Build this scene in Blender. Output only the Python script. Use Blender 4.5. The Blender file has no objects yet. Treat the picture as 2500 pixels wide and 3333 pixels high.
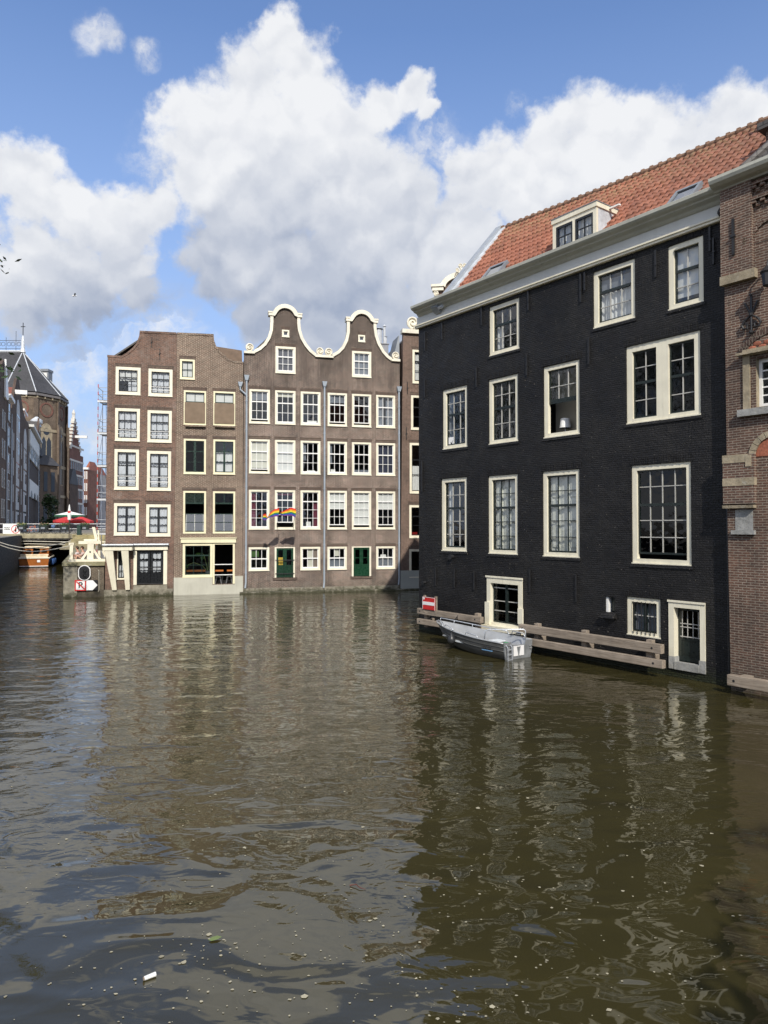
import bpy, bmesh, math, random
import numpy as np
from mathutils import Vector, Matrix
from mathutils.geometry import delaunay_2d_cdt

R = math.radians
random.seed(7)
rng = np.random.default_rng(7)
S = bpy.context.scene
COL = S.collection

# ---------------------------------------------------------------- camera
cam = bpy.data.cameras.new("camera"); cam_ob = bpy.data.objects.new("camera", cam); COL.objects.link(cam_ob)
cam.sensor_fit = 'HORIZONTAL'; cam.sensor_width = 36.0; cam.lens = 36.0 * 2300 / 2500
cam.clip_start = .1; cam.clip_end = 4000
cam_ob.location = (0, 0, 4.4); cam_ob.rotation_euler = (R(90) + math.atan(48.5 / 2300), 0, 0)
S.camera = cam_ob

# ---------------------------------------------------------------- exposure
S.view_settings.view_transform = 'Standard'; S.view_settings.look = 'None'
S.view_settings.exposure = 0; S.view_settings.gamma = 1

# ---------------------------------------------------------------- sun and sky
SUN_EL = R(37.5); sv = Vector((.156, -.988, 0)).normalized() * math.cos(SUN_EL) + Vector((0, 0, math.sin(SUN_EL)))
sun = bpy.data.lights.new("sun", 'SUN'); sun.energy = 4.3; sun.angle = R(.53); sun.color = (1, .94, .83)
sun_ob = bpy.data.objects.new("sun", sun); COL.objects.link(sun_ob)
sun_ob.rotation_euler = sv.to_track_quat('Z', 'Y').to_euler(); sun_ob.location = (10, -60, 90)

W = bpy.data.worlds.new("World"); S.world = W; W.use_nodes = True
nt = W.node_tree; N = nt.nodes; Lk = nt.links; N.clear()
def node(t, tree=None, **kw):
    n = (tree or nt).nodes.new(t)
    for k, v in kw.items(): setattr(n, k, v)
    return n
def wire(tree, sock, val):
    if isinstance(val, bpy.types.NodeSocket): tree.links.new(val, sock)
    elif val is not None: sock.default_value = val
def math_(tree, op, a, b=None, c=None, clamp=False):
    n = tree.nodes.new('ShaderNodeMath'); n.operation = op; n.use_clamp = clamp
    for i, x in enumerate((a, b, c)):
        if x is not None: wire(tree, n.inputs[i], x)
    return n.outputs[0]
def vmath(tree, op, a, b=None, scale=None):
    n = tree.nodes.new('ShaderNodeVectorMath'); n.operation = op
    wire(tree, n.inputs[0], a)
    if b is not None: wire(tree, n.inputs[1], b)
    if scale is not None: wire(tree, n.inputs[3], scale)
    return n.outputs['Value'] if op in ('DISTANCE', 'LENGTH', 'DOT_PRODUCT') else n.outputs[0]
def noise(tree, vec, scale, detail=4, rough=.55, out='Fac', dist=0):
    n = tree.nodes.new('ShaderNodeTexNoise'); n.inputs['Scale'].default_value = scale
    n.inputs['Detail'].default_value = detail; n.inputs['Roughness'].default_value = rough; n.inputs['Distortion'].default_value = dist
    if vec is not None: tree.links.new(vec, n.inputs['Vector'])
    return n.outputs[out]
def mixc(tree, fac, a, b, mode='MIX'):
    n = tree.nodes.new('ShaderNodeMix'); n.data_type = 'RGBA'; n.blend_type = mode
    wire(tree, n.inputs[0], fac)
    for i, x in ((6, a), (7, b)):
        if isinstance(x, tuple) and len(x) == 3: x = (*x, 1)
        wire(tree, n.inputs[i], x)
    return n.outputs[2]
def mapr(tree, v, a, b, c, d, kind='LINEAR'):
    n = tree.nodes.new('ShaderNodeMapRange'); n.interpolation_type = kind
    wire(tree, n.inputs[0], v)
    for i, x in enumerate((a, b, c, d)): n.inputs[i + 1].default_value = x
    return n.outputs[0]

sky = node('ShaderNodeTexSky'); sky.sky_type = 'NISHITA'; sky.sun_disc = False
sky.sun_elevation = SUN_EL; sky.sun_rotation = math.atan2(sv.x, sv.y); sky.air_density = 1.0; sky.dust_density = .6; sky.ozone_density = 2.0
D0 = node('ShaderNodeTexCoord').outputs['Generated']
def blob_dir(x, y):          # a direction in the sky, from azimuth tangent and height tangent
    return Vector(((x - 829.5) / 1526.3, 1, (1138 - y) / 1526.3)).normalized()
n1 = noise(nt, D0, 5.5, 5, .6, 'Color'); n2 = noise(nt, D0, 26, 7, .66, 'Color')
dv = vmath(nt, 'ADD', vmath(nt, 'SCALE', vmath(nt, 'SUBTRACT', n1, (.5, .5, .5)), scale=.10),
           vmath(nt, 'SCALE', vmath(nt, 'SUBTRACT', n2, (.5, .5, .5)), scale=.034))
DD = vmath(nt, 'ADD', D0, dv)
BLOBS = [  # x, y, radius, brightness of the cloud there
 (612,85,78,1.0),(535,165,105,1.0),(655,185,120,1.0),(440,235,105,1.0),(560,285,150,.98),(735,265,115,.97),(420,350,115,.97),
 (660,390,180,.90),(520,440,160,.82),(800,400,150,.88),(835,205,62,.98),(905,180,46,1.0),(932,225,34,.97),(600,560,155,.64),
 (750,555,165,.62),(880,490,140,.78),(470,560,110,.60),(690,665,120,.58),(830,640,110,.66),(560,690,70,.62),(930,590,90,.8),(545,590,55,.9),(890,560,60,.95),
 (60,425,105,.97),(150,465,90,.97),(245,470,105,.95),(320,430,80,.9),(50,560,115,.92),(150,585,115,.72),(255,550,90,.7),
 (10,640,90,.85),(110,670,80,.52),(40,700,60,.5),(190,650,70,.52),
 (1310,285,120,1.0),(1190,330,110,.98),(1410,300,110,1.0),(1060,400,120,.95),(1160,440,140,.93),(1320,430,170,.95),(1520,330,130,.98),
 (1625,245,110,1.0),(1000,500,100,.85),(1620,380,170,.95),(1000,360,60,1.0),
 
 (1050,600,90,.8),(1180,560,120,.85),(300,640,60,.62)]
WISPS = [(180,30,62),(215,62,36),(300,86,46),(1118,236,46),(1150,330,120),(205,905,70),(330,720,150),(420,800,130),(150,800,120),(1050,560,150),(950,300,90),(330,330,80)]
dens = None; num = None; den = None
for (bx, by, br, bb) in BLOBS:
    c = blob_dir(bx, by); k = c.y * c.y
    w = math_(nt, 'SUBTRACT', 1.0, math_(nt, 'DIVIDE', vmath(nt, 'DISTANCE', DD, tuple(c)), br / 1526.3 * (k ** .5)))
    dens = w if dens is None else math_(nt, 'SMOOTH_MAX', dens, w, .12)
    wp = math_(nt, 'MAXIMUM', math_(nt, 'ADD', w, .35), 0.0)
    num = math_(nt, 'MULTIPLY_ADD', wp, bb, num if num is not None else .02)
    den = math_(nt, 'ADD', wp, den if den is not None else .022)
shade = math_(nt, 'DIVIDE', num, den)
# unseen clouds added behind and overhead, for neutral fill light and reflections
sepD = node('ShaderNodeSeparateXYZ'); Lk.new(D0, sepD.inputs[0])
rest = math_(nt, 'MULTIPLY', mapr(nt, noise(nt, D0, 2.2, 6, .6), .40, .55, -.4, .6), 1.0)
back = math_(nt, 'MAXIMUM', mapr(nt, sepD.outputs[1], .35, .1, 0, 1), mapr(nt, sepD.outputs[2], .61, .68, 0, 1))
rest = math_(nt, 'MULTIPLY_ADD', back, math_(nt, 'ADD', rest, .8), -.8)
dens2 = math_(nt, 'MAXIMUM', dens, rest)
fb = noise(nt, D0, 34, 9, .64)
dens2 = math_(nt, 'MULTIPLY_ADD', math_(nt, 'SUBTRACT', fb, .5), .85, dens2)
def billow(v, sc):
    out = None
    for k, (s_, a_) in enumerate(((1, .55), (2.7, .32))):
        vo = node('ShaderNodeTexVoronoi'); vo.feature = 'F1'; vo.inputs['Scale'].default_value = sc*s_; Lk.new(v, vo.inputs['Vector'])
        out = math_(nt, 'MULTIPLY_ADD', math_(nt, 'SUBTRACT', .55, vo.outputs['Distance']), a_, out if out is not None else 0.0)
    return out
bl = billow(DD, 11); dens2 = math_(nt, 'MULTIPLY_ADD', bl, .75, math_(nt, 'SUBTRACT', dens2, .06))
alpha = mapr(nt, dens2, -.12, .36, 0, 1, 'SMOOTHSTEP')
fa = bl; fo = billow(vmath(nt, 'ADD', DD, (-.005, 0, .018)), 11)
relief = math_(nt, 'MULTIPLY', math_(nt, 'SUBTRACT', fa, fo), .42)
shade2 = math_(nt, 'ADD', shade, relief)
shade2 = math_(nt, 'MULTIPLY_ADD', math_(nt, 'SUBTRACT', noise(nt, DD, 7, 5, .5), .5), .25, shade2)
cc = mixc(nt, mapr(nt, shade2, .52, 1.0, 0, 1), (.38, .44, .57), (.93, .94, .96))
hz = mapr(nt, sepD.outputs[2], .0, .58, .95, .0)                      # thin bright veil low over the roofs
skyc = mixc(nt, 1.0, sky.outputs[0], (1.22, 1.30, 1.50), 'MULTIPLY')
bgs = node('ShaderNodeBackground'); Lk.new(skyc, bgs.inputs[0]); bgs.inputs[1].default_value = .14
veil = node('ShaderNodeBackground'); veil.inputs[0].default_value = (.43, .56, .82, 1); veil.inputs[1].default_value = .9
m0 = node('ShaderNodeMixShader'); Lk.new(hz, m0.inputs[0]); Lk.new(bgs.outputs[0], m0.inputs[1]); Lk.new(veil.outputs[0], m0.inputs[2])
bgc = node('ShaderNodeBackground'); Lk.new(cc, bgc.inputs[0]); bgc.inputs[1].default_value = .97
wd = None
for (bx, by, br) in WISPS:
    c = blob_dir(bx, by); w = math_(nt, 'SUBTRACT', 1.0, math_(nt, 'DIVIDE', vmath(nt, 'DISTANCE', DD, tuple(c)), br / 1526.3 * c.y))
    wd = math_(nt, 'MAXIMUM', w, wd if wd is not None else 0.0)
wn = noise(nt, DD, 16, 8, .66)
wisp = math_(nt, 'MULTIPLY', mapr(nt, wd, .0, .7, 0, 1, 'SMOOTHSTEP'), mapr(nt, wn, .38, .68, 0, .85, 'SMOOTHSTEP'))
alpha = math_(nt, 'MAXIMUM', alpha, wisp)
m1 = node('ShaderNodeMixShader'); Lk.new(math_(nt, 'MULTIPLY', alpha, .97), m1.inputs[0]); Lk.new(m0.outputs[0], m1.inputs[1]); Lk.new(bgc.outputs[0], m1.inputs[2])
wo = node('ShaderNodeOutputWorld'); Lk.new(m1.outputs[0], wo.inputs[0])
W.cycles.sampling_method = 'MANUAL'; W.cycles.sample_map_resolution = 512
S.cycles.max_bounces = 8; S.cycles.transparent_max_bounces = 12; S.cycles.caustics_reflective = False; S.cycles.caustics_refractive = False
S.cycles.sample_clamp_indirect = 4

# ---------------------------------------------------------------- mesh helpers
class MB:
    """collects boxes, prisms, tubes ... and links them as ONE mesh object"""
    def __init__(s): s.v = []; s.f = []; s.mi = []; s.cur = 0
    def add(s, vs, fs):
        o = len(s.v); s.v += [tuple(map(float, v)) for v in vs]
        for f in fs: s.f.append(tuple(i + o for i in f)); s.mi.append(s.cur)
        return s
    def box(s, x0, y0, z0, x1, y1, z1):
        x0, x1 = sorted((x0, x1)); y0, y1 = sorted((y0, y1)); z0, z1 = sorted((z0, z1))
        return s.add([(x0,y0,z0),(x1,y0,z0),(x1,y1,z0),(x0,y1,z0),(x0,y0,z1),(x1,y0,z1),(x1,y1,z1),(x0,y1,z1)],
                     [(3,2,1,0),(4,5,6,7),(0,1,5,4),(1,2,6,5),(2,3,7,6),(3,0,4,7)])
    def hexa(s, p): return s.add(p, [(3,2,1,0),(4,5,6,7),(0,1,5,4),(1,2,6,5),(2,3,7,6),(3,0,4,7)])
    def quad(s, a, b, c, d): return s.add([a, b, c, d], [(0,1,2,3)])
    def ngon(s, pts): return s.add(pts, [tuple(range(len(pts)))])
    def prism(s, pts, y0, y1):           # outline (x,z) extruded along y
        n = len(pts); v = [(x, y0, z) for x, z in pts] + [(x, y1, z) for x, z in pts]
        f = [tuple(range(n)), tuple(range(2*n-1, n-1, -1))] + [(i, i+n, (i+1) % n + n, (i+1) % n) for i in range(n)]
        return s.add(v, f)
    def slab(s, pts, z0, z1):            # outline (x,y) extruded along z
        n = len(pts); v = [(x, y, z0) for x, y in pts] + [(x, y, z1) for x, y in pts]
        f = [tuple(range(n-1, -1, -1)), tuple(range(n, 2*n))] + [(i, (i+1) % n, (i+1) % n + n, i+n) for i in range(n)]
        return s.add(v, f)
    def tube(s, pts, r, n=6, cap=True):
        pts = [Vector(p) for p in pts]; m = len(pts); rr = r if isinstance(r, (list, tuple)) else [r] * m
        vs = []; up = None
        for i, p in enumerate(pts):
            t = (pts[min(i+1, m-1)] - pts[max(i-1, 0)]).normalized()
            if up is None: up = Vector((0, 0, 1)) if abs(t.z) < .9 else Vector((1, 0, 0))
            a = t.cross(up);
            if a.length < 1e-5: a = t.cross(Vector((.3, 1, .2)))
            a.normalize(); b = a.cross(t).normalized(); up = b
            for k in range(n):
                an = 2 * math.pi * k / n; vs.append(p + (a * math.cos(an) + b * math.sin(an)) * rr[i])
        fs = [(i*n+k, i*n+(k+1) % n, (i+1)*n+(k+1) % n, (i+1)*n+k) for i in range(m-1) for k in range(n)]
        if cap: fs += [tuple(range(n-1, -1, -1)), tuple((m-1)*n+k for k in range(n))]
        return s.add(vs, fs)
    def lathe(s, prof, c=(0,0,0), n=12, a0=0):   # profile of (radius, z)
        vs = [(c[0]+r*math.cos(a0+2*math.pi*k/n), c[1]+r*math.sin(a0+2*math.pi*k/n), c[2]+z) for r, z in prof for k in range(n)]
        m = len(prof)
        fs = [(i*n+k, i*n+(k+1) % n, (i+1)*n+(k+1) % n, (i+1)*n+k) for i in range(m-1) for k in range(n)]
        fs += [tuple(range(n-1, -1, -1)), tuple((m-1)*n+k for k in range(n))]
        return s.add(vs, fs)
    def ball(s, c, r, n=10, m=7, sc=(1,1,1)):
        prof = [(r*math.sin(math.pi*i/m)*1.0 + 1e-4, -r*math.cos(math.pi*i/m)) for i in range(m+1)]
        o = len(s.v); s.lathe(prof, (0,0,0), n)
        for i in range(o, len(s.v)): x, y, z = s.v[i]; s.v[i] = (c[0]+x*sc[0], c[1]+y*sc[1], c[2]+z*sc[2])
        return s
    def disc(s, c, r, y0, y1, n=20, r_in=0):  # round plate or ring lying in the x,z plane
        if r_in <= 0: return s.prism([(c[0]+r*math.cos(2*math.pi*k/n), c[1]+r*math.sin(2*math.pi*k/n)) for k in range(n)], y0, y1)
        vs = []
        for y in (y0, y1):
            for q in (r, r_in): vs += [(c[0]+q*math.cos(2*math.pi*k/n), y, c[1]+q*math.sin(2*math.pi*k/n)) for k in range(n)]
        f = []
        for k in range(n):
            j = (k+1) % n
            f += [(k, j, n+j, n+k), (2*n+j, 2*n+k, 3*n+k, 3*n+j), (j, k, 2*n+k, 2*n+j), (n+k, n+j, 3*n+j, 3*n+k)]
        return s.add(vs, f)
    def obj(s, name, mat, parent=None, smooth=False, bevel=0):
        me = bpy.data.meshes.new(name); me.from_pydata(s.v, [], s.f)
        for m in (mat if isinstance(mat, (list, tuple)) else [mat]): me.materials.append(m)
        if any(s.mi): me.polygons.foreach_set('material_index', s.mi)
        if smooth: me.polygons.foreach_set('use_smooth', [True] * len(me.polygons))
        me.update(); o = bpy.data.objects.new(name, me); COL.objects.link(o)
        if parent is not None: o.parent = parent
        if bevel:
            b = o.modifiers.new('edge', 'BEVEL'); b.width = bevel; b.segments = 2; b.limit_method = 'ANGLE'
        return o
def fix_normals(o):
    bm = bmesh.new(); bm.from_mesh(o.data); bmesh.ops.recalc_face_normals(bm, faces=bm.faces); bm.to_mesh(o.data); bm.free(); return o
def thing(name, label, cat, loc=(0,0,0), rotz=0, group=None):
    o = bpy.data.objects.new(name, None); COL.objects.link(o); o.empty_display_size = .3
    o.location = loc; o.rotation_euler = (0, 0, rotz); o['label'] = label; o['category'] = cat
    if group: o['group'] = group
    return o
def tag(o, label, cat, group=None, loc=None, rotz=None):
    o['label'] = label; o['category'] = cat
    if group: o['group'] = group
    if loc is not None: o.location = loc
    if rotz is not None: o.rotation_euler = (0, 0, rotz)
    return o
def structure(o): o['kind'] = 'structure'; return o
def copy_tree(o, parent=None):
    c = o.copy(); COL.objects.link(c)
    if parent is not None: c.parent = parent
    for ch in [x for x in o.children]: copy_tree(ch, c)
    return c
def text(body, size, mat, parent, loc, rot=(R(90), 0, 0), name='lettering', extrude=.004, bold=0):
    cu = bpy.data.curves.new(name, 'FONT'); cu.body = body; cu.size = size; cu.extrude = extrude; cu.offset = bold
    cu.align_x = 'CENTER'; cu.align_y = 'CENTER'; cu.materials.append(mat)
    t = bpy.data.objects.new(name, cu); COL.objects.link(t)
    dg = bpy.context.evaluated_depsgraph_get(); me = bpy.data.meshes.new_from_object(t.evaluated_get(dg)); bpy.data.objects.remove(t)
    me.name = name
    o = bpy.data.objects.new(name, me); COL.objects.link(o); o.parent = parent; o.location = loc; o.rotation_euler = rot
    return o

# ---------------------------------------------------------------- materials
MATS = {}
def newmat(name):
    m = bpy.data.materials.new(name); m.use_nodes = True; t = m.node_tree
    return m, t, t.nodes['Principled BSDF']
def bump(t, bs, h, strength, dist=.01):
    b = t.nodes.new('ShaderNodeBump'); b.inputs['Strength'].default_value = strength; b.inputs['Distance'].default_value = dist
    t.links.new(h, b.inputs['Height']); t.links.new(b.outputs[0], bs.inputs['Normal'])
def pm(name, col, rough=.6, metal=0, var=.18, vs=2.5, bmp=0, bs_=25, spec=.5, streak=0, dirt=None):
    if name in MATS: return MATS[name]
    m, t, b = newmat(name); oc = t.nodes.new('ShaderNodeTexCoord').outputs['Object']
    c = (*col, 1)
    n = noise(t, oc, vs, 5, .6)
    c = mixc(t, 1.0, mapr(t, n, .3, .7, 1 - var, 1 + var), c, 'MULTIPLY') if var else c
    if streak:
        mp = t.nodes.new('ShaderNodeMapping'); mp.inputs['Scale'].default_value = (6, 6, .5); t.links.new(oc, mp.inputs[0])
        c = mixc(t, mapr(t, noise(t, mp.outputs[0], 1, 5, .6), .5, .72, 0, streak), c, dirt or tuple(.4*x for x in col))
    wire(t, b.inputs['Base Color'], c)
    rn = mapr(t, noise(t, oc, vs * 4, 3), .3, .7, max(0, rough - .1), min(1, rough + .1)); t.links.new(rn, b.inputs['Roughness'])
    b.inputs['Metallic'].default_value = metal; b.inputs['Specular IOR Level'].default_value = spec
    if bmp: bump(t, b, noise(t, oc, bs_, 6, .6), bmp)
    MATS[name] = m; return m
def brick(name, c1, c2, mortar, bw=.235, bh=.075, ms=.012, bmp=.5, var=.35, rough=.88, streak=.35, dirt=(.05,.045,.04), pale=.0, palec=(.3,.27,.24), low=0, top=0):
    m, t, b = newmat(name); oc = t.nodes.new('ShaderNodeTexCoord').outputs['Object']
    sp = t.nodes.new('ShaderNodeSeparateXYZ'); t.links.new(oc, sp.inputs[0]); cb = t.nodes.new('ShaderNodeCombineXYZ')
    t.links.new(math_(t, 'ADD', sp.outputs[0], sp.outputs[1]), cb.inputs[0]); t.links.new(sp.outputs[2], cb.inputs[1])
    wob = vmath(t, 'ADD', cb.outputs[0], vmath(t, 'SCALE', vmath(t, 'SUBTRACT', noise(t, oc, .8, 2, .5, 'Color'), (.5,.5,.5)), scale=.03))
    br = t.nodes.new('ShaderNodeTexBrick'); t.links.new(wob, br.inputs['Vector']); br.inputs['Scale'].default_value = 1
    br.inputs['Brick Width'].default_value = bw; br.inputs['Row Height'].default_value = bh; br.inputs['Mortar Size'].default_value = ms
    br.inputs['Mortar Smooth'].default_value = .2; br.inputs['Bias'].default_value = 0
    br.inputs['Color1'].default_value = (*c1, 1); br.inputs['Color2'].default_value = (*c2, 1); br.inputs['Mortar'].default_value = (*mortar, 1)
    c = mixc(t, 1.0, mapr(t, noise(t, oc, .55, 5, .62), .3, .7, 1 - var, 1 + var), br.outputs['Color'], 'MULTIPLY')
    c = mixc(t, 1.0, mapr(t, noise(t, oc, 7, 4, .65), .3, .7, .68, 1.32), c, 'MULTIPLY')
    mp = t.nodes.new('ShaderNodeMapping'); mp.inputs['Scale'].default_value = (1.3, 1.3, .28); t.links.new(oc, mp.inputs[0])
    c = mixc(t, mapr(t, noise(t, mp.outputs[0], 1, 6, .65), .52, .75, 0, streak), c, dirt)
    if pale:
        mp2 = t.nodes.new('ShaderNodeMapping'); mp2.inputs['Location'].default_value = (13, 4, 7); t.links.new(oc, mp2.inputs[0])
        c = mixc(t, mapr(t, noise(t, mp2.outputs[0], .8, 6, .7), .55, .72, 0, pale), c, palec)
    if low:   # damp and silt on the courses near the water
        c = mixc(t, mapr(t, math_(t, 'ADD', sp.outputs[2], mapr(t, noise(t, oc, 2, 5, .7), .3, .7, -.4, .4)), .9, .1, 0, low), c, (.055, .05, .035))
    if top:   # soot on the gables
        c = mixc(t, mapr(t, math_(t, 'ADD', sp.outputs[2], mapr(t, noise(t, mp.outputs[0], .9, 6, .7), .3, .7, -3.5, 3.5)), 12, 17, 0, .62), c, (.048,.038,.032))
    wire(t, b.inputs['Base Color'], c); b.inputs['Roughness'].default_value = rough
    h = math_(t, 'MULTIPLY_ADD', noise(t, oc, 40, 4, .6), .5, math_(t, 'SUBTRACT', 1.0, br.outputs['Fac']))
    bump(t, b, h, bmp, .012)
    return m
BR_A = brick('brick_red_brown', (.19,.092,.062), (.115,.06,.046), (.21,.175,.145), var=.28, pale=.35, low=.7)
BR_B = brick('brick_brown_white_joint', (.125,.066,.047), (.08,.046,.036), (.38,.32,.25), ms=.014, var=.22, streak=.25)
BR_C = brick('brick_dark_brown', (.120,.063,.050), (.062,.037,.033), (.37,.315,.265), ms=.0145, var=.42, streak=.6, top=1, dirt=(.035,.031,.028), pale=.35, low=.5)
BR_D = brick('brick_sooty_brown', (.135,.072,.056), (.070,.043,.037), (.36,.31,.26), ms=.0145, var=.45, streak=.5, top=1, dirt=(.04,.034,.03), pale=.4, palec=(.24,.17,.14), low=.6)
BR_E = brick('brick_brown_house', (.155,.088,.065), (.11,.066,.05), (.22,.18,.15), var=.3)
BR_R = brick('brick_violet_brown', (.13,.068,.047), (.082,.046,.035), (.25,.205,.165), ms=.013, bw=.22, bh=.068, bmp=.9, var=.3, pale=.35, palec=(.26,.12,.07), low=.6)
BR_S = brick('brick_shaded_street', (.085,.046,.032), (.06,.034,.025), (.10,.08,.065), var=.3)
BR_CH = brick('church_brick', (.15,.105,.075), (.11,.08,.06), (.17,.14,.11), bw=.3, bh=.1, var=.3)
BR_RED = brick('brick_deep_red', (.20,.065,.045), (.15,.05,.035), (.17,.12,.1), var=.25)
BR_Q = brick('quay_brick', (.11,.085,.06), (.08,.06,.045), (.2,.17,.13), var=.4, low=.8)
SOLDIER = brick('brick_soldier_course', (.085,.048,.037), (.055,.034,.029), (.17,.14,.11), bw=.075, bh=.23, ms=.012, var=.2)
def black_paint():
    m, t, b = newmat('black_painted_brick'); oc = t.nodes.new('ShaderNodeTexCoord').outputs['Object']
    sp = t.nodes.new('ShaderNodeSeparateXYZ'); t.links.new(oc, sp.inputs[0]); cb = t.nodes.new('ShaderNodeCombineXYZ')
    t.links.new(math_(t, 'ADD', sp.outputs[0], sp.outputs[1]), cb.inputs[0]); t.links.new(sp.outputs[2], cb.inputs[1])
    wob = vmath(t, 'ADD', cb.outputs[0], vmath(t, 'SCALE', vmath(t, 'SUBTRACT', noise(t, oc, 1.3, 3, .5, 'Color'), (.5,.5,.5)), scale=.09))
    br = t.nodes.new('ShaderNodeTexBrick'); t.links.new(wob, br.inputs['Vector']); br.inputs['Scale'].default_value = 1
    br.inputs['Brick Width'].default_value = .2; br.inputs['Row Height'].default_value = .066; br.inputs['Mortar Size'].default_value = .012
    br.inputs['Mortar Smooth'].default_value = .5
    br.inputs['Color1'].default_value = (1,1,1,1); br.inputs['Color2'].default_value = (.45,.45,.45,1); br.inputs['Mortar'].default_value = (0,0,0,1)
    c = mixc(t, mapr(t, noise(t, oc, .5, 5, .65), .35, .7, 0, 1), (.0088,.0084,.0095), (.021,.020,.0195))
    c = mixc(t, mapr(t, noise(t, oc, 1.1, 6, .7), .56, .72, 0, .55), c, (.026, .0245, .022))
    mp = t.nodes.new('ShaderNodeMapping'); mp.inputs['Scale'].default_value = (2.2, 2.2, .22); t.links.new(oc, mp.inputs[0])
    c = mixc(t, mapr(t, noise(t, mp.outputs[0], 1, 6, .65), .56, .74, 0, .5), c, (.030, .028, .025))
    c = mixc(t, mapr(t, math_(t, 'ADD', sp.outputs[2], mapr(t, noise(t, oc, 3, 5, .7), .3, .7, -.2, .2)), .42, .15, 0, .9), c, (.020, .024, .010))
    c = mixc(t, 1.0, mapr(t, br.outputs['Color'], 0, 1, .45, 1.5), c, 'MULTIPLY')
    fl = t.nodes.new('ShaderNodeTexVoronoi'); fl.inputs['Scale'].default_value = 5.5; t.links.new(wob, fl.inputs['Vector'])
    chip = math_(t, 'MULTIPLY', mapr(t, fl.outputs['Distance'], .11, .07, 0, 1), mapr(t, noise(t, oc, .9, 3), .42, .6, 0, 1))
    c = mixc(t, chip, c, (.17, .15, .125))
    wire(t, b.inputs['Base Color'], c)
    t.links.new(mapr(t, noise(t, oc, 1.4, 6, .7), .3, .7, .34, .70), b.inputs['Roughness']); b.inputs['Specular IOR Level'].default_value = .34
    h = math_(t, 'MULTIPLY_ADD', br.outputs['Color'], .8, math_(t, 'MULTIPLY', noise(t, oc, 16, 6, .65), .9))
    h = math_(t, 'MULTIPLY_ADD', noise(t, oc, 2.2, 4, .6), 1.6, h)
    bump(t, b, h, 1.0, .034)
    return m
BLACK = black_paint()
def pantile():
    m, t, b = newmat('red_clay_pantile'); oc = t.nodes.new('ShaderNodeTexCoord').outputs['Object']
    at = t.nodes.new('ShaderNodeAttribute'); at.attribute_name = 'tile'; at.attribute_type = 'GEOMETRY'
    wn = t.nodes.new('ShaderNodeTexWhiteNoise'); wn.noise_dimensions = '3D'; t.links.new(at.outputs['Vector'], wn.inputs['Vector'])
    c = mixc(t, wn.outputs['Value'], (.245,.085,.050), (.345,.130,.078))
    wn2 = t.nodes.new('ShaderNodeTexWhiteNoise'); wn2.noise_dimensions = '3D'; t.links.new(vmath(t, 'ADD', at.outputs['Vector'], (3.5, 8.5, 0)), wn2.inputs['Vector'])
    c = mixc(t, mapr(t, wn2.outputs['Value'], .86, 1, 0, .4), c, (.15,.06,.045))
    sp = t.nodes.new('ShaderNodeSeparateXYZ'); t.links.new(oc, sp.inputs[0])
    lich = math_(t, 'MULTIPLY', mapr(t, noise(t, oc, 6, 6, .7), .45, .65, 0, 1), mapr(t, sp.outputs[1], 1.8, 3.4, .06, 1.0))
    c = mixc(t, lich, c, (.24,.19,.095))
    c = mixc(t, mapr(t, noise(t, oc, 2, 6, .7), .52, .75, 0, .6), c, (.11,.065,.05))
    c = mixc(t, mapr(t, math_(t, 'ADD', sp.outputs[0], mapr(t, noise(t, oc, 1.2, 4), .3, .7, -1.5, 1.5)), 8, 13, 0, .45), c, (.13,.07,.05))
    wire(t, b.inputs['Base Color'], c); b.inputs['Roughness'].default_value = .75
    bump(t, b, noise(t, oc, 30, 5), .25, .01)
    return m
PANTILE = pantile()
def slate(name, c1, c2):
    m, t, b = newmat(name); oc = t.nodes.new('ShaderNodeTexCoord').outputs['Object']
    sp = t.nodes.new('ShaderNodeSeparateXYZ'); t.links.new(oc, sp.inputs[0]); cb = t.nodes.new('ShaderNodeCombineXYZ')
    t.links.new(math_(t, 'ADD', sp.outputs[0], math_(t, 'MULTIPLY', sp.outputs[1], .6)), cb.inputs[0]); t.links.new(sp.outputs[2], cb.inputs[1])
    br = t.nodes.new('ShaderNodeTexBrick'); t.links.new(cb.outputs[0], br.inputs['Vector']); br.inputs['Scale'].default_value = 1
    br.inputs['Brick Width'].default_value = .3; br.inputs['Row Height'].default_value = .22; br.inputs['Mortar Size'].default_value = .018
    br.inputs['Color1'].default_value = (*c1,1); br.inputs['Color2'].default_value = (*c2,1); br.inputs['Mortar'].default_value = tuple(.35*x for x in c1) + (1,)
    c = mixc(t, 1.0, mapr(t, noise(t, oc, .35, 5), .3, .7, .75, 1.25), br.outputs['Color'], 'MULTIPLY')
    wire(t, b.inputs['Base Color'], c); b.inputs['Roughness'].default_value = .6; bump(t, b, br.outputs['Fac'], -.5, .02); return m
SLATE = slate('grey_slate', (.06,.06,.066), (.042,.042,.048)); GTILE = slate('grey_roof_tile', (.11,.10,.095), (.075,.07,.065)); RTILE = slate('red_roof_tile', (.36,.11,.06), (.26,.085,.05))
CREAM = pm('cream_paint', (.79,.745,.60), .45, var=.09, vs=1.3, streak=.35, dirt=(.5,.45,.36)); YCREAM = pm('yellow_cream_paint', (.79,.735,.51), .45, var=.07, vs=1.3, streak=.12, dirt=(.5,.44,.3))
WHITE = pm('white_paint', (.80,.80,.79), .42, var=.05); COPING = pm('cream_stone_paint', (.77,.725,.61), .6, var=.12, vs=2, streak=.3, dirt=(.4,.36,.29))
GREYP = pm('pale_grey_paint', (.60,.605,.585), .5, var=.07, vs=.8, streak=.18, dirt=(.42,.41,.38)); GUTTER = pm('grey_green_paint', (.46,.46,.40), .35, var=.1, vs=1, streak=.25, dirt=(.25,.24,.2))
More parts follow.
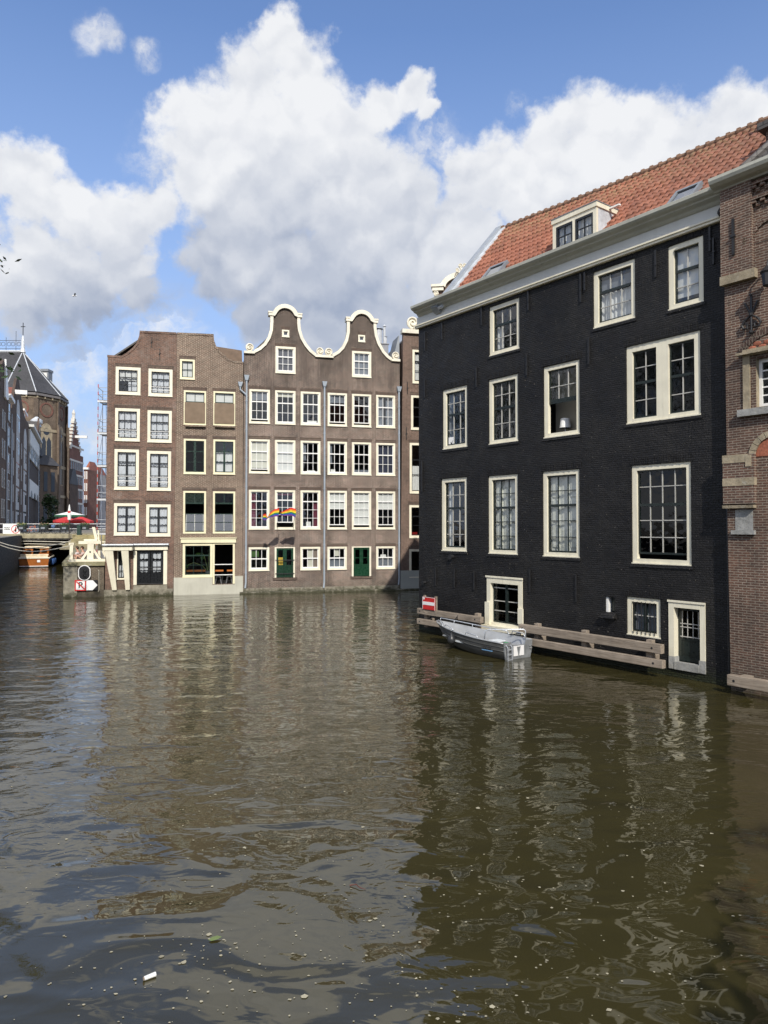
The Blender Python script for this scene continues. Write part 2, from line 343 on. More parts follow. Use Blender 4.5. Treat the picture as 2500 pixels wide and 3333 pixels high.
SASHK = pm('black_sash_paint', (.013,.015,.018), .3, var=.1); SASHG = pm('dark_green_paint', (.010,.030,.021), .3, var=.15); SASHB = pm('black_green_paint', (.013,.020,.019), .32, var=.15)
BARS = pm('putty_grey_bars', (.46,.45,.42), .5, var=.2); GREEN = pm('bottle_green_paint', (.008,.045,.022), .3, var=.15)
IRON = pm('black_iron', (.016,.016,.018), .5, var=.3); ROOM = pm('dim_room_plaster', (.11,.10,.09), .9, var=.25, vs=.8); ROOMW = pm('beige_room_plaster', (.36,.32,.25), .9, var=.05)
ZINC = pm('weathered_zinc', (.36,.39,.43), .45, .25, var=.15, vs=3, streak=.3, dirt=(.25,.27,.3)); PIPE = pm('blue_grey_pipe', (.36,.41,.47), .45, .1, var=.12, vs=3)
STEEL = pm('bright_steel', (.62,.63,.65), .3, .8, var=.15); GALV = pm('galvanised_tube', (.58,.61,.66), .35, .5, var=.15); LEAD = pm('grey_lead', (.22,.24,.27), .6, .1, var=.2)
PLINTH = pm('grey_render', (.50,.49,.42), .85, var=.12, vs=.9, streak=.35, dirt=(.33,.31,.25), bmp=.2); PLINTH2 = pm('cool_grey_render', (.36,.38,.36), .85, var=.1, vs=.9)
def stone_(name, col, alg=True):
    m, t, b = newmat(name); oc = t.nodes.new('ShaderNodeTexCoord').outputs['Object']; sp = t.nodes.new('ShaderNodeSeparateXYZ'); t.links.new(oc, sp.inputs[0])
    c = mixc(t, 1.0, mapr(t, noise(t, oc, 1.6, 7, .7), .3, .7, .55, 1.35), (*col, 1), 'MULTIPLY')
    c = mixc(t, mapr(t, noise(t, oc, 5, 6, .7), .55, .7, 0, .6), c, (.42,.40,.34))
    if alg: c = mixc(t, mapr(t, math_(t, 'ADD', sp.outputs[2], mapr(t, noise(t, oc, 2.5, 5, .7), .3, .7, -.22, .22)), .32, .05, 0, .9), c, (.035,.036,.016))
    wire(t, b.inputs['Base Color'], c); b.inputs['Roughness'].default_value = .9; bump(t, b, noise(t, oc, 9, 7, .7), .6, .04); return m
STONE = stone_('weathered_quay_stone', (.25,.23,.18)); STONE2 = stone_('sandstone', (.34,.285,.20), False); STONEG = stone_('grey_stone', (.33,.33,.32), False); DARKQ = stone_('shade_dark_wall', (.035,.033,.03))  # DARKQ: shade of the quay side and bridge underside put into the colour
PAVE = stone_('street_paving', (.22,.2,.17), False); CONC = stone_('tan_bridge_stone', (.34,.30,.20), False)
def wood_(name, c1, c2):
    m, t, b = newmat(name); oc = t.nodes.new('ShaderNodeTexCoord').outputs['Object']; mp = t.nodes.new('ShaderNodeMapping'); mp.inputs['Scale'].default_value = (1.2, 18, 26); t.links.new(oc, mp.inputs[0])
    g = noise(t, mp.outputs[0], 1, 6, .65, dist=.6); c = mixc(t, mapr(t, g, .35, .7, 0, 1), c1, c2)
    c = mixc(t, 1.0, mapr(t, noise(t, oc, 1.5, 4), .3, .7, .75, 1.25), c, 'MULTIPLY')
    wire(t, b.inputs['Base Color'], c); b.inputs['Roughness'].default_value = .8; bump(t, b, g, .35, .01); return m
TIMBER = wood_('weathered_timber', (.19,.15,.115), (.38,.32,.26)); MAHOG = wood_('varnished_mahogany', (.28,.085,.02), (.42,.15,.04)); 
for _m in (MAHOG,): _m.node_tree.nodes['Principled BSDF'].inputs['Roughness'].default_value = .22
def glass_(name, tint, base, wav, k=1.4):
    m = bpy.data.materials.new(name); m.use_nodes = True; t = m.node_tree; t.nodes.clear()
    tr = t.nodes.new('ShaderNodeBsdfTransparent'); tr.inputs[0].default_value = (*tint, 1)
    gl = t.nodes.new('ShaderNodeBsdfGlossy'); gl.inputs['Roughness'].default_value = .02; gl.inputs[0].default_value = (.95,.97,1,1)
    lw = t.nodes.new('ShaderNodeLayerWeight'); lw.inputs[0].default_value = .5
    fr = math_(t, 'MULTIPLY_ADD', math_(t, 'POWER', lw.outputs['Facing'], 5.0), .9, .045)
    oc = t.nodes.new('ShaderNodeTexCoord').outputs['Object']; b = t.nodes.new('ShaderNodeBump'); b.inputs['Strength'].default_value = wav; b.inputs['Distance'].default_value = .02
    t.links.new(noise(t, oc, 2.3, 2, .5), b.inputs['Height']); t.links.new(b.outputs[0], gl.inputs['Normal'])
    mx = t.nodes.new('ShaderNodeMixShader'); t.links.new(math_(t, 'MULTIPLY_ADD', fr, k, base, True), mx.inputs[0])
    t.links.new(tr.outputs[0], mx.inputs[1]); t.links.new(gl.outputs[0], mx.inputs[2])
    o = t.nodes.new('ShaderNodeOutputMaterial'); t.links.new(mx.outputs[0], o.inputs[0]); return m
GLASS = glass_('window_glass', (.86,.88,.88), .03, .5); GLASSD = glass_('dark_window_glass', (.50,.53,.51), .0, .5, .75)
LACE = pm('lace_curtain', (.70,.72,.78), .9, var=.06, vs=6); SHEER = pm('sheer_white_curtain', (.78,.78,.78), .9, var=.08); BLIND = pm('white_blind', (.80,.80,.78), .8, var=.04); CBLIND = pm('ecru_blind', (.72,.70,.60), .8, var=.06)
WINE = pm('wine_drape', (.16,.035,.06), .9, var=.2); SCREEN = pm('brown_cane_screen', (.23,.17,.12), .8, var=.15); DKBLUE = pm('dark_blue_drape', (.04,.045,.08), .9); GREYC = pm('grey_blue_curtain', (.20,.22,.26), .9)
REDP = pm('red_enamel', (.55,.03,.03), .35, var=.05); WHITEP = pm('white_enamel', (.82,.82,.83), .35, var=.03); BLKP = pm('black_enamel', (.012,.012,.014), .4, var=.1); BLUEP = pm('pale_blue_stripe', (.16,.33,.55), .4, var=.05)
ALU = pm('dull_aluminium', (.13,.13,.125), .5, .35, var=.22, vs=2.2, bmp=.06, bs_=6); ALUI = pm('bright_aluminium', (.46,.47,.48), .42, .35, var=.15, vs=2)
ORANGE = pm('orange_wood', (.52,.16,.03), .5); PLANT = pm('plant_leaf', (.05,.12,.025), .55, var=.35, vs=9); LEAF = pm('tree_leaf', (.030,.062,.016), .55, var=.5, vs=2.2); BARK = pm('tree_bark', (.07,.055,.04), .9, bmp=.6)
REDCAN = pm('red_canvas', (.50,.035,.04), .9, var=.08); GRNCAN = pm('green_canvas', (.03,.13,.07), .9); WHTCAN = pm('white_canvas', (.78,.78,.76), .9, var=.05)
SKIN = pm('skin', (.50,.29,.21), .5, var=.08); HAIR = pm('brown_hair', (.045,.025,.015), .6, var=.3); SHIRT = pm('pale_shirt', (.62,.56,.56), .9, var=.1)
# ---------------------------------------------------------------- water and banks
def water_mat():
    m, t, b = newmat('canal_water'); g = t.nodes.new('ShaderNodeNewGeometry'); p = g.outputs['Position']
    mp = t.nodes.new('ShaderNodeMapping'); mp.inputs['Rotation'].default_value = (0, 0, R(12)); mp.inputs['Scale'].default_value = (.62, 1.0, 1); t.links.new(p, mp.inputs[0])
    sp = t.nodes.new('ShaderNodeSeparateXYZ'); t.links.new(p, sp.inputs[0])
    c = mixc(t, mapr(t, noise(t, p, .25, 4, .6), .35, .65, 0, 1), (.033,.0285,.0100), (.043,.0365,.0135))
    wire(t, b.inputs['Base Color'], c); b.inputs['Roughness'].default_value = .03; b.inputs['IOR'].default_value = 1.7
    big = noise(t, mp.outputs[0], .85, 1.5, .4, dist=.8)            # slow swell
    mid = noise(t, mp.outputs[0], 2.9, 2, .5, dist=.9)             # chop
    fine = noise(t, mp.outputs[0], 10.0, 3, .55, dist=.3)           # ripples raised by the wind
    # wind patches: calm close to this bank, ruffled further out
    patch = mapr(t, math_(t, 'ADD', sp.outputs[1], mapr(t, noise(t, p, .22, 4, .6), .3, .7, -3.5, 3.5)), 6.5, 13, .0, 1)
    patch2 = math_(t, 'MULTIPLY', patch, mapr(t, noise(t, mp.outputs[0], .35, 4, .6), .35, .65, .45, 1.15))
    h = math_(t, 'MULTIPLY', big, math_(t, 'MULTIPLY_ADD', patch, -.045, .115))
    h = math_(t, 'MULTIPLY_ADD', mid, math_(t, 'MULTIPLY_ADD', patch, .0168, .0052), h)
    h = math_(t, 'MULTIPLY_ADD', fine, math_(t, 'MULTIPLY', patch2, .0040), h)
    bu = t.nodes.new('ShaderNodeBump'); bu.inputs['Strength'].default_value = 1; bu.inputs['Distance'].default_value = 1.0
    t.links.new(h, bu.inputs['Height']); t.links.new(bu.outputs[0], b.inputs['Normal'])
    return m
w = MB(); w.quad((-900, -900, 0), (900, -900, 0), (900, 900, 0), (-900, 900, 0))
structure(w.obj('water', water_mat()))

FA = (-17.623, 44.694); FYAW = R(14.0575)          # far row of houses: its left foot and bearing
BA = (1.498, 30.315); BYAW = R(-53.4425)           # black house wall: its far corner and bearing
def fw(u, y, z=0): c, s = math.cos(FYAW), math.sin(FYAW); return Vector((FA[0]+u*c-y*s, FA[1]+u*s+y*c, z))
def bw(u, y, z=0): c, s = math.cos(BYAW), math.sin(BYAW); return Vector((BA[0]+u*c-y*s, BA[1]+u*s+y*c, z))
QW = lambda Y: -7.07 - .424 * Y                    # edge of the left quay
PIER_L = fw(-2.38, .2)

m_ = MB(); m_.slab([(QW(-60)-.35, -60), (QW(400)-.35, 400), (-500, 400), (-500, -60)], -2, 3.4); structure(m_.obj('street', PAVE))
m_ = MB(); pts = [fw(-2.1, .5), fw(-.05, .5), fw(-.05, 9.2), fw(21, 9.2), fw(40, 12), fw(40, 90), Vector((-27, 84, 0)), Vector((QW(84)+6.1+.3, 84, 0))]
m_.slab([(p.x, p.y) for p in pts], -2, 2.12); structure(m_.obj('pavement', PAVE))
m_ = MB(); m_.slab([(QW(98), 98), (60, 98), (60, 500), (QW(500), 500)], -2, 3.5); structure(m_.obj('road', PAVE))
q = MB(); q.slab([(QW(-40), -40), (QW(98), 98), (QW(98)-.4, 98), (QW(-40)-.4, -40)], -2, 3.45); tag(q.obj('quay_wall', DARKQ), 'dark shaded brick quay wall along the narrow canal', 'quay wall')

# ---------------------------------------------------------------- windows, walls
GRID = dict(sash=[(.64,.075),(.32,.03)], tall=[(.735,.075),(.50,.03),(.26,.03)], low=[(.5,.075)])
def window(par, rc, fm, sm, fw_=.13, V=3, H='sash', fy=(-.025,.12), gy=.075, sw=.05, mw=.032, gm=None, cur=(), name='window', bm_=None, center=0, open_=0, rail=None, arch=True, label=None, bw_=None):
    u0, z0, u1, z1 = rc; e = .003; b = bw_ if bw_ is not None else fw_
    f = MB(); f.box(u0+e, fy[0], z0+e, u0+fw_, fy[1], z1-e); f.box(u1-fw_, fy[0], z0+e, u1-e, fy[1], z1-e)
    f.box(u0+fw_, fy[0]-.002, z1-fw_, u1-fw_, fy[1]-.002, z1-e); f.box(u0+fw_, fy[0]-.002, z0+e, u1-fw_, fy[1]-.002, z0+b)
    f.box(u0-.01, fy[0]-.045, z0-.035, u1+.01, fy[0]-.006, z0+.03)
    o = f.obj(name, fm, par)
    if label: o['label'] = label
    a0, a1, c0, c1 = u0+fw_, u1-fw_, z0+b, z1-fw_
    c0 += open_ * (c1-c0)
    wd, ht = a1-a0, c1-c0; s = MB(); g = MB()
    for x0, x1 in ((a0, a0+sw), (a1-sw, a1)): s.box(x0, gy-.03, c0, x1, gy+.03, c1)
    for y0, y1 in ((c0, c0+sw*1.2), (c1-sw, c1)): s.box(a0+sw, gy-.028, y0, a1-sw, gy+.028, y1)
    bars = MB() if bm_ else s
    for fr, th in GRID.get(H, H) if isinstance(H, str) else H:
        z = c0+fr*ht; (s if th > .05 else bars).box(a0+sw, gy-(.035 if th > .05 else .022), z-th/2, a1-sw, gy+.024, z+th/2)
    for i in range(1, V):
        x = a0+wd*i/V; bars.box(x-mw/2, gy-.02, c0+sw, x+mw/2, gy+.02, c1-sw)
    if center: s.box((a0+a1)/2-center/2, gy-.04, c0+sw, (a0+a1)/2+center/2, gy+.034, c1-sw)
    s.obj('sash', sm, o)
    if bm_: bars.obj('glazing_bars', bm_, o)
    g.quad((a0+.01, gy+.001, c0+.01), (a1-.01, gy+.001, c0+.01), (a1-.01, gy+.001, c1-.01), (a0+.01, gy+.001, c1-.01)); g.obj('pane', gm or GLASS, o)
    if rail:
        r = MB()
        for fr in rail: r.tube([(a0-.02, fy[0]-.03, z0+fr*(z1-z0)), (a1+.02, fy[0]-.03, z0+fr*(z1-z0))], .022, 5)
        r.obj('guard_rail', WHITE, o)
    for cspec in cur: curtain(o, a0, c0, a1, c1, fy[1]+.03, *cspec)
    if arch:
        r = MB(); r.box(u0-.06, -.006, z1+.004, u1+.06, .03, z1+.235); r.obj('brick_lintel', SOLDIER, o)
    return o
def curtain(o, a0, c0, a1, c1, y, kind, mat, x0=0, x1=1, f0=0, f1=1):
    X0, X1, Z0, Z1 = a0+(a1-a0)*x0, a0+(a1-a0)*x1, c0+(c1-c0)*f0, c0+(c1-c0)*f1
    m = MB()
    if kind == 'flat': m.quad((X0, y, Z0), (X1, y, Z0), (X1, y, Z1), (X0, y, Z1)); m.obj('blind', mat, o); return
    n = max(8, int((X1-X0)/.03)); ph = random.random()*6
    top = [(X0+(X1-X0)*i/n, y+.03+.022*math.sin(i*1.05+ph)+.01*math.sin(i*.37), Z1) for i in range(n+1)]
    sc = .05 if kind == 'lace' else .01
    bot = [(p[0], p[1]+.01*math.sin(i), Z0+sc*(abs(math.sin(i*.42+ph))+.7*(i % 5 == 2))) for i, p in enumerate(top)]
    m.add(top+bot, [(i, i+1, n+2+i, n+1+i) for i in range(n)]); m.obj('curtain', mat, o, smooth=True)
LACE3 = [('lace', LACE, 0, 1, .62, 1), ('lace', LACE, .02, .98, .31, .60), ('lace', LACE, 0, 1, .0, .29)]
def wall(par, outline, holes, mat, depth=.3, name='wall', D=9, eave=None, u_lo=None, u_hi=None, rdepth=.24, body=True):
    """brick front with real openings, plus the side and back walls behind it"""
    pts = [Vector(p) for p in outline]; n0 = len(pts); ed = [(i, (i+1) % n0) for i in range(n0)]
    for (a, b, c, d) in holes:
        k = len(pts); pts += [Vector((a, b)), Vector((c, b)), Vector((c, d)), Vector((a, d))]; ed += [(k, k+1), (k+1, k+2), (k+2, k+3), (k+3, k)]
    vs, _, fs, *_r = delaunay_2d_cdt(pts, ed, [], 0, 1e-5)
    def inside(p):
        c = False; j = n0-1
        for i in range(n0):
            a, b = outline[i], outline[j]
            if (a[1] > p[1]) != (b[1] > p[1]) and p[0] < (b[0]-a[0])*(p[1]-a[1])/(b[1]-a[1])+a[0]: c = not c
            j = i
        return c
    m = MB(); keep = []
    for f in fs:
        cx = sum(vs[i].x for i in f)/len(f); cz = sum(vs[i].y for i in f)/len(f)
        if not inside((cx, cz)) or any(a < cx < c and b < cz < d for a, b, c, d in holes): continue
        area = sum(vs[f[i]].x*vs[f[(i+1) % 3]].y - vs[f[(i+1) % 3]].x*vs[f[i]].y for i in range(3))
        keep.append(tuple(f) if area > 0 else tuple(reversed(f)))
    m.add([(v.x, 0, v.y) for v in vs], keep)
    area = sum(outline[i][0]*outline[(i+1) % n0][1]-outline[(i+1) % n0][0]*outline[i][1] for i in range(n0))
    ol = outline if area > 0 else outline[::-1]
    for i in range(n0):
        a, b = ol[i], ol[(i+1) % n0]; m.quad((a[0], 0, a[1]), (a[0], depth, a[1]), (b[0], depth, b[1]), (b[0], 0, b[1]))
    for a, b, c, d in holes:
        for p, q_ in (((a, b), (a, d)), ((a, d), (c, d)), ((c, d), (c, b)), ((c, b), (a, b))):
            m.quad((p[0], 0, p[1]), (q_[0], 0, q_[1]), (q_[0], rdepth, q_[1]), (p[0], rdepth, p[1]))
    if body:
        lo = u_lo if u_lo is not None else min(p[0] for p in outline); hi = u_hi if u_hi is not None else max(p[0] for p in outline)
        lo += .01; hi -= .01
        zb = min(p[1] for p in outline); ez = eave
        m.quad((lo, depth, zb), (lo, depth, ez), (lo, D, ez), (lo, D, zb)); m.quad((hi, depth, zb), (hi, D, zb), (hi, D, ez), (hi, depth, ez)); m.quad((lo, D, zb), (lo, D, ez), (hi, D, ez), (hi, D, zb))
        # back of the front wall, so that rooms are closed
        m.add([(v.x, depth-.01, v.y) for v in vs], [tuple(reversed(f)) for f in keep if all(vs[i].y <= ez+.01 for i in f)])
    return m.obj(name, mat, par)
def interior(par, lo, hi, floors, y0=.32, y1=4.2, mat=None):
    m = MB(); lo += .05; hi -= .05
    m.quad((lo, y1, floors[0]), (hi, y1, floors[0]), (hi, y1, floors[-1]), (lo, y1, floors[-1]))
    for z in floors: m.box(lo, y0, z-.12, hi, y1-.004, z)
    return m.obj('interior', mat or ROOM, par)
def gable_roof(par, lo, hi, ez, rz, y0, D, mat):
    m = MB(); c = (lo+hi)/2
    m.hexa([(lo-.02, y0, ez-.1), (c, y0, rz-.1), (c, D, rz-.1), (lo-.02, D, ez-.1), (lo-.02, y0, ez+.02), (c, y0, rz+.02), (c, D, rz+.02), (lo-.02, D, ez+.02)])
    m.hexa([(c, y0, rz-.1), (hi+.02, y0, ez-.1), (hi+.02, D, ez-.1), (c, D, rz-.1), (c, y0, rz+.02), (hi+.02, y0, ez+.02), (hi+.02, D, ez+.02), (c, D, rz+.02)])
    m.add([(lo, D-.01, ez), (c, D-.01, rz), (hi, D-.01, ez)], [(0, 1, 2)])
    return m.obj('roof', mat, par)
def coping(par, pts, w_=.2, y0=-.1, y1=.33, mat=None, name='coping'):
    P = [Vector(p) for p in pts]; n = len(P); inn = []
    for i, p in enumerate(P):
        t = (P[min(i+1, n-1)]-P[max(i-1, 0)]).normalized(); inn.append(p+Vector((t.y, -t.x))*w_)
    out = [p - Vector(((P[min(i+1, n-1)]-P[max(i-1, 0)]).normalized().y, -(P[min(i+1, n-1)]-P[max(i-1, 0)]).normalized().x))*.03 for i, p in enumerate(P)]
    vs = []
    for o_, k in zip(out, inn): vs += [(o_.x, y0, o_.y), (k.x, y0, k.y), (k.x, y1, k.y), (o_.x, y1, o_.y)]
    fs = [(4*i+j, 4*i+(j+1) % 4, 4*i+4+(j+1) % 4, 4*i+4+j) for i in range(n-1) for j in range(4)] + [(0, 3, 2, 1), (4*n-4, 4*n-3, 4*n-2, 4*n-1)]
    m = MB(); m.add(vs, fs); return fix_normals(m.obj(name, mat or COPING, par))
def scroll(m, cx, cz, r, sgn=1, y=-.02, turns=1.6):
    pts = []; rad = []
    for i in range(34):
        k = i/33; a = -R(90) + sgn*2*math.pi*turns*k; q_ = r*(1-.82*k); pts.append((cx+q_*math.cos(a), y-.05-.05*k, cz+q_*math.sin(a))); rad.append(.17*r*(1-.45*k))
    m.tube(pts, rad, 6); m.disc((cx, cz), r*.95, y-.02, y+.14, 18)
def downpipe(par, u, z_top, z_bot, y=-.13, elbow=None):
    m = MB(); m.tube([(u, y, z_top-.3), (u+.01, y, (z_top+z_bot)/2), (u, y, z_bot+.35), (u-.04, y-.03, z_bot)], .062, 8)
    m.hexa([(u-.09, y-.09, z_top-.34), (u+.09, y-.09, z_top-.34), (u+.09, y+.1, z_top-.34), (u-.09, y+.1, z_top-.34), (u-.17, y-.14, z_top), (u+.17, y-.14, z_top), (u+.17, y+.1, z_top), (u-.17, y+.1, z_top)])
    z = z_bot+1
    while z < z_top-.5: m.tube([(u, y, z-.035), (u, y, z+.035)], .085, 8); z += 1.9
    if elbow:
        eu, ez, bz = elbow; m.hexa([(eu-.08, y-.08, ez-.3), (eu+.08, y-.08, ez-.3), (eu+.08, y+.1, ez-.3), (eu-.08, y+.1, ez-.3), (eu-.16, y-.12, ez), (eu+.16, y-.12, ez), (eu+.16, y+.1, ez), (eu-.16, y+.1, ez)])
        m.tube([(eu, y, ez-.25), (eu, y, ez-.5), (u, y, bz)], .055, 8)
    return m.obj('downpipe', PIPE, par)

# ---------------------------------------------------------------- far row, house 1: leaning brick house on raking posts
hA = thing('canal_house', 'brown brick canal house with half bell gable, lace curtains and slanted white posts', 'house', (FA[0], FA[1], 0), FYAW, 'canal houses in the row across the water')
winA = [(.54,12.86,2.05,14.62),(2.53,12.84,4.02,14.60),(.53,9.89,2.03,11.97),(2.49,9.86,3.99,11.91),(.51,6.78,1.99,9.35),(2.48,6.75,3.96,9.29),(.51,3.88,2.00,5.91),(2.45,3.81,3.95,5.85)]
doorA = (1.91,.69,3.53,2.89); sideA = (.72,1.09,1.2,2.9)
outA = [(0,-.6),(4.14,-.6),(4.16,3.08),(4.25,10.84),(4.26,17.0),(1.98,16.96),(1.98,16.65),(1.83,16.19),(1.55,15.81),(1.21,15.49),(.88,15.27),(.06,15.28)]
wall(hA, outA, winA+[doorA, sideA], BR_A, eave=15.2, u_hi=4.14)
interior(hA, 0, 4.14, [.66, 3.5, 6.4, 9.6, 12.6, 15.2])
for i, r_ in enumerate(winA):
    row = i//2
    kw = dict(V=3, H=[(.66,.055),(.33,.028)], cur=[('lace', LACE, 0, 1, .66, 1), ('lace', LACE, 0, 1, .34, .64), ('lace', LACE, 0, 1, 0, .31)]) if row < 2 else dict(V=2, center=.13, H=[(.62,.06),(.31,.028)] if row == 3 else [(.72,.06),(.36,.028)], cur=LACE3)
    if row == 0 and i == 0: kw['cur'] = [('lace', SHEER, 0, 1, .5, 1), ('lace', LACE, .5, 1, 0, .48)]
    window(hA, r_, CREAM, SASHK, fw_=.185, rail=None if row in (0, 3) and i != 1 else [.21, .33], **kw)
dA = MB(); u0, z0, u1, z1 = doorA
for a, b in ((1.71, 1.91), (3.53, 3.76)): dA.box(a, -.07, z0+.02, b, -.003, z1)
d_ = dA.obj('door', CREAM, hA)
for s_ in (0, 1):
    x0, x1 = (1.95, 2.7) if s_ == 0 else (2.74, 3.49); l = MB()
    for a, b in ((x0, x0+.13), (x1-.13, x1)): l.box(a, .08, z0+.05, b, .14, z1-.03)
    for a, b in ((z0+.05, z0+.75), (z1-.13, z1-.03)): l.box(x0+.13, .082, a, x1-.13, .138, b)
    for k in (.3, .62): l.box(x0+.13, .09, z0+.75+k*1.3, x1-.13, .13, z0+.78+k*1.3)
    l.box((x0+x1)/2-.015, .092, z0+.75, (x0+x1)/2+.015, .128, z1-.13); l.obj('leaf', SASHK, d_)
    p = MB(); p.quad((x0+.13, .11, z0+.75), (x1-.13, .11, z0+.75), (x1-.13, .11, z1-.13), (x0+.13, .11, z1-.13)); p.obj('pane', GLASS, d_)
    curtain(d_, x0+.1, z0+.7, x1-.1, z1-.1, .16, 'lace', LACE, 0, 1, .66, 1); curtain(d_, x0+.1, z0+.7, x1-.1, z1-.1, .16, 'lace', LACE, 0, 1, .05, .6)
r_ = MB(); 
for z in (z0+.08, z0+.95, z0+1.1): r_.tube([(1.92, -.1, z), (3.52, -.1, z)], .022, 5)
for k in range(19): r_.tube([(1.95+k*.086, -.1, z0+.05), (1.95+k*.086, -.1, z0+.95)], .011, 4)
r_.obj('balustrade', IRON, d_)
window(hA, sideA, CREAM, SASHK, fw_=.06, V=2, H=[(.55,.05),(.28,.025)], cur=[('lace', LACE, 0, 1, 0, .5)], arch=False)
b_ = MB(); b_.hexa([(-.06,-.75,2.93),(1.7,-.75,2.93),(1.7,-.45,2.93),(-.06,-.45,2.93),(-.06,-.75,3.17),(1.7,-.75,3.17),(1.7,-.45,3.17),(-.06,-.45,3.17)]); b_.box(1.7,-.16,2.925,3.8,-.004,3.165)
b_.box(1.66, -.75, 2.935, 1.702, -.16, 3.16); b_.obj('lintel_beam', CREAM, hA)
b_ = MB(); b_.box(-.07, -.8, 3.19, 1.76, .05, 3.3); b_.box(1.76, -.24, 3.19, 3.86, .05, 3.295); b_.tube([(-.06, -.82, 3.27), (1.76, -.82, 3.27)], .07, 8); b_.tube([(1.7, -.26, 3.27), (3.85, -.26, 3.27)], .07, 8); b_.obj('canopy', ZINC, hA)
for xs in ((.05, .55, .47, .74), (1.03, 1.46, 1.27, 1.52)):
    m_ = MB(); a, b, c, d = xs
    m_.hexa([(c,-.3,.42),(d,-.3,.42),(d,-.004,.42),(c,-.004,.42),(a,-.72,2.93),(b,-.72,2.93),(b,-.42,2.93),(a,-.42,2.93)]); m_.obj('raking_post', CREAM, hA)
m_ = MB(); m_.box(-.04, -.16, -.6, 4.12, .0-.004, .42); m_.hexa([(1.7,-.12,.42),(3.78,-.12,.42),(3.78,-.004,.42),(1.7,-.004,.42),(1.72,-.1,.685),(3.76,-.1,.685),(3.76,-.005,.685),(1.72,-.005,.685)]); m_.obj('plinth', STONE, hA)
coping(hA, [(.03,15.30),(.88,15.29),(1.21,15.51),(1.55,15.83),(1.83,16.21),(1.98,16.68),(1.98,16.98),(4.24,17.02)], .1, -.035, .33, BR_A)
for (u, z, h_) in ((2.72, 15.95, .7), (3.22, 15.2, .75)):
    m_ = MB(); m_.tube([(u, -.04, z), (u, -.04, z+h_)], .022, 5); m_.tube([(u-.06, -.045, z+h_*.45), (u+.05, -.05, z+h_*.6)], .02, 5); m_.obj('wall_anchor', IRON, hA)
gable_roof(hA, .05, 4.2, 15.1, 16.7, .31, 9, GTILE)

# ---------------------------------------------------------------- house 2: cafe house
hB = thing('canal_house', 'brown brick house above the cafe front, green sashes and pale grey rendered base', 'house', (FA[0], FA[1], 0), FYAW, 'canal houses in the row across the water')
winB = dict(s=(4.48,14.03,5.41,15.33), a4=(4.73,11.08,6.14,13.3), b4=(6.6,11.1,8.01,13.33), a3=(4.74,7.86,6.15,10.14), b3=(6.61,7.87,8.02,10.15), a2=(4.73,3.96,6.17,6.74), b2=(6.61,3.96,8.04,6.74), shop=(4.72,1.14,6.6,3.33), open_=(6.62,.65,8.03,3.33))
outB = [(4.165,-.6),(8.55,-.6),(8.52,15.33),(7.94,15.34),(7.52,15.5),(7.1,15.85),(6.74,16.25),(6.59,16.67),(6.59,17.05),(4.27,17.0),(4.26,10.84),(4.17,3.08)]
wall(hB, outB, list(winB.values()), BR_B, eave=15.2, u_lo=4.27)
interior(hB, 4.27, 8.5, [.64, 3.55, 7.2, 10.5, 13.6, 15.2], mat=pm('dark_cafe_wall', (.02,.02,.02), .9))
window(hB, winB['s'], YCREAM, SASHG, fw_=.12, V=2, H=[(.5,.03)], cur=[('flat', BLIND)])
for k in 'ab':
    o = window(hB, winB[k+'4'], YCREAM, SASHG, fw_=.11, V=2, H=[(.69,.06)], cur=[('flat', BLIND, 0, 1, .6, 1)])
    m_ = MB(); u0, z0, u1, z1 = winB[k+'4']; n = 60
    v = []; f = []
    for i in range(n+1): x = u0+.06+(u1-u0-.12)*i/n; v += [(x, -.07-.012*(i % 2), z0+.1), (x, -.07-.012*(i % 2), z0+1.45)]
    m_.add(v, [(2*i, 2*i+2, 2*i+3, 2*i+1) for i in range(n)]); m_.obj('cane_screen', SCREEN, o)
    m_ = MB(); m_.box(u0+.1, -.2, z0-.15, u1-.02, -.002, z0-.06); m_.obj('sill', BR_B, o)
window(hB, winB['a3'], YCREAM, SASHG, fw_=.12, V=2, center=.15, H=[(.66,.06),(.32,.028)], gm=GLASSD)
window(hB, winB['b3'], YCREAM, SASHG, fw_=.12, V=2, center=.12, H=[(.66,.06),(.32,.028)], cur=[('lace', SHEER, .08, .95, .34, .66), ('lace', SHEER, .08, .95, 0, .3)])
TG = glass_('tilted_glass', (.75,.78,.8), .22, .3)
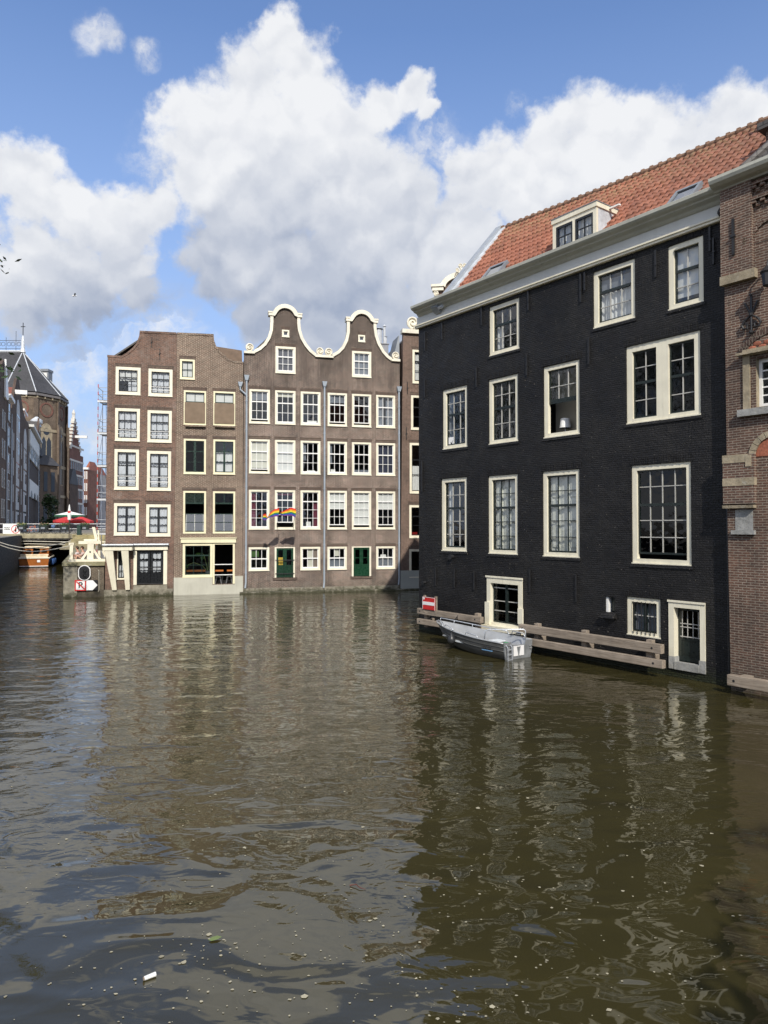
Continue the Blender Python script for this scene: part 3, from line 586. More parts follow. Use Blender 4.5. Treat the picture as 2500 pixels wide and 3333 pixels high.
for k in 'ab':        # open windows: the lower sash tilts inwards
    u0, z0, u1, z1 = winB[k+'2']; f = MB(); e = .003; w_ = .12
    f.box(u0+e,-.025,z0+e,u0+w_,.12,z1-e); f.box(u1-w_,-.025,z0+e,u1-e,.12,z1-e); f.box(u0+w_,-.027,z1-w_,u1-w_,.118,z1-e); f.box(u0+w_,-.05,z0+e,u1-w_,.118,z0+w_)
    o = f.obj('window', YCREAM, hB); a0, a1, c0, c1 = u0+w_, u1-w_, z0+w_, z1-w_
    s = MB(); s.box(a0, .04, c1-.72, a1, .1, c1-.62); s.box(a0, .04, c1-.62, a0+.05, .1, c1); s.box(a1-.05, .04, c1-.62, a1, .1, c1); s.box((a0+a1)/2-.025, .042, c1-.62, (a0+a1)/2+.025, .098, c1)
    if k == 'a':
        for i in range(11): s.hexa([(a0+.05,.03,c1-.6+i*.055),(a1-.05,.03,c1-.6+i*.055),(a1-.05,.09,c1-.57+i*.055),(a0+.05,.09,c1-.57+i*.055),(a0+.05,.035,c1-.59+i*.055),(a1-.05,.035,c1-.59+i*.055),(a1-.05,.095,c1-.56+i*.055),(a0+.05,.095,c1-.56+i*.055)])
        s.obj('louvre', SASHG, o)
    else:
        s.obj('sash', SASHG, o); p = MB(); p.quad((a0+.05,.07,c1-.62),(a1-.05,.07,c1-.62),(a1-.05,.07,c1),(a0+.05,.07,c1)); p.obj('pane', GLASSD, o)
    t_ = MB(); ty = .48
    for x in (a0+.03, a1-.07, (a0+a1)/2-.02): t_.hexa([(x,.05,c0+.01),(x+.04,.05,c0+.01),(x+.04,.09,c0+.01),(x,.09,c0+.01),(x,.05+ty,c0+1.2),(x+.04,.05+ty,c0+1.2),(x+.04,.09+ty,c0+1.2),(x,.09+ty,c0+1.2)])
    for fr in (.02, .5, .97): t_.box(a0+.03, .045+ty*fr, c0+1.2*fr, a1-.03, .085+ty*fr, c0+1.2*fr+.04)
    t_.obj('tilted_sash', SASHG, o)
    p = MB(); p.quad((a0+.05,.06,c0+.02),(a1-.05,.06,c0+.02),(a1-.05,.06+ty,c0+1.2),(a0+.05,.06+ty,c0+1.2)); p.obj('pane', TG, o)
    r = MB(); r.box(u0-.06, -.006, z1+.004, u1+.06, .03, z1+.235); r.obj('brick_lintel', SOLDIER, o)
f = MB(); f.box(4.6,-.12,3.36,8.1,-.003,3.64); f.box(4.55,-.18,3.64,8.14,-.003,3.70); f.obj('shop_lintel', YCREAM, hB)
o = window(hB, winB['shop'], YCREAM, SASHG, fw_=.15, V=3, H=[(.66,.09),(.33,.03)], gm=GLASSD, arch=False, name='shop_window')
f = MB(); e = .003; f.box(6.62+e,-.03,.66,6.73,.12,3.33-e); f.box(7.9,-.03,.66,8.03-e,.12,3.33-e); f.box(6.73,-.027,3.25,7.9,.118,3.33-e); f.box(6.602,-.028,1.14,6.617,.1,3.32)
o = f.obj('doorway', YCREAM, hB)
for z in (1.25, 1.93): 
    r = MB(); r.tube([(6.72, .02, z), (7.91, .02, z)], .032, 6); r.obj('guard_bar', WHITE, o)
m_ = MB(); m_.box(4.17,-.05,-.6,6.6,-.004,1.12); m_.box(8.03,-.05,-.6,8.56,-.004,1.16); m_.box(6.6,-.05,-.6,8.03,-.004,.62); m_.obj('plinth', PLINTH, hB)
coping(hB, [(4.28,17.02),(6.59,17.07),(6.6,16.68),(6.75,16.27),(7.11,15.87),(7.53,15.52),(7.95,15.36),(8.5,15.35)], .1, -.035, .33, BR_B)
m_ = MB(); m_.hexa([(6.2,1.2,15.3),(8.52,1.2,15.3),(8.52,8.9,15.3),(6.2,8.9,15.3),(6.2,2.0,16.85),(8.52,2.0,16.62),(8.52,8.9,16.62),(6.2,8.9,16.85)])
m_.hexa([(4.3,.35,15.2),(6.2,.35,15.2),(6.2,8.9,15.2),(4.3,8.9,15.2),(4.3,1.5,16.8),(6.2,1.5,16.85),(6.2,8.9,16.85),(4.3,8.9,16.8)]); m_.obj('roof', pm('brown_roof_sheet', (.13,.085,.055), .7, var=.25), hB)

# ---------------------------------------------------------------- houses 3 and 4: twin bell gables
COLS = {'C': [(8.92,10.28),(10.63,12.0),(12.35,13.70)], 'D': [(14.19,15.54),(15.89,17.25),(17.60,18.97)]}
def bell_house(key, label, lo, hi, gable, cx, tiny, shade):
    h = thing('canal_house', label, 'house', (FA[0], FA[1], 0), FYAW, 'canal houses in the row across the water')
    c3 = COLS[key]; att = (cx-.68, 14.76, cx+.68, 16.56); tn = (cx-.245, 17.22, cx+.245, 17.70)
    rows = [(11.31,13.58),(7.98,10.24),(4.25,6.87)]
    rects = [(a, z0, b, z1) for z0, z1 in rows for a, b in c3]; gr = [(c3[0][0],1.5,c3[0][1],3.05),(c3[2][0],1.5,c3[2][1],3.05)]; dr = (c3[1][0],1.0,c3[1][1],3.05)
    wall(h, [(lo,-.6),(hi,-.6)]+gable, rects+gr+[dr, att, tn], BR_C if key == 'C' else BR_D, eave=15.6, u_lo=lo, u_hi=hi)
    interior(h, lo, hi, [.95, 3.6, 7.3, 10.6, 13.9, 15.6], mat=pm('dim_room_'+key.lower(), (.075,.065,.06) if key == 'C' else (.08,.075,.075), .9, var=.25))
    window(h, att, CREAM, WHITE, fw_=.15, H='sash', cur=[('flat', GREYC, 0, 1, 0, 1)] if key == 'D' else [('flat', pm('dim_attic', (.10,.10,.12), .9), 0, 1, 0, 1)])  # house C: dark sheet behind the pane stands for the unlit attic
    window(h, tn, CREAM, WHITE, fw_=.1, V=1, H=[], sw=.03, cur=[('flat', GREYC)], arch=True)
    for i, r_ in enumerate(rects+gr):
        H = 'sash' if i < 6 else 'tall' if i < 9 else 'low'
        window(h, r_, CREAM, WHITE, fw_=.13, H=H, cur=shade.get(i, ()), open_=.06 if (key, i) in (('C',0),('C',3),('D',0),('D',1),('D',6),('D',7),('D',8)) else (.13 if (key, i) == ('C', 7) else 0))
    u0, z0, u1, z1 = dr; f = MB(); f.box(u0+.003,-.02,z0+.003,u0+.12,.12,z1-.003); f.box(u1-.12,-.02,z0+.003,u1-.003,.12,z1-.003); f.box(u0+.12,-.018,z1-.07,u1-.12,.118,z1-.003)
    o = f.obj('door', CREAM, h)
    for s_ in (0, 1):
        x0 = u0+.125+s_*(u1-u0-.25)/2; x1 = x0+(u1-u0-.25)/2-.005; l = MB()
        l.box(x0,.05,z0+.02,x0+.12,.11,z1-.08); l.box(x1-.12,.05,z0+.02,x1,.11,z1-.08); l.box(x0+.12,.052,z0+.02,x1-.12,.108,z0+.16); l.box(x0+.12,.052,z1-.2,x1-.12,.108,z1-.08); l.box(x0+.12,.052,z0+.72,x1-.12,.108,z0+.84); l.box(x0+.12,.07,z0+.16,x1-.12,.1,z0+.72)
        if key == 'D': l.box(x0+.12,.054,z0+1.25,x1-.12,.106,z0+1.3)
        l.obj('leaf', GREEN, o); p = MB(); p.quad((x0+.12,.08,z0+.84),(x1-.12,.08,z0+.84),(x1-.12,.08,z1-.2),(x0+.12,.08,z1-.2)); p.obj('pane', GLASS, o)
    if key == 'C':
        g = MB()
        for z in (z0+.25, z0+1.15): g.box(u0+.04,-.075,z,u1-.04,-.05,z+.05)
        for k in range(11): g.tube([(u0+.15+k*(u1-u0-.3)/10,-.062,z0+.05),(u0+.15+k*(u1-u0-.3)/10,-.062,z0+1.2)], .012, 4)
        g.obj('iron_gate', IRON, o)
        m_ = MB(); m_.quad((u0+.22,.2,z0+.75),(u0+.62,.2,z0+.75),(u0+.62,.2,z0+1.35),(u0+.22,.2,z0+1.35)); m_.obj('yellow_panel', pm('yellow_card', (.75,.50,.06), .7), o)
    m_ = MB(); m_.box(u0-.12,-.05,z0-.16,u1+.12,-.004,z0-.01); m_.obj('door_step', SOLDIER, o)
    m_ = MB(); m_.box(lo+.02,-.12,.02,hi-.02,-.004,.34); m_.box(lo-.22 if key == 'C' else lo+.01,-.42,-.6,hi-.01 if key == 'C' else hi+.08,-.12,.12); m_.obj('plinth', STONE, h)
    return h
gC = [(13.945,16.05),(13.36,16.19),(13.05,16.42),(12.74,16.79),(12.47,17.23),(12.31,17.76),(12.26,18.22),(12.29,18.58),(12.36,18.7),(12.12,18.79),(11.97,19.09),(11.66,19.29),(11.28,19.35),(10.9,19.26),(10.6,19.06),(10.43,18.8),(10.2,18.7),(10.30,18.56),(10.32,18.16),(10.29,17.62),(10.15,17.12),(9.89,16.68),(9.56,16.36),(9.22,16.15),(8.57,15.9)]
gD = [(19.3,16.02),(18.69,16.21),(18.49,16.32),(18.16,16.65),(17.84,17.19),(17.65,17.73),(17.57,18.28),(17.6,18.62),(17.68,18.72),(17.42,18.81),(17.27,19.09),(16.95,19.33),(16.59,19.38),(16.27,19.32),(15.95,19.15),(15.75,18.84),(15.5,18.72),(15.55,18.55),(15.55,17.83),(15.43,17.27),(15.2,16.79),(14.88,16.45),(14.53,16.22),(13.95,16.05)]
shC = {0:[('flat', GREYC,0,1,.7,1)], 1:[('flat', CBLIND,0,1,.86,1)], 3:[('flat', CBLIND,0,1,.06,1)], 4:[('flat', BLIND)], 5:[('wavy', GREYC,0,.25,.4,1),('flat', BLIND,.3,.8,0,.07)],
 6:[('wavy', WINE,0,.3,0,1)], 7:[('flat', WINE,0,1,.9,1)], 8:[('wavy', WINE,.68,1,0,.75),('flat', BLIND,.25,.55,0,.16)], 2:[('flat', BLIND,.3,.9,0,.1)], 9:[('flat', PLANT,0,.5,.6,.9)], 10:[('flat', CBLIND,.33,.66,.0,1),('flat', pm('taupe_blind',(.25,.2,.17),.9),.66,1,0,1)]}
shD = {0:[('flat', GREYC,0,1,.72,1)], 2:[('wavy', GREYC,0,.4,0,1),('wavy', GREYC,.55,1,0,.9)], 3:[('wavy', GREYC,0,.2,.3,1),('flat', BLIND,.1,.4,0,.12)], 4:[('flat', GREYC,0,1,0,.12)], 5:[('wavy', DKBLUE,0,1,0,1)],
 6:[('flat', BLIND,0,1,.5,1)], 7:[('flat', BLIND)], 8:[('flat', BLIND,0,1,.5,1)], 9:[('flat', CBLIND,.36,.64,.6,1),('wavy', GREYC,0,1,0,.45)], 10:[('flat', BLIND,.2,.55,.5,.66),('wavy', GREYC,0,1,0,.45)]}
hC = bell_house('C', 'dark brick house with bell gable and wine red drapes, rainbow flags at its window', 8.56, 13.945, gC, 11.32, None, shC)
hD = bell_house('D', 'dark brick bell gabled house with a closed green door and metal flues behind it', 13.955, 19.3, gD, 16.57, None, shD)
def bell_trim(h, cx, l, r):
    coping(h, l, .17); coping(h, r, .17)
    m_ = MB(); A = [(cx+.86*math.cos(R(a)), 18.52+.86*math.sin(R(a))) for a in range(163, 16, -7)]
    coping(h, [(cx-1.13,18.82),(cx-.88,18.82)]+A+[(cx+.88,18.82),(cx+1.13,18.82)], .24, -.17, .36)
    for s_ in (-1, 1): m_.box(cx+s_*1.15,-.2,18.76,cx+s_*.86,.36,18.86); m_.box(cx+s_*1.1,-.16,18.6,cx+s_*.86,.34,18.76)
    m_.obj('cap_moulding', COPING, h)
bell_trim(hC, 11.29, [(9.2,16.15),(9.56,16.36),(9.89,16.68),(10.15,17.12),(10.29,17.62),(10.32,18.16),(10.32,18.62)], [(12.27,18.62),(12.26,18.22),(12.31,17.76),(12.47,17.23),(12.74,16.79),(13.05,16.42),(13.4,16.16)])
bell_trim(hD, 16.58, [(14.5,16.2),(14.88,16.45),(15.2,16.79),(15.43,17.27),(15.55,17.83),(15.55,18.62)], [(17.58,18.62),(17.57,18.28),(17.65,17.73),(17.84,17.19),(18.16,16.65),(18.49,16.32),(18.72,16.18)])
for h, b0, b1, zb, sc in ((hC,8.56,9.27,15.94,[(8.93,16.38,.27,1)]), (hC,13.32,13.947,15.96,[(13.66,16.4,.26,-1)]), (hD,13.953,14.57,15.96,[(14.25,16.4,.26,1)]), (hD,18.67,19.31,15.98,[(19.0,16.42,.27,-1)])):
    m_ = MB(); m_.box(b0,-.16,zb,b1,.34,zb+.16)
    for q_ in sc: scroll(m_, *q_)
    m_.obj('scroll_ornament', COPING, h)
downpipe(hC, 8.74, 14.46, .36, elbow=(8.33, 13.99, 13.14)); downpipe(hD, 13.96, 14.3, .28); downpipe(hD, 19.22, 14.2, .38)
for h, lo, hi in ((hC, 8.6, 13.9), (hD, 14.0, 19.25)): gable_roof(h, lo, hi, 15.6, 18.3, .34, 9, GTILE)
ch = MB(); ch.box(18.05,2.2,15.7,19.05,3.0,17.75); ch.box(18.0,2.15,17.75,19.1,3.05,17.82); c_ = ch.obj('chimney', pm('zinc_grey_box', (.26,.27,.30), .5), hD)
for (x, r_, h1) in ((18.42,.25,1.25), (18.85,.1,1.5), (18.92,.12,.65)):
    m_ = MB(); m_.lathe([(r_,17.82),(r_,17.82+h1*.8),(r_*.9,17.82+h1*.8),(r_*.9,17.82+h1*.86)], (x,2.6,0), 12); m_.lathe([(r_*1.35,17.82+h1*.9),(r_*.2,17.82+h1)], (x,2.6,0), 12); m_.obj('flue', pm('flue_grey', (.50,.52,.55), .4), c_, smooth=False)
m_ = MB(); m_.hexa([(18.9,.4,16.05),(19.4,.4,16.05),(19.4,2.2,16.05),(18.9,2.2,16.05),(19.38,.6,18.0),(19.44,.6,18.0),(19.44,2.2,18.0),(19.38,2.2,18.0)]); m_.obj('side_gutter', LEAD, hD)

# ---------------------------------------------------------------- house 5, partly behind the black house
hE = thing('canal_house', 'brown brick house topped by a stone scroll, half hidden behind the black house', 'house', (FA[0], FA[1], 0), FYAW, 'canal houses in the row across the water')
winE = [(20.23,14.54,21.25,16.91),(20.12,11.25,21.2,13.67),(20.02,6.77,21.15,10.31),(19.99,3.64,21.1,5.93),(19.98,.88,21.1,2.84)]
wall(hE, [(19.325,-.6),(21.6,-.6),(21.6,18.02),(19.56,18.02)], winE, BR_E, eave=17.5, u_lo=19.56)
interior(hE, 19.6, 21.55, [.8, 3.2, 6.5, 11, 14.3, 17.4])
ce = [[('wavy', SHEER,.1,.9,.05,.95)], [], [('wavy', SHEER,0,1,0,.55)], [('flat', REDP,.1,.6,0,.12)], []]
for i, r_ in enumerate(winE): window(hE, r_, CREAM, SASHK, fw_=.16, V=1, H=[(.68,.08),(.36,.04)] if i != 4 else [(.3,.03)], cur=ce[i], gm=GLASSD if i in (1, 3, 4) else GLASS)
m_ = MB(); m_.box(19.45,-.2,18.02,21.65,.36,18.3); scroll(m_, 20.25, 18.82, .44, -1); m_.tube([(20.3,-.08,18.42),(20.7,-.1,18.48),(21.1,-.1,18.65),(21.5,-.1,18.95)], [.12,.16,.16,.1], 7); m_.obj('scroll_ornament', COPING, hE)
m_ = MB(); m_.box(19.33,-.06,-.6,21.59,-.004,1.35); m_.obj('plinth', PLINTH2, hE)
m_ = MB(); m_.box(19.36,-.4,-.6,21.59,-.065,.1); m_.obj('quay_ledge', STONE, hE)
for u, z in ((19.86, 13.75), (19.78, 10.55)):
    m_ = MB(); m_.tube([(u,-.04,z),(u,-.04,z+.85)], .028, 5); m_.tube([(u-.05,-.05,z+.35),(u+.06,-.05,z+.42)], .025, 5); m_.obj('wall_anchor', IRON, hE)
gable_roof(hE, 19.6, 21.55, 17.5, 18.6, .34, 9, GTILE)
# ---------------------------------------------------------------- the black house
hK = thing('black_house', 'black painted brick house with cream windows and a red tiled roof above the water', 'house', (BA[0], BA[1], 0), BYAW)
KW = dict(T1=(4.24,10.92,5.78,12.81), T2=(9.02,10.90,10.58,12.77), T3=(11.70,10.84,12.80,12.76), U1=(1.54,7.58,3.01,10.04), U2=(4.20,7.54,5.70,10.02), U3=(6.90,7.51,8.45,10.02), U4=(10.24,7.61,12.68,10.05),
 M1=(1.45,3.42,2.98,6.38), M2=(4.16,3.38,5.67,6.34), M3=(6.84,3.37,8.42,6.34), M4=(10.40,3.27,12.36,6.30), G1=(4.10,.70,5.90,2.48), G2=(9.42,1.67,9.78,2.16), G3=(10.20,1.05,11.36,2.23), G4=(11.64,.34,12.77,2.21))
wall(hK, [(0,-1.2),(13.55,-1.2),(13.55,13.2),(0,13.2)], list(KW.values()), BLACK, eave=13.2, D=7.2, rdepth=.3, depth=.34)
interior(hK, 0, 13.4, [.3, 3.1, 7.3, 10.6, 13.1], y0=.36, y1=4.6, mat=pm('dim_room_black_house', (.06,.055,.05), .9, var=.3))
kw = dict(fy=(.045,.19), gy=.15, arch=False, bm_=BARS, mw=.028, bw_=.15)
SH6 = [(.72,.09),(.86,.026),(.24,.026),(.48,.026)]
def shutters(o, rc):
    u0, z0, u1, z1 = rc; m = MB(); n = 3; w_ = (u1-u0-.4)/n
    for i in range(n):
        x0 = u0+.2+i*w_; yy = .235+.04*(i % 2)
        m.hexa([(x0,yy,z0+.17),(x0+w_,yy+.05-.1*(i % 2),z0+.17),(x0+w_,yy+.09-.1*(i % 2),z0+.17),(x0,yy+.04,z0+.17),(x0,yy,z1-.17),(x0+w_,yy+.05-.1*(i % 2),z1-.17),(x0+w_,yy+.09-.1*(i % 2),z1-.17),(x0,yy+.04,z1-.17)])
        for a, b in ((.06,.36),(.4,.68),(.72,.95)):
            H = z1-z0-.34; m.box(x0+.07, yy-.02, z0+.17+a*H, x0+w_-.07, yy+.045, z0+.17+b*H)
    m.obj('shutter', pm('ivory_shutter', (.78,.78,.71), .5, var=.04), o)
GO = dict(
 T1=dict(V=3, H=[(.62,.085),(.31,.026)], cur=[('wavy', SHEER,0,.3,0,.6)]), T2=dict(V=3, H=[(.64,.085),(.32,.026)], cur=[('wavy', SHEER,0,1,.0,.62),('flat', GREYC,0,1,.64,.9)]),
 T3=dict(V=2, H=[(.60,.085),(.30,.026)], cur=[('flat', SHEER,0,1,.12,1)]), U1=dict(V=3, H=[(.58,.085),(.79,.026),(.29,.026)], cur=[('wavy', GREYC,0,.2,.0,1)]), U2=dict(V=3, H=[(.55,.085),(.78,.026),(.28,.026)]),
 M1=dict(V=3, H=[(.60,.085),(.80,.026),(.40,.026),(.2,.026)], cur=[('wavy', SHEER,0,.27,0,.98)]), M2=dict(V=3, H=[(.60,.085),(.80,.026),(.40,.026),(.2,.026)], bm_=SASHB), M3=dict(V=3, H=[(.61,.085),(.80,.026),(.41,.026),(.2,.026)], bm_=SASHB),
 M4=dict(V=4, H=[(.585,.085),(.80,.026),(.40,.026),(.2,.026)], gm=GLASSD, open_=.055))
for k, g in GO.items():
    a = dict(kw); a.update(g); o = window(hK, KW[k], CREAM, SASHB, fw_=.16, V=a.pop('V'), H=a.pop('H'), **a)
    if k in ('M2', 'M3'): shutters(o, KW[k])
# the window with its lower sash slid up, and the double window
u0, z0, u1, z1 = KW['U3']; zc = z0+.52*(z1-z0)
a = dict(kw); a['gm'] = GLASS; o = window(hK, KW['U3'], CREAM, SASHB, fw_=.16, V=3, H=[(.09,.085),(.5,.026)], open_=.47, **a)
m_ = MB(); m_.quad((u0-.2,.9,z0-.2),(u1+.3,.9,z0-.2),(u1+.3,.9,z1+.2),(u0-.2,.9,z1+.2)); m_.obj('back_wall', ROOMW, o)
u0, z0, u1, z1 = KW['U4']; um = (u0+u1)/2
o1 = window(hK, (u0, z0, um+.002, z1), CREAM, SASHB, fw_=.2, V=2, H=[(.53,.085),(.76,.026),(.27,.026)], gm=GLASSD, **kw)
o2 = window(hK, (um-.001, z0+.001, u1, z1-.001), CREAM, SASHB, fw_=.2, V=2, H=[(.53,.085),(.76,.026),(.27,.026)], gm=GLASSD, **{**kw, 'fy': (.042, .187)})
# low openings near the water
o = window(hK, KW['G1'], CREAM, SASHB, fw_=.2, V=2, H=[(.88,.04),(.55,.03),(.3,.03)], center=.12, gm=GLASSD, **{**kw, 'bw_': .1, 'fy': (-.03, .19)})
m_ = MB(); m_.box(4.06,-.065,2.485,5.94,-.034,2.55); m_.obj('hood', CREAM, o); m_ = MB(); m_.box(4.02,-.24,.52,5.98,-.005,.70); m_.obj('sill', CREAM, o)
for b_ in ((4.06,-.1,.72,4.3,-.033,1.55),(5.74,-.1,.9,5.96,-.033,1.45)): m_ = MB(); m_.box(*b_); m_.obj('stone_block', CREAM, o)
u0, z0, u1, z1 = KW['G2']; m_ = MB(); m_.box(u0+.003,.04,z0+.003,u0+.09,.22,z1-.003); m_.box(u0+.09,.2,z0+.02,u1-.003,.23,z1-.003)
o = m_.obj('vent_window', WHITE, hK); m_ = MB(); m_.quad((u0+.09,.19,z0+.02),(u1-.01,.19,z0+.02),(u1-.01,.19,z1-.02),(u0+.09,.19,z1-.02)); m_.obj('shutter', SASHB, o)
m_ = MB(); m_.hexa([(9.3,-.2,1.5),(9.85,-.2,1.5),(9.85,-.002,1.5),(9.3,-.002,1.5),(9.34,-.18,1.56),(9.82,-.18,1.56),(9.82,-.002,1.68),(9.34,-.002,1.68)]); m_.obj('sill', BLACK, hK)
o = window(hK, KW['G3'], CREAM, SASHB, fw_=.15, V=2, H=[(.55,.03)], center=.1, gm=GLASS, cur=[('wavy', GREYC,0,1,0,1)], **{**kw, 'bw_': .12})
m_ = MB()
for k in range(6): x = 10.42+k*.145; m_.tube([(x,.02,1.1),(x,.02,2.1)], .012, 5)
m_.obj('iron_grille', IRON, o)
u0, z0, u1, z1 = KW['G4']; f = MB(); f.box(u0+.003,-.03,z0+.26,u0+.17,.2,z1-.003); f.box(u1-.16,-.03,z0+.26,u1-.003,.2,z1-.003); f.box(u0+.17,-.032,z1-.17,u1-.16,.198,z1-.004); f.box(u0-.02,-.06,z1-.02,u1+.02,-.034,z1+.04)
o = f.obj('water_door', CREAM, hK)
f = MB(); f.box(u0+.003,-.04,z0-.1,u0+.19,.22,z0+.255); f.box(u1-.19,-.04,z0-.1,u1-.003,.22,z0+.255); f.box(u0+.19,-.06,z0-.1,u1-.19,.1,z0+.12); f.obj('door_sill', STONEG, o)
l = MB(); a0, a1, c0, c1 = u0+.18, u1-.17, z0+.12, z1-.17; gy = .2
l.box(a0,gy,c0,a0+.09,gy+.05,c1); l.box(a1-.09,gy,c0,a1,gy+.05,c1); l.box(a0+.09,gy,c0,a1-.09,gy+.049,c0+.12); l.box(a0+.09,gy,c0+.62,a1-.09,gy+.049,c0+.72); l.box(a0+.09,gy,c1-.09,a1-.09,gy+.049,c1); l.box(a0+.09,gy+.02,c0+.12,a1-.09,gy+.045,c0+.62); l.box(a0+.15,gy+.004,c0+.2,a1-.15,gy+.022,c0+.54)
l.obj('leaf', SASHB, o); p = MB(); p.quad((a0+.09,gy+.03,c0+.72),(a1-.09,gy+.03,c0+.72),(a1-.09,gy+.03,c1-.09),(a0+.09,gy+.03,c1-.09)); p.obj('pane', GLASSD, o)
g = MB()
for k in range(4): x = a0+.14+k*(a1-a0-.28)/3; g.tube([(x,gy-.03,c0+.7),(x,gy-.03,c1-.1)], .012, 5)
for z in (c0+.72, c0+1.0, c0+1.1): g.box(a0+.08,gy-.045,z,a1-.08,gy-.02,z+.022)
g.obj('iron_grille', BARS, o)
# brick heads over the openings, painted like the wall
for k in ('T1','T2','T3','U1','U2','U3','U4','M1','M2','M3','M4','G3'):
    u0, z0, u1, z1 = KW[k]; m_ = MB(); n = int((u1-u0+.2)/.075)
    for i in range(n): x = u0-.1+i*(u1-u0+.2)/n; m_.box(x, -.008-.006*(i % 3), z1+.012, x+.062, .02, z1+.235)
    m_.obj('brick_lintel', BLACK, hK)
    m_ = MB(); m_.hexa([(u0-.06,-.035,z0-.1),(u1+.06,-.035,z0-.1),(u1+.06,-.002,z0-.1),(u0-.06,-.002,z0-.1),(u0-.06,-.02,z0-.01),(u1+.06,-.02,z0-.01),(u1+.06,-.002,z0-.01),(u0-.06,-.002,z0-.01)]); m_.obj('sill', BLACK, hK)
# iron wall anchors
for i, (u, z, h_) in enumerate([(1.55,12.15,.68),(3.87,12.2,.72),(6.25,12.2,.7),(8.55,11.9,.95),(8.72,12.25,.6),(11.32,11.95,.82),(13.02,12.2,.7),(13.12,11.8,.75),(.44,11.9,.82),(.43,9.9,.78),(3.57,9.85,.78),(6.16,9.85,.78),(8.86,9.75,.9),(.25,5.9,1.3),(1.12,1.97,.74),(2.28,1.97,.74),(3.41,1.95,.73),(6.26,2.08,.82),(8.29,1.9,.92)]):
    m_ = MB(); m_.box(u-.028,-.06,z,u+.028,-.02,z+h_); m_.box(u-.02,-.075,z+h_*.42,u+.05,-.06,z+h_*.5); m_.tube([(u,-.02,z+h_*.45),(u,.05,z+h_*.45)], .02, 5); m_.obj('wall_anchor', IRON, hK)
for (u, z, r_) in ((2.15,3.2,.085), (.42,2.05,.06)):
    m_ = MB(); m_.tube([(u,.02,z),(u,-.14,z-.01)], r_, 12); m_.tube([(u,-.14,z-.01),(u,-.16,z-.01)], r_*1.25, 12); m_.obj('vent_pipe', IRON, hK)
# frieze, gutter and roof
m_ = MB(); m_.box(-.05,-.06,13.02,13.62,-.004,13.42); fz = m_.obj('frieze', GREYP, hK)
m_ = MB(); P_ = [(-.10,12.93),(-.13,12.95),(-.13,13.0),(-.17,13.02),(-.17,13.07),(-.063,13.09),(-.004,13.09),(-.004,12.93)]
def run(m, prof, u0, u1):     # profile of (y,z) carried along the wall
    n = len(prof); m.add([(u0,y,z) for y, z in prof]+[(u1,y,z) for y, z in prof], [tuple(range(n)), tuple(range(2*n-1,n-1,-1))]+[(i,i+n,(i+1)%n+n,(i+1)%n) for i in range(n)])
run(m_, P_, -.1, 13.5); fix_normals(m_.obj('moulding', CREAM, hK))
m_ = MB(); run(m_, [(-.004,13.42),(-.10,13.42),(-.15,13.46),(-.17,13.50),(-.20,13.52),(-.34,13.56),(-.36,13.60),(-.46,13.64),(-.52,13.70),(-.53,13.79),(-.50,13.81),(-.47,13.73),(-.2,13.70),(-.004,13.72)], .08, 13.62); fix_normals(m_.obj('gutter', GUTTER, hK))
m_ = MB(); m_.box(-.02,-.002,13.2,13.55,7.2,13.42); m_.obj('eaves_floor', LEAD, hK)
U0, U1, YE, ZE, YR = 1.5, 15.2, .02, 13.62, 3.55
def ridge_z(u): return 17.62-.42*math.sin(min(1, max(0, (u-U0)/(U1-U0)))*math.pi*.62)**1.2
def roof_mesh():
    nu, per, cr = 12, .226, 14; n_t = int((U1-U0)/per); vs = []; fs = []; tl = []
    us = np.linspace(0, n_t, n_t*nu//2+1); L_ = math.hypot(YR-YE, 3.9)
    prof = [(0.0, .062), (.12, .056), (.55, .03), (.97, .012), (.999, .008)]
    rows = [(c+s_, h_, c) for c in range(cr) for s_, h_ in prof]; jit = rng.normal(0, .0075, (cr, n_t+2)); sag = rng.normal(0, .006, cr)
    for (s_, h_, c) in rows:
        f = s_/cr
        for x in us:
            u = U0+x*per; fr = (x) % 1.0
            wv = .034*math.sin(2*math.pi*fr)+.013*math.sin(4*math.pi*fr+.8)
            z = ZE+(ridge_z(u)-ZE)*f; y = YE+(YR-YE)*f; o_ = h_+wv+jit[c, int(x)]+sag[c]
            vs.append((u, y-.73*o_, z+.68*o_)); tl.append((math.floor(x-.02), c, 0))
    n = len(us)
    for i in range(len(rows)-1):
        for j in range(n-1): fs.append((i*n+j, i*n+j+1, (i+1)*n+j+1, (i+1)*n+j))
    me = bpy.data.meshes.new('roof'); me.from_pydata(vs, [], fs); me.materials.append(PANTILE)
    at = me.attributes.new('tile', 'FLOAT_VECTOR', 'FACE'); nf = len(fs)
    tv = []
    for i in range(len(rows)-1):
        for j in range(n-1): tv += [math.floor((us[j]+us[j+1])/2), rows[i][2], 0]
    at.data.foreach_set('vector', tv); me.polygons.foreach_set('use_smooth', [True]*nf)
    o = bpy.data.objects.new('roof', me); COL.objects.link(o); o.parent = hK; return o
rf = roof_mesh()
m_ = MB(); m_.add([(U0,YR,ridge_z(U0)),(U1+.1,YR,ridge_z(U1)),(U1+.1,7.15,13.5),(U0,7.15,13.5)], [(0,1,2,3)]); m_.add([(U0+.02,YE,13.42),(U0+.02,YR,ridge_z(U0)-.03),(U0+.02,7.15,13.42)], [(0,1,2)]); m_.add([(U1,YE,13.42),(U1,YR,ridge_z(U1)),(U1,7.15,13.42)], [(0,2,1)]); m_.obj('back_slope', RTILE, rf)
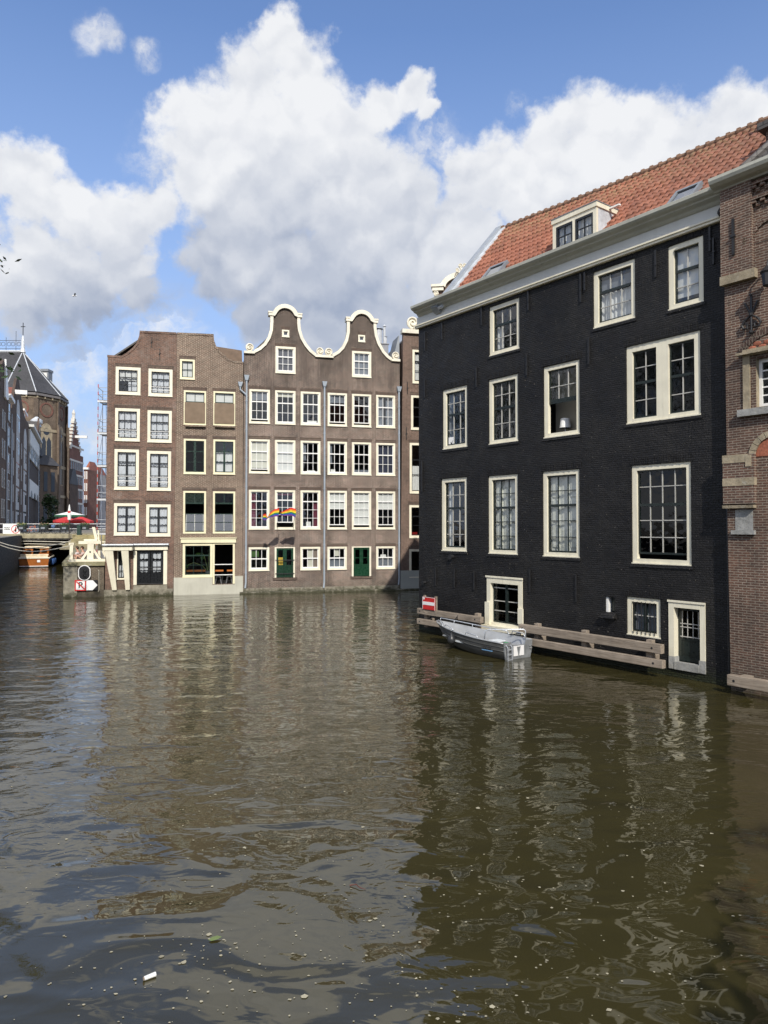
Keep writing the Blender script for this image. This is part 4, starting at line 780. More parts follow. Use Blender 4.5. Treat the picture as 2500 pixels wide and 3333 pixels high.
for i in range(39):
    u = U0+.05+i*.35; m_ = MB(); z = ridge_z(u)+.04; z2 = ridge_z(u+.34)+.04
    m_.tube([(u,YR,z+.02),(u+.06,YR,z+.02),(u+.07,YR,z),(u+.36,YR,z2-.01)], [.125,.125,.105,.095], 10); m_.obj('ridge_tile', pm('ridge_tile_clay', (.22,.13,.085), .8, var=.4, vs=6), rf, smooth=False)
m_ = MB(); dz = ridge_z(U0)-ZE; dy = YR-YE; L_ = math.hypot(dz, dy); ny, nz = -dz/L_, dy/L_
def strip(m, ua, ub, lo_, hi_):
    p = []
    for (y, z) in ((YE-.25, ZE-.28), (YR+.05, ridge_z(U0)+.06)):
        p.append([(ua, y+ny*lo_, z+nz*lo_), (ub, y+ny*lo_, z+nz*lo_), (ub, y+ny*hi_, z+nz*hi_), (ua, y+ny*hi_, z+nz*hi_)])
    m.hexa([p[0][0], p[0][1], p[0][2], p[0][3], p[1][0], p[1][1], p[1][2], p[1][3]])
strip(m_, U0-.28, U0+.06, -.15, .19); fix_normals(m_.obj('verge_capping', ZINC, rf))
m_ = MB(); strip(m_, U0+.065, U0+.30, .0, .10); fix_normals(m_.obj('lead_flashing', pm('pale_lead_flashing', (.56,.59,.63), .5, .1, var=.25, vs=4), rf))
# dormer
m_ = MB(); m_.box(7.0,.42,14.12,8.86,.52,14.22); m_.box(7.0,.42,15.0,8.86,.52,15.14); m_.box(7.0,.42,14.22,7.14,.52,15.0); m_.box(8.72,.42,14.22,8.86,.52,15.0); m_.box(7.87,.42,14.22,7.97,.52,15.0)
dm = m_.obj('dormer', CREAM, hK)
m_ = MB(); m_.box(6.97,.38,15.142,8.90,1.75,15.30); m_.obj('dormer_roof', CREAM, dm); m_ = MB(); m_.box(6.95,.36,15.303,8.92,1.8,15.325); m_.obj('roof_lead', LEAD, dm)
for x in (8.855, 7.005): m_ = MB(); m_.add([(x,.522,14.12),(x,.522,15.14),(x,1.7,15.14)], [(0,2,1)]); m_.obj('cheek', pm('pale_lead_flashing', (.56,.59,.63), .5), dm)
for a, b in ((7.14,7.87),(7.97,8.72)):
    s = MB(); s.box(a,.43,14.22,a+.07,.5,15.0); s.box(b-.07,.43,14.22,b,.5,15.0); s.box(a+.07,.432,14.22,b-.07,.498,14.29); s.box(a+.07,.432,14.93,b-.07,.498,15.0); s.box((a+b)/2-.015,.44,14.29,(a+b)/2+.015,.49,14.93); s.box(a+.07,.442,14.59,b-.07,.488,14.62)
    w_ = s.obj('sash', SASHK, dm); p = MB(); p.quad((a+.05,.47,14.25),(b-.05,.47,14.25),(b-.05,.47,14.97),(a+.05,.47,14.97)); p.obj('pane', GLASS, dm); curtain(dm, a+.05, 14.25, b-.05, 14.97, .55, 'wavy', SHEER)
m_ = MB(); m_.box(8.91,1.05,15.2,9.3,1.15,15.25); m_.obj('dormer_gutter', WHITE, dm)
for (u, ya, w_) in ((3.45,.30,.95), (11.4,.42,.85)):    # roof lights lying in the slope
    m_ = MB(); sl = (ridge_z(u)-ZE)/(YR-YE)
    def P3(x, t, n_): y = ya+t*.68; z = ZE+(y-YE)*sl; return (x, y-.73*n_, z+.68*n_)
    def bar(x0, x1, t0, t1, n0_, n1_): m_.hexa([P3(x0,t0,n0_),P3(x1,t0,n0_),P3(x1,t1,n0_),P3(x0,t1,n0_),P3(x0,t0,n1_),P3(x1,t0,n1_),P3(x1,t1,n1_),P3(x0,t1,n1_)])
    for x0, x1, t0, t1 in ((u,u+.09,0,1.0),(u+w_-.09,u+w_,0,1.0),(u+.09,u+w_-.09,0,.09),(u+.09,u+w_-.09,.88,1.0)): bar(x0, x1, t0, t1, .0, .17)
    o = m_.obj('roof_light', LEAD, hK); p = MB(); p.quad(P3(u+.05,.05,.13),P3(u+w_-.05,.05,.13),P3(u+w_-.05,.95,.13),P3(u+.05,.95,.13)); p.obj('pane', glass_('roof_light_glass', (.3,.32,.35), .2, .2), o)
m_ = MB(); m_.tube([(13.5,-.09,5.0),(13.5,-.09,.25)], .055, 8)
for z in (4.6,2.9,2.0,1.3): m_.tube([(13.5,-.09,z),(13.5,-.09,z+.06)], .07, 8)
m_.obj('downpipe', pm('black_pipe', (.014,.014,.015), .35), hK)
m_ = MB(); m_.lathe([(.001,0),(.06,.02),(.1,.09),(.1,.14),(.05,.24),(.001,.26)], (13.44,-.2,13.0), 10); m_.tube([(13.44,-.2,13.26),(13.44,-.02,13.36)], .02, 5); m_.obj('wall_lamp', IRON, hK)

# ---------------------------------------------------------------- brown brick house at the right edge
hR = thing('brick_house', 'violet brown brick house with sandstone window frame beside the black house', 'house', (BA[0], BA[1], 0), BYAW)
yR = -.3
def rw(par, outline, holes, mat, **k):
    o = wall(par, outline, holes, mat, **k); return o
HRW = [(14.38,7.56,15.5,8.85)]
ow = wall(hR, [(13.64,-1),(22,-1),(22,13.8),(13.56,13.8),(13.58,5)], HRW, BR_R, eave=13.8, D=7.5, depth=.5, rdepth=.35, u_lo=13.6); ow.location = (0, yR, 0)
def hrp(m, name, mat, par=None, **k):
    o = m.obj(name, mat, par or hR, **k); 
    if par is None or par is hR: o.location = (0, yR, 0)
    return o
for z0, z1 in ((5.02,6.33),(11.22,13.72)): m_ = MB(); m_.box(13.53,-.13,z0,14.37,-.003,z1); hrp(m_, 'corner_pier', BR_R)
m_ = MB(); m_.box(13.52,-.17,10.98,14.46,-.002,11.22); hrp(m_, 'stone_band', STONE2); m_ = MB(); m_.hexa([(13.53,-.16,4.9),(14.36,-.16,4.9),(14.36,-.001,4.9),(13.53,-.001,4.9),(13.53,-.18,4.98),(14.36,-.18,4.98),(14.36,-.001,4.98),(13.53,-.001,4.98)]); hrp(m_, 'stone_band', STONE2)
for b_ in ((13.525,-.142,6.12,14.2,-.002,6.335),(13.525,-.142,5.5,14.378,-.002,5.7)): m_ = MB(); m_.box(*b_); hrp(m_, 'stone_band', STONE2)
m_ = MB(); m_.box(13.72,-.1,4.2,14.34,-.002,4.31); m_.box(13.80,-.012,4.31,14.27,-.002,4.86); hrp(m_, 'blind_niche', STONEG)
m_ = MB()     # sandstone frame, hood and sill of the window
m_.box(14.06,-.05,7.52,14.24,.02,8.95); m_.box(14.24,.02,7.52,14.38,.2,8.9); m_.box(15.5,-.05,7.52,15.82,.1,8.95); m_.box(14.06,-.07,8.95,15.82,.15,9.12); m_.box(13.95,-.2,8.97,15.95,-.07,9.03); o = hrp(m_, 'window', STONE2)
m_ = MB(); m_.box(13.95,-.16,7.34,15.95,.3,7.52); m_.obj('sill', STONEG, o)
m_ = MB(); m_.box(14.38,.18,7.56,14.46,.26,8.85); m_.box(15.42,.18,7.56,15.5,.26,8.85); m_.box(14.46,.182,7.56,15.42,.258,7.66); m_.box(14.46,.182,8.75,15.42,.258,8.85)
for i in range(1, 5): m_.box(14.46,.2,7.66+i*.218-.018,15.42,.24,7.66+i*.218+.018)
for i in range(1, 4): m_.box(14.46+i*.24-.016,.196,7.66,14.46+i*.24+.016,.244,8.75)
m_.obj('sash', WHITE, o); p = MB(); p.quad((14.4,.22,7.6),(15.48,.22,7.6),(15.48,.22,8.8),(14.4,.22,8.8)); p.obj('pane', GLASSD, o)
m_ = MB(); m_.quad((14.2,.9,7.3),(15.8,.9,7.3),(15.8,.9,9),(14.2,.9,9)); m_.obj('drape', pm('olive_drape', (.10,.09,.04), .9, var=.4, vs=8), o)
def arc_ring(m, cx, cz, r0, r1, y0, y1, a0, a1, n=14):
    for i in range(n):
        p, q = R(a0+(a1-a0)*i/n), R(a0+(a1-a0)*(i+.9)/n); m.hexa([(cx+r0*math.cos(p),y0,cz+r0*math.sin(p)),(cx+r1*math.cos(p),y0,cz+r1*math.sin(p)),(cx+r1*math.cos(p),y1,cz+r1*math.sin(p)),(cx+r0*math.cos(p),y1,cz+r0*math.sin(p)),(cx+r0*math.cos(q),y0,cz+r0*math.sin(q)),(cx+r1*math.cos(q),y0,cz+r1*math.sin(q)),(cx+r1*math.cos(q),y1,cz+r1*math.sin(q)),(cx+r0*math.cos(q),y1,cz+r0*math.sin(q))])
TILEP = pm('orange_glazed_tile', (.33,.11,.06), .5, var=.4, vs=14)
m_ = MB(); arc_ring(m_, 14.94, 8.35, 1.12, 1.30, -.03, .02, 38, 142, 18); hrp(m_, 'relieving_arch', SOLDIER)
m_ = MB(); 
for i in range(5):
    for j in range(3): 
        x = 14.3+i*.26+.13*(j % 2); z = 9.14+j*.1
        if (x-14.94)**2+(z-8.35)**2 < 1.05**2: m_.ball((x,-.01,z), .11, 8, 5, (1,.2,.55))
hrp(m_, 'tile_panel', TILEP)
for (cx, cz, ro) in ((14.85,6.25,.66), (14.85,11.9,.66)):
    m_ = MB(); arc_ring(m_, cx, cz, ro-.16, ro, -.06, .0, 0, 180, 11); hrp(m_, 'arch', STONE2 if cz < 8 else BR_R)
    m_ = MB(); m_.prism([(cx+(ro-.17)*math.cos(R(a)), cz+(ro-.17)*math.sin(R(a))) for a in range(0, 181, 12)], -.012, -.002); hrp(m_, 'arch_field', TILEP if cz < 8 else BR_R)
for b_ in ((14.14,-.13,11.92,14.25,-.122,12.12),(14.15,-.15,6.0,14.30,-.132,6.3)): m_ = MB(); m_.box(*b_); hrp(m_, 'stone_block', STONE2)
m_ = MB(); m_.box(13.87,-.19,11.72,13.93,-.13,12.7); m_.box(13.84,-.21,12.2,13.97,-.17,12.26); hrp(m_, 'wall_anchor', IRON)
m_ = MB(); c = (14.31, 10.02)       # wrought iron ornamental anchor
m_.tube([(c[0],-.06,c[1]+.5),(c[0],-.06,c[1]-.45)], .03, 6)
for s_ in (-1, 1):
    m_.tube([(c[0],-.06,c[1]),(c[0]+s_*.1,-.06,c[1]+.2),(c[0]+s_*.17,-.06,c[1]+.34)], [.03,.026,.03], 6)
    m_.tube([(c[0],-.06,c[1]),(c[0]+s_*.17,-.06,c[1]-.12),(c[0]+s_*.25,-.07,c[1]-.24),(c[0]+s_*.2,-.08,c[1]-.34),(c[0]+s_*.1,-.08,c[1]-.34),(c[0]+s_*.09,-.08,c[1]-.24),(c[0]+s_*.15,-.08,c[1]-.23)], [.026,.03,.03,.03,.028,.026,.03], 6)
m_.ball((c[0],-.08,c[1]), .055, 8, 5); m_.ball((c[0],-.08,c[1]-.46), .06, 8, 5); m_.ball((c[0],-.08,c[1]+.52), .04, 8, 5); hrp(m_, 'iron_ornament', IRON)
for zc in (12.95, 13.35):          # corbelled brick courses under the gutter
    m_ = MB(); n = 34
    for i in range(n): x = 14.36+i*.225; m_.box(x, -.1, zc, x+.12, -.003, zc+.09); m_.box(x+.1, -.06, zc-.09, x+.2, -.003, zc-.004)
    m_.box(14.33, -.12, zc+.092, 22, -.003, zc+.17); hrp(m_, 'brick_corbel', BR_R)
m_ = MB(); run(m_, [(-.004,13.60),(-.12,13.60),(-.16,13.64),(-.3,13.68),(-.42,13.74),(-.46,13.82),(-.46,13.9),(-.42,13.91),(-.40,13.84),(-.004,13.82)], 13.38, 22); fix_normals(hrp(m_, 'gutter', GUTTER))
m_ = MB(); m_.hexa([(13.62,.0,13.8),(22,.0,13.8),(22,7,13.8),(13.62,7,13.8),(15.4,2.6,16.6),(22,2.6,16.6),(22,4,16.6),(15.4,4,16.6)]); hrp(m_, 'roof', GTILE)
m_ = MB(); m_.tube([(13.66,.02,13.84),(15.4,2.6,16.66)], .11, 8); hrp(m_, 'ridge_tile', GTILE)
m_ = MB(); m_.box(13.9,1.75,13.8,15.3,3.4,15.75); d_ = hrp(m_, 'dormer', BR_E); m_ = MB(); m_.box(13.75,1.55,15.75,15.45,3.6,15.95); m_.obj('dormer_roof', GTILE, d_)
m_ = MB(); m_.box(14.22,1.7,14.9,14.5,1.748,15.7); m_.obj('white_board', WHITE, d_)
m_ = MB(); m_.box(15.05,2.2,15.9,15.9,3.0,18.6); m_.box(14.95,2.1,18.6,16,3.1,18.8); hrp(m_, 'chimney', BR_E)
m_ = MB(); m_.lathe([(.02,0),(.12,.05),(.15,.35),(.19,.40),(.04,.55)], (14.86,-.33,10.55), 8); m_.tube([(14.86,-.33,11.1),(14.86,-.3,11.25),(14.86,-.0,11.25)], .025, 6); hrp(m_, 'wall_lantern', IRON)

# ---------------------------------------------------------------- gabled house showing over the black roof
g0 = Vector((3.33, 46.5, 0)); hG = thing('gable_house', 'brown gable house with cream scrolled crest peeping over the black house gutter', 'house', g0, R(-8))
ol = [(0,-.5),(3.75,-.5),(3.75,20.2)]+[(1.87+1.35*math.cos(R(a)), 20.2+.75*math.sin(R(a))) for a in range(0, 181, 15)]+[(0,20.2)]
GW = [(1.25,z_,2.5,z_+1.9) for z_ in (2.2,5.6,9.0,12.4,15.8)]
wall(hG, ol, GW, BR_E, eave=18.5, D=3.4); interior(hG, 0, 3.75, [1.8,5.2,8.6,12,15.4,18.4], y1=3.2)
for r_ in GW: window(hG, r_, CREAM, WHITE, fw_=.13, V=2, cur=[('flat', CBLIND, 0, 1, .6, 1)])
m_ = MB()
for x0, x1 in ((-.12,.62),(3.12,3.87)): m_.box(x0,-.2,20.0,x1,.3,20.24); m_.box(x0-.08,-.28,20.242,x1+.06,.34,20.40)
m_.box(.02,-.13,14,.27,-.004,20.0); scroll(m_, .14, 19.82, .17, -1, -.14); m_.obj('cornice', COPING, hG)
coping(hG, [(1.87+1.42*math.cos(R(a)), 20.22+.92*math.sin(R(a))) for a in range(178, 1, -8)], .3, -.22, .34)
m_ = MB()
for s_ in (-1, 1): scroll(m_, 1.87+s_*.33, 20.98, .2, s_, -.2); scroll(m_, 1.87+s_*.14, 21.56, .14, -s_, -.2); scroll(m_, 1.87+s_*.32, 21.28, .13, s_, -.2); m_.tube([(1.87+s_*.06,-.22,20.9),(1.87+s_*.07,-.25,21.3),(1.87+s_*.16,-.22,21.5)], [.09,.07,.05], 6)
m_.box(1.62,-.2,20.85,2.12,.2,21.2); m_.obj('crest', COPING, hG)
gable_roof(hG, .05, 3.7, 18.5, 20.2, .34, 3.4, GTILE)

# ---------------------------------------------------------------- timber fender rails, sign, boat
def beam(par, u0, u1, z0, z1, y0=-.62, y1=-.44, name='beam'):
    m = MB(); m.box(u0, y0, z0, u1, y1, z1); o = m.obj(name, TIMBER, par, bevel=.015)
    for u in (u0+.18, u1-.3):
        b = MB(); b.tube([(u, y0-.004, (z0+z1)/2), (u, y0+.05, (z0+z1)/2)], .035, 8); b.obj('bolt', IRON, o)
    return o
def rail(label, beams, posts):
    t = thing('timber_rail', label, 'fender rail', (BA[0], BA[1], 0), BYAW, 'timber fender rails along the house walls')
    for b in beams: beam(t, *b)
    for u, top in posts:
        m = MB(); m.box(u-.1, -.43, .26, u+.1, -.26, top); m.box(u-.08, -.259, .45, u+.08, -.002, .6); m.obj('post', TIMBER, t, bevel=.012)
    return t
rail('short weathered timber fender rail below the red and white sign', [(.62,4.36,.80,1.03),(.60,3.9,.38,.60)], [(.95,1.06),(3.95,1.12)])
rail('long weathered timber fender rail running from the boat to the water door', [(6.25,11.76,.72,.99),(6.05,11.8,.30,.54)], [(6.9,1.06),(8.9,1.06),(11.25,1.05)])
rR = rail('single timber fender beam at the foot of the violet brown house', [(13.83,20,.24,.52,-.9,-.7)], [])
m_ = MB(); m_.box(14.0,-.70,.26,14.25,-.31,.48); m_.box(17.5,-.70,.26,17.7,-.31,.48); m_.obj('bracket', TIMBER, rR)
sg = thing('waterway_sign', 'red board with a white band on two short posts above the fender rail', 'sign', (BA[0], BA[1], 0), BYAW)
m_ = MB(); m_.box(1.03,-.66,1.03,1.80,-.63,1.54); m_.obj('panel', REDP, sg, bevel=.01)
m_ = MB(); m_.box(1.06,-.667,1.22,1.77,-.661,1.35); m_.obj('white_band', WHITEP, sg)
m_ = MB(); m_.box(1.032,-.666,1.032,1.048,-.661,1.538); m_.box(1.782,-.666,1.032,1.798,-.661,1.538); m_.box(1.05,-.666,1.522,1.78,-.661,1.538); m_.obj('border', WHITEP, sg)
m_ = MB(); m_.ball((1.12,-.664,1.47), .05, 6, 4, (1,.15,1)); m_.obj('emblem', WHITEP, sg)
for u in (1.10, 1.80):
    m_ = MB(); m_.box(u-.05,-.63,.9,u+.05,-.56,1.60); m_.obj('post', TIMBER, sg)

# boat: local x runs from stern to bow
L_ = 4.1; st = Vector((4.48, 23.75, 0)); bang = math.atan2(.80, -.60)
bt = thing('motor_boat', 'grey aluminium open boat moored along the black house with a white bench', 'boat', st, bang); bt.scale = (1, -1, 1)
ts = np.linspace(0, 1, 22)
def half(t): return .74*(1-t**2.6)**.8*(.93+.07*min(1, t*4)) + .012
def sheer(t): return .56+.06*t+.2*t**2.5
def sect(t, o=0):
    b = max(half(t)-o, .004); zs = sheer(t); x = t*L_; ck = .42*t**3
    kz = -.16+.50*max(0, (t-.55)/.45)**2.2; cz = .02+.42*max(0, (t-.3)/.7)**2
    back = lambda z: -.42*t**2*(1-min(1, max(0, (z-kz)/(zs-kz))))
    pts = [(b, zs), (b*.985-.005, zs-.14), (b*.93, (zs+cz)/2), (b*.84, cz), (b*.3, (kz+cz)/2-.02), (0, kz)]
    return [(x+back(z), y, z) for y, z in pts]
hull = MB(); vs = []; 
for t in ts:
    s_ = sect(t); vs += [(x, y, z) for x, y, z in s_]+[(x, -y, z) for x, y, z in s_[-2::-1]]
nn = 11; hull.add(vs, [(i*nn+j, (i+1)*nn+j, (i+1)*nn+j+1, i*nn+j+1) for i in range(len(ts)-1) for j in range(nn-1)])
ho = hull.obj('hull', ALU, bt, smooth=True); fix_normals(ho); ho.data.polygons.foreach_set('use_smooth', [True]*len(ho.data.polygons))
inn = MB(); vs = []
for t in ts[:-1]:
    s_ = sect(t, .035); fz_ = max(.14, s_[3][2]+.05); kk = .8*(1-t**6); prof = [s_[0], (s_[2][0], s_[2][1]*.93, s_[2][2]), (s_[3][0], s_[3][1]*kk, fz_), (s_[3][0], 0, fz_)]
    vs += [(x, y, z) for x, y, z in prof]+[(x, -y, z) for x, y, z in prof[-2::-1]]
nn = 7; inn.add(vs, [(i*nn+j, i*nn+j+1, (i+1)*nn+j+1, (i+1)*nn+j) for i in range(len(ts)-2) for j in range(nn-1)]); inn.obj('inner_hull', ALUI, bt)
rim = MB()
for s_ in (-1, 1): rim.tube([(t*L_, s_*(half(t)+.0), sheer(t)) for t in ts], .03, 6)
rim.obj('gunwale', ALUI, bt, smooth=True)
for s_ in (-1, 1):
    m_ = MB(); m_.tube([(sect(t)[2][0], s_*(sect(t)[2][1]+.008), sect(t)[2][2]) for t in ts[:-2]], .014, 5); m_.tube([(sect(t)[1][0], s_*(sect(t)[1][1]+.004), sect(t)[1][2]) for t in ts[:-1]], .010, 5); m_.obj('rubbing_strake', ALU, bt, smooth=True)
m_ = MB(); b0 = half(0); m_.prism([(-b0,.58),(-b0*.93,.22),(-b0*.84,.0),(0,-.16),(b0*.84,.0),(b0*.93,.22),(b0,.58),(b0*.52,.58),(b0*.42,.44),(-b0*.42,.44),(-b0*.52,.58)], -.02, .03)
tr = m_.obj('transom', pm('transom_aluminium', (.34,.36,.38), .45, .5, var=.25, vs=4), bt); tr.rotation_euler = (0, 0, R(90))
for s_ in (-1, 1):
    m_ = MB(); m_.hexa([(-.05,s_*.03,.1),(-.05,s_*.25,.1),(-.035,s_*.25,.1),(-.035,s_*.03,.1),(-.05,s_*.10,.40),(-.05,s_*.25,.40),(-.035,s_*.25,.40),(-.035,s_*.10,.40)]); m_.obj('motor_pad', WHITEP, tr);
m_ = MB(); m_.box(-.051,-.25,.40,-.034,.25,.43); m_.obj('motor_pad', WHITEP, tr)
for c_ in [o for o in bpy.data.objects if o.parent is tr]: c_.rotation_euler = (0, 0, R(-90)); c_.location = (0, 0, 0)
m_ = MB(); m_.box(1.15,-.62,.36,1.55,.62,.40); m_.box(1.55,-.6,.3,2.75,-.1,.36); m_.obj('bench', pm('white_deck_panel', (.66,.70,.74), .5, var=.12), bt)
m_ = MB(); m_.box(.12,-.66,.33,.5,.66,.37); m_.box(3.0,-.38,.38,3.35,.38,.42); m_.obj('bench', ALUI, bt)
m_ = MB(); m_.box(.15,-.5,.37,.34,.1,.385); m_.box(1.6,.1,.125,2.9,.5,.14); m_.box(3.05,-.3,.422,3.3,.3,.432); m_.obj('floor_mat', pm('dark_grip_mat', (.05,.05,.05), .9), bt)
for s_, name in ((1, 0), (-1, 1)):
    m_ = MB(); pts = [(L_*t, s_*(half(t)-.02), sheer(t)+.13) for t in np.linspace(.28, .97, 12)]; 
    if s_ > 0: m_.tube(pts, .018, 6); m_.tube([pts[0], (pts[0][0]-.12, pts[0][1], sheer(.26))], .018, 6)
    else:
        for a, b in ((.28,.45),(.62,.78),(.8,.95)): m_.tube([(L_*a, s_*half(a), sheer(a)), (L_*a+.06, s_*half(a), sheer(a)+.10), (L_*b-.06, s_*half(b), sheer(b)+.10), (L_*b, s_*half(b), sheer(b))], .016, 6)
    if s_ > 0:
        for k in (3, 6, 9, 11): m_.tube([pts[k], (pts[k][0]+.05, pts[k][1], sheer(pts[k][0]/L_))], .016, 6)
    m_.obj('grab_rail', GALV, bt, smooth=True)
m_ = MB(); m_.tube([(.95,-.62,.55),(.93,-.6,.85),(.85,-.55,.9),(.10,.38,.93),(.04,.42,.88),(.04,.42,.58)], .022, 7); m_.tube([(.9,.66,.58),(.85,.66,.76),(.3,.62,.74),(.22,.62,.58)], .018, 6); m_.obj('stern_rail', GALV, bt, smooth=True)
m_ = MB()
for y in (-.62, -.42): m_.tube([(-.06,y,.5),(-.14,y,.42),(-.14,y,-.06)], .016, 6)
for z in (.36, .2, .02): m_.tube([(-.14,-.62,z),(-.14,-.42,z)], .016, 6)
m_.obj('boarding_ladder', GALV, bt)
m_ = MB(); m_.tube([(-.05,.5,.38),(-.07,.56,.39),(-.05,.66,.4)], .012, 6); m_.tube([(-.05,.52,.30),(-.07,.58,.29),(-.05,.64,.30)], .014, 6); m_.box(-.06,-.66,.46,-.02,-.44,.50); m_.obj('cleat', STEEL, bt)
m_ = MB(); m_.box(-.03,-.62,.575,.06,-.48,.59); m_.obj('sticker', pm('green_sticker', (.05,.3,.12), .5), bt)
m_ = MB(); m_.box(.45,-.745,.235,.95,-.735,.265); m_.obj('stripe', BLUEP, bt); text('LINDER', .13, BLKP, bt, (.72,-.752,.335), (R(90), 0, 0), 'lettering', .002).scale = (-1, 1, 1)
m_ = MB(); yaw = Matrix.Rotation(bang, 4, 'Z')
def bp(x, y, z): return st + (yaw.to_3x3() @ Vector((x, -y, z)))
fx = 2.5; fy = -half(fx/L_)-.13; c = bp(fx, fy, .36)
fd = thing('boat_fender', 'round black boat fender hanging on the side of the aluminium boat', 'fender', c)
m_ = MB(); m_.lathe([(.001,-.15),(.08,-.13),(.135,-.05),(.145,.03),(.11,.12),(.05,.19),(.03,.24),(.001,.25)], (0,0,0), 14); m_.obj('ball', pm('grey_rubber', (.03,.031,.034), .35), fd, smooth=True)
e = bp(fx+.05, -half(fx/L_)+.02, sheer(fx/L_)+.02)-c; m_ = MB(); m_.tube([(0,0,.24), (e.x*.6,e.y*.6,.34), tuple(e)], .012, 5); m_.obj('cord', IRON, fd)
def rope(label, pts, r_=.012, mat=IRON, name='mooring_rope', cat='rope'):
    m = MB(); m.tube(pts, r_, 5); return tag(m.obj(name, mat, None, smooth=True), label, cat)
p0 = bp(3.7, .25, .8); p1 = bw(3.1, -.53, 1.04); rope('dark mooring rope from the boat bow to the short fender rail', [p0, (p0+p1)/2-Vector((0,0,.12)), p1, bw(3.1,-.635,.9), bw(3.12,-.64,.8)])
p0 = bp(.95, .6, .62); p1 = bw(6.9, -.4, 1.08); rope('dark mooring rope from the boat stern to the long fender rail post', [p0, (p0+p1)/2-Vector((0,0,.15)), p1, bw(6.85,-.45,.6)])
# lamp standing in the open window
lp = thing('table_lamp', 'white shaded lamp standing inside the raised sash window', 'lamp', bw(7.35, .62, 7.3), BYAW)
m_ = MB(); m_.lathe([(.10,0),(.10,.02),(.012,.03),(.012,.57)], (0,0,.0), 10); m_.obj('stand', STEEL, lp); m_ = MB(); m_.lathe([(.20,.55),(.155,.88),(.15,.88),(.195,.55)], (0,0,.03), 16); m_.obj('lamp_shade', pm('white_shade', (.78,.78,.78), .8), lp)
ps = thing('poster', 'small white poster with a black bird stuck inside the lowest pane', 'poster', bw(1.93, .13, 7.85), BYAW)
m_ = MB(); m_.box(-.16,0,-.22,.16,.006,.22); m_.obj('sheet', WHITEP, ps); m_ = MB(); m_.add([(-.08,-.003,.06),(.0,-.003,-.02),(.1,-.003,.1),(.06,-.003,-.05),(.02,-.003,-.14),(-.02,-.003,-.06)], [(0,1,5),(1,2,3),(1,3,4,5)]); m_.obj('bird_print', BLKP, ps)
# ---------------------------------------------------------------- pier with signal, sign, trestle, people
pr = thing('pier_wall', 'low stone and brick quay corner below the cream timber trestle', 'quay wall', (FA[0], FA[1], 0), FYAW)
m_ = MB(); pc, ps_ = math.cos(FYAW), math.sin(FYAW)
def fl(p): d = Vector(p)-Vector((FA[0], FA[1])); return (d.x*pc+d.y*ps_, -d.x*ps_+d.y*pc)      # world to row coordinates
far = fl((QW(82)+6.35, 82)); m_.slab([(-2.38,0.02),(-.05,0.02),(-.05,1.2),(-1.6,1.2),(far[0]+.8,far[1]),far], -1, 2.06); m_.obj('wall', BR_Q, pr)
m_ = MB(); m_.slab([(-2.42,-.05),(-1.62,-.05),(-1.62,.016),(-2.4,.016)], -.9, 1.95); m_.slab([(-2.42,-.05),(-2.4,.016),(-2.60,1.2),(-2.66,1.2)], -.9, 1.95); m_.obj('corner_stone', STONE, pr)
m_ = MB(); m_.slab([(-2.5,-.12),(0,-.12),(0,1.2),(-1.6,1.2),(far[0]+.6,far[1]),(far[0]-.05,far[1])], 1.96, 2.19); m_.obj('cap_stone', stone_('mossy_cap_stone', (.24,.22,.13), False), pr)
ts_ = thing('canal_signal', 'oval black two lamp signal with white rim mounted on the quay corner', 'traffic light', fw(-1.19, -.14, 1.53), FYAW)
def oval(w_, h_, n=28): 
    r = w_; d = h_-w_; return [(r*math.cos(2*math.pi*k/n), r*math.sin(2*math.pi*k/n)+(d if math.sin(2*math.pi*k/n) > 0 else -d)) for k in range(n)]
m_ = MB(); m_.prism(oval(.365,.485), -.02, .04); m_.obj('rim', WHITEP, ts_); m_ = MB(); m_.prism(oval(.315,.435), -.035, -.022); m_.obj('board', BLKP, ts_)
for z in (.12, -.17):
    m_ = MB(); m_.disc((.02,z), .115, -.1, -.036, 16, .095); m_.obj('visor', BLKP, ts_); m_ = MB(); m_.ball((.02,-.04,z), .092, 10, 6, (1,.35,1)); m_.obj('lens', pm('dark_lens', (.02,.02,.02), .1), ts_)
m_ = MB(); m_.box(-.1,.04,-.3,.1,.15,.3); m_.obj('bracket', IRON, ts_)
sp_ = thing('parking_sign', 'square red edged no mooring sign with crossed black letter and white arrow beside it', 'sign', fw(-1.42, -.1, .745), FYAW)
m_ = MB(); m_.box(-.33,0,-.34,.33,.03,.34); m_.obj('panel', WHITEP, sp_)
m_ = MB()
for a in ((-.33,-.34,-.26,.34),(.26,-.34,.33,.34),(-.26,-.34,.26,-.27),(-.26,.27,.26,.34)): m_.box(a[0],-.008,a[1],a[2],-.002,a[3])
m_.hexa([(-.27,-.0095,.22),(-.22,-.0095,.27),(-.22,-.004,.27),(-.27,-.004,.22),(.22,-.0095,-.27),(.27,-.0095,-.22),(.27,-.004,-.22),(.22,-.004,-.27)]); m_.obj('red_border', REDP, sp_)
text('P', .5, BLKP, sp_, (.0,-.0035,.0), (R(90),0,0), 'letter', .002, .012)
m_ = MB(); m_.box(.34,0,-.32,1.01,.03,.32); m_.obj('arrow_panel', BLKP, sp_)
m_ = MB(); m_.prism([(.345,-.31),(.72,-.31),(1.0,0),(.72,.31),(.345,.31)], -.006, -.002); m_.obj('arrow', WHITEP, sp_)
m_ = MB(); m_.tube([(1.02,0,.95),(1.08,-.02,.9),(1.1,-.02,-.3),(1.05,-.02,-.42)], .018, 5); m_.obj('cable', pm('pale_cable', (.5,.47,.4), .6), sp_)
tt = thing('timber_trestle', 'cream painted timber trestle with slanted struts standing on the quay corner', 'trestle', fw(-.95, .95, 2.19), FYAW)
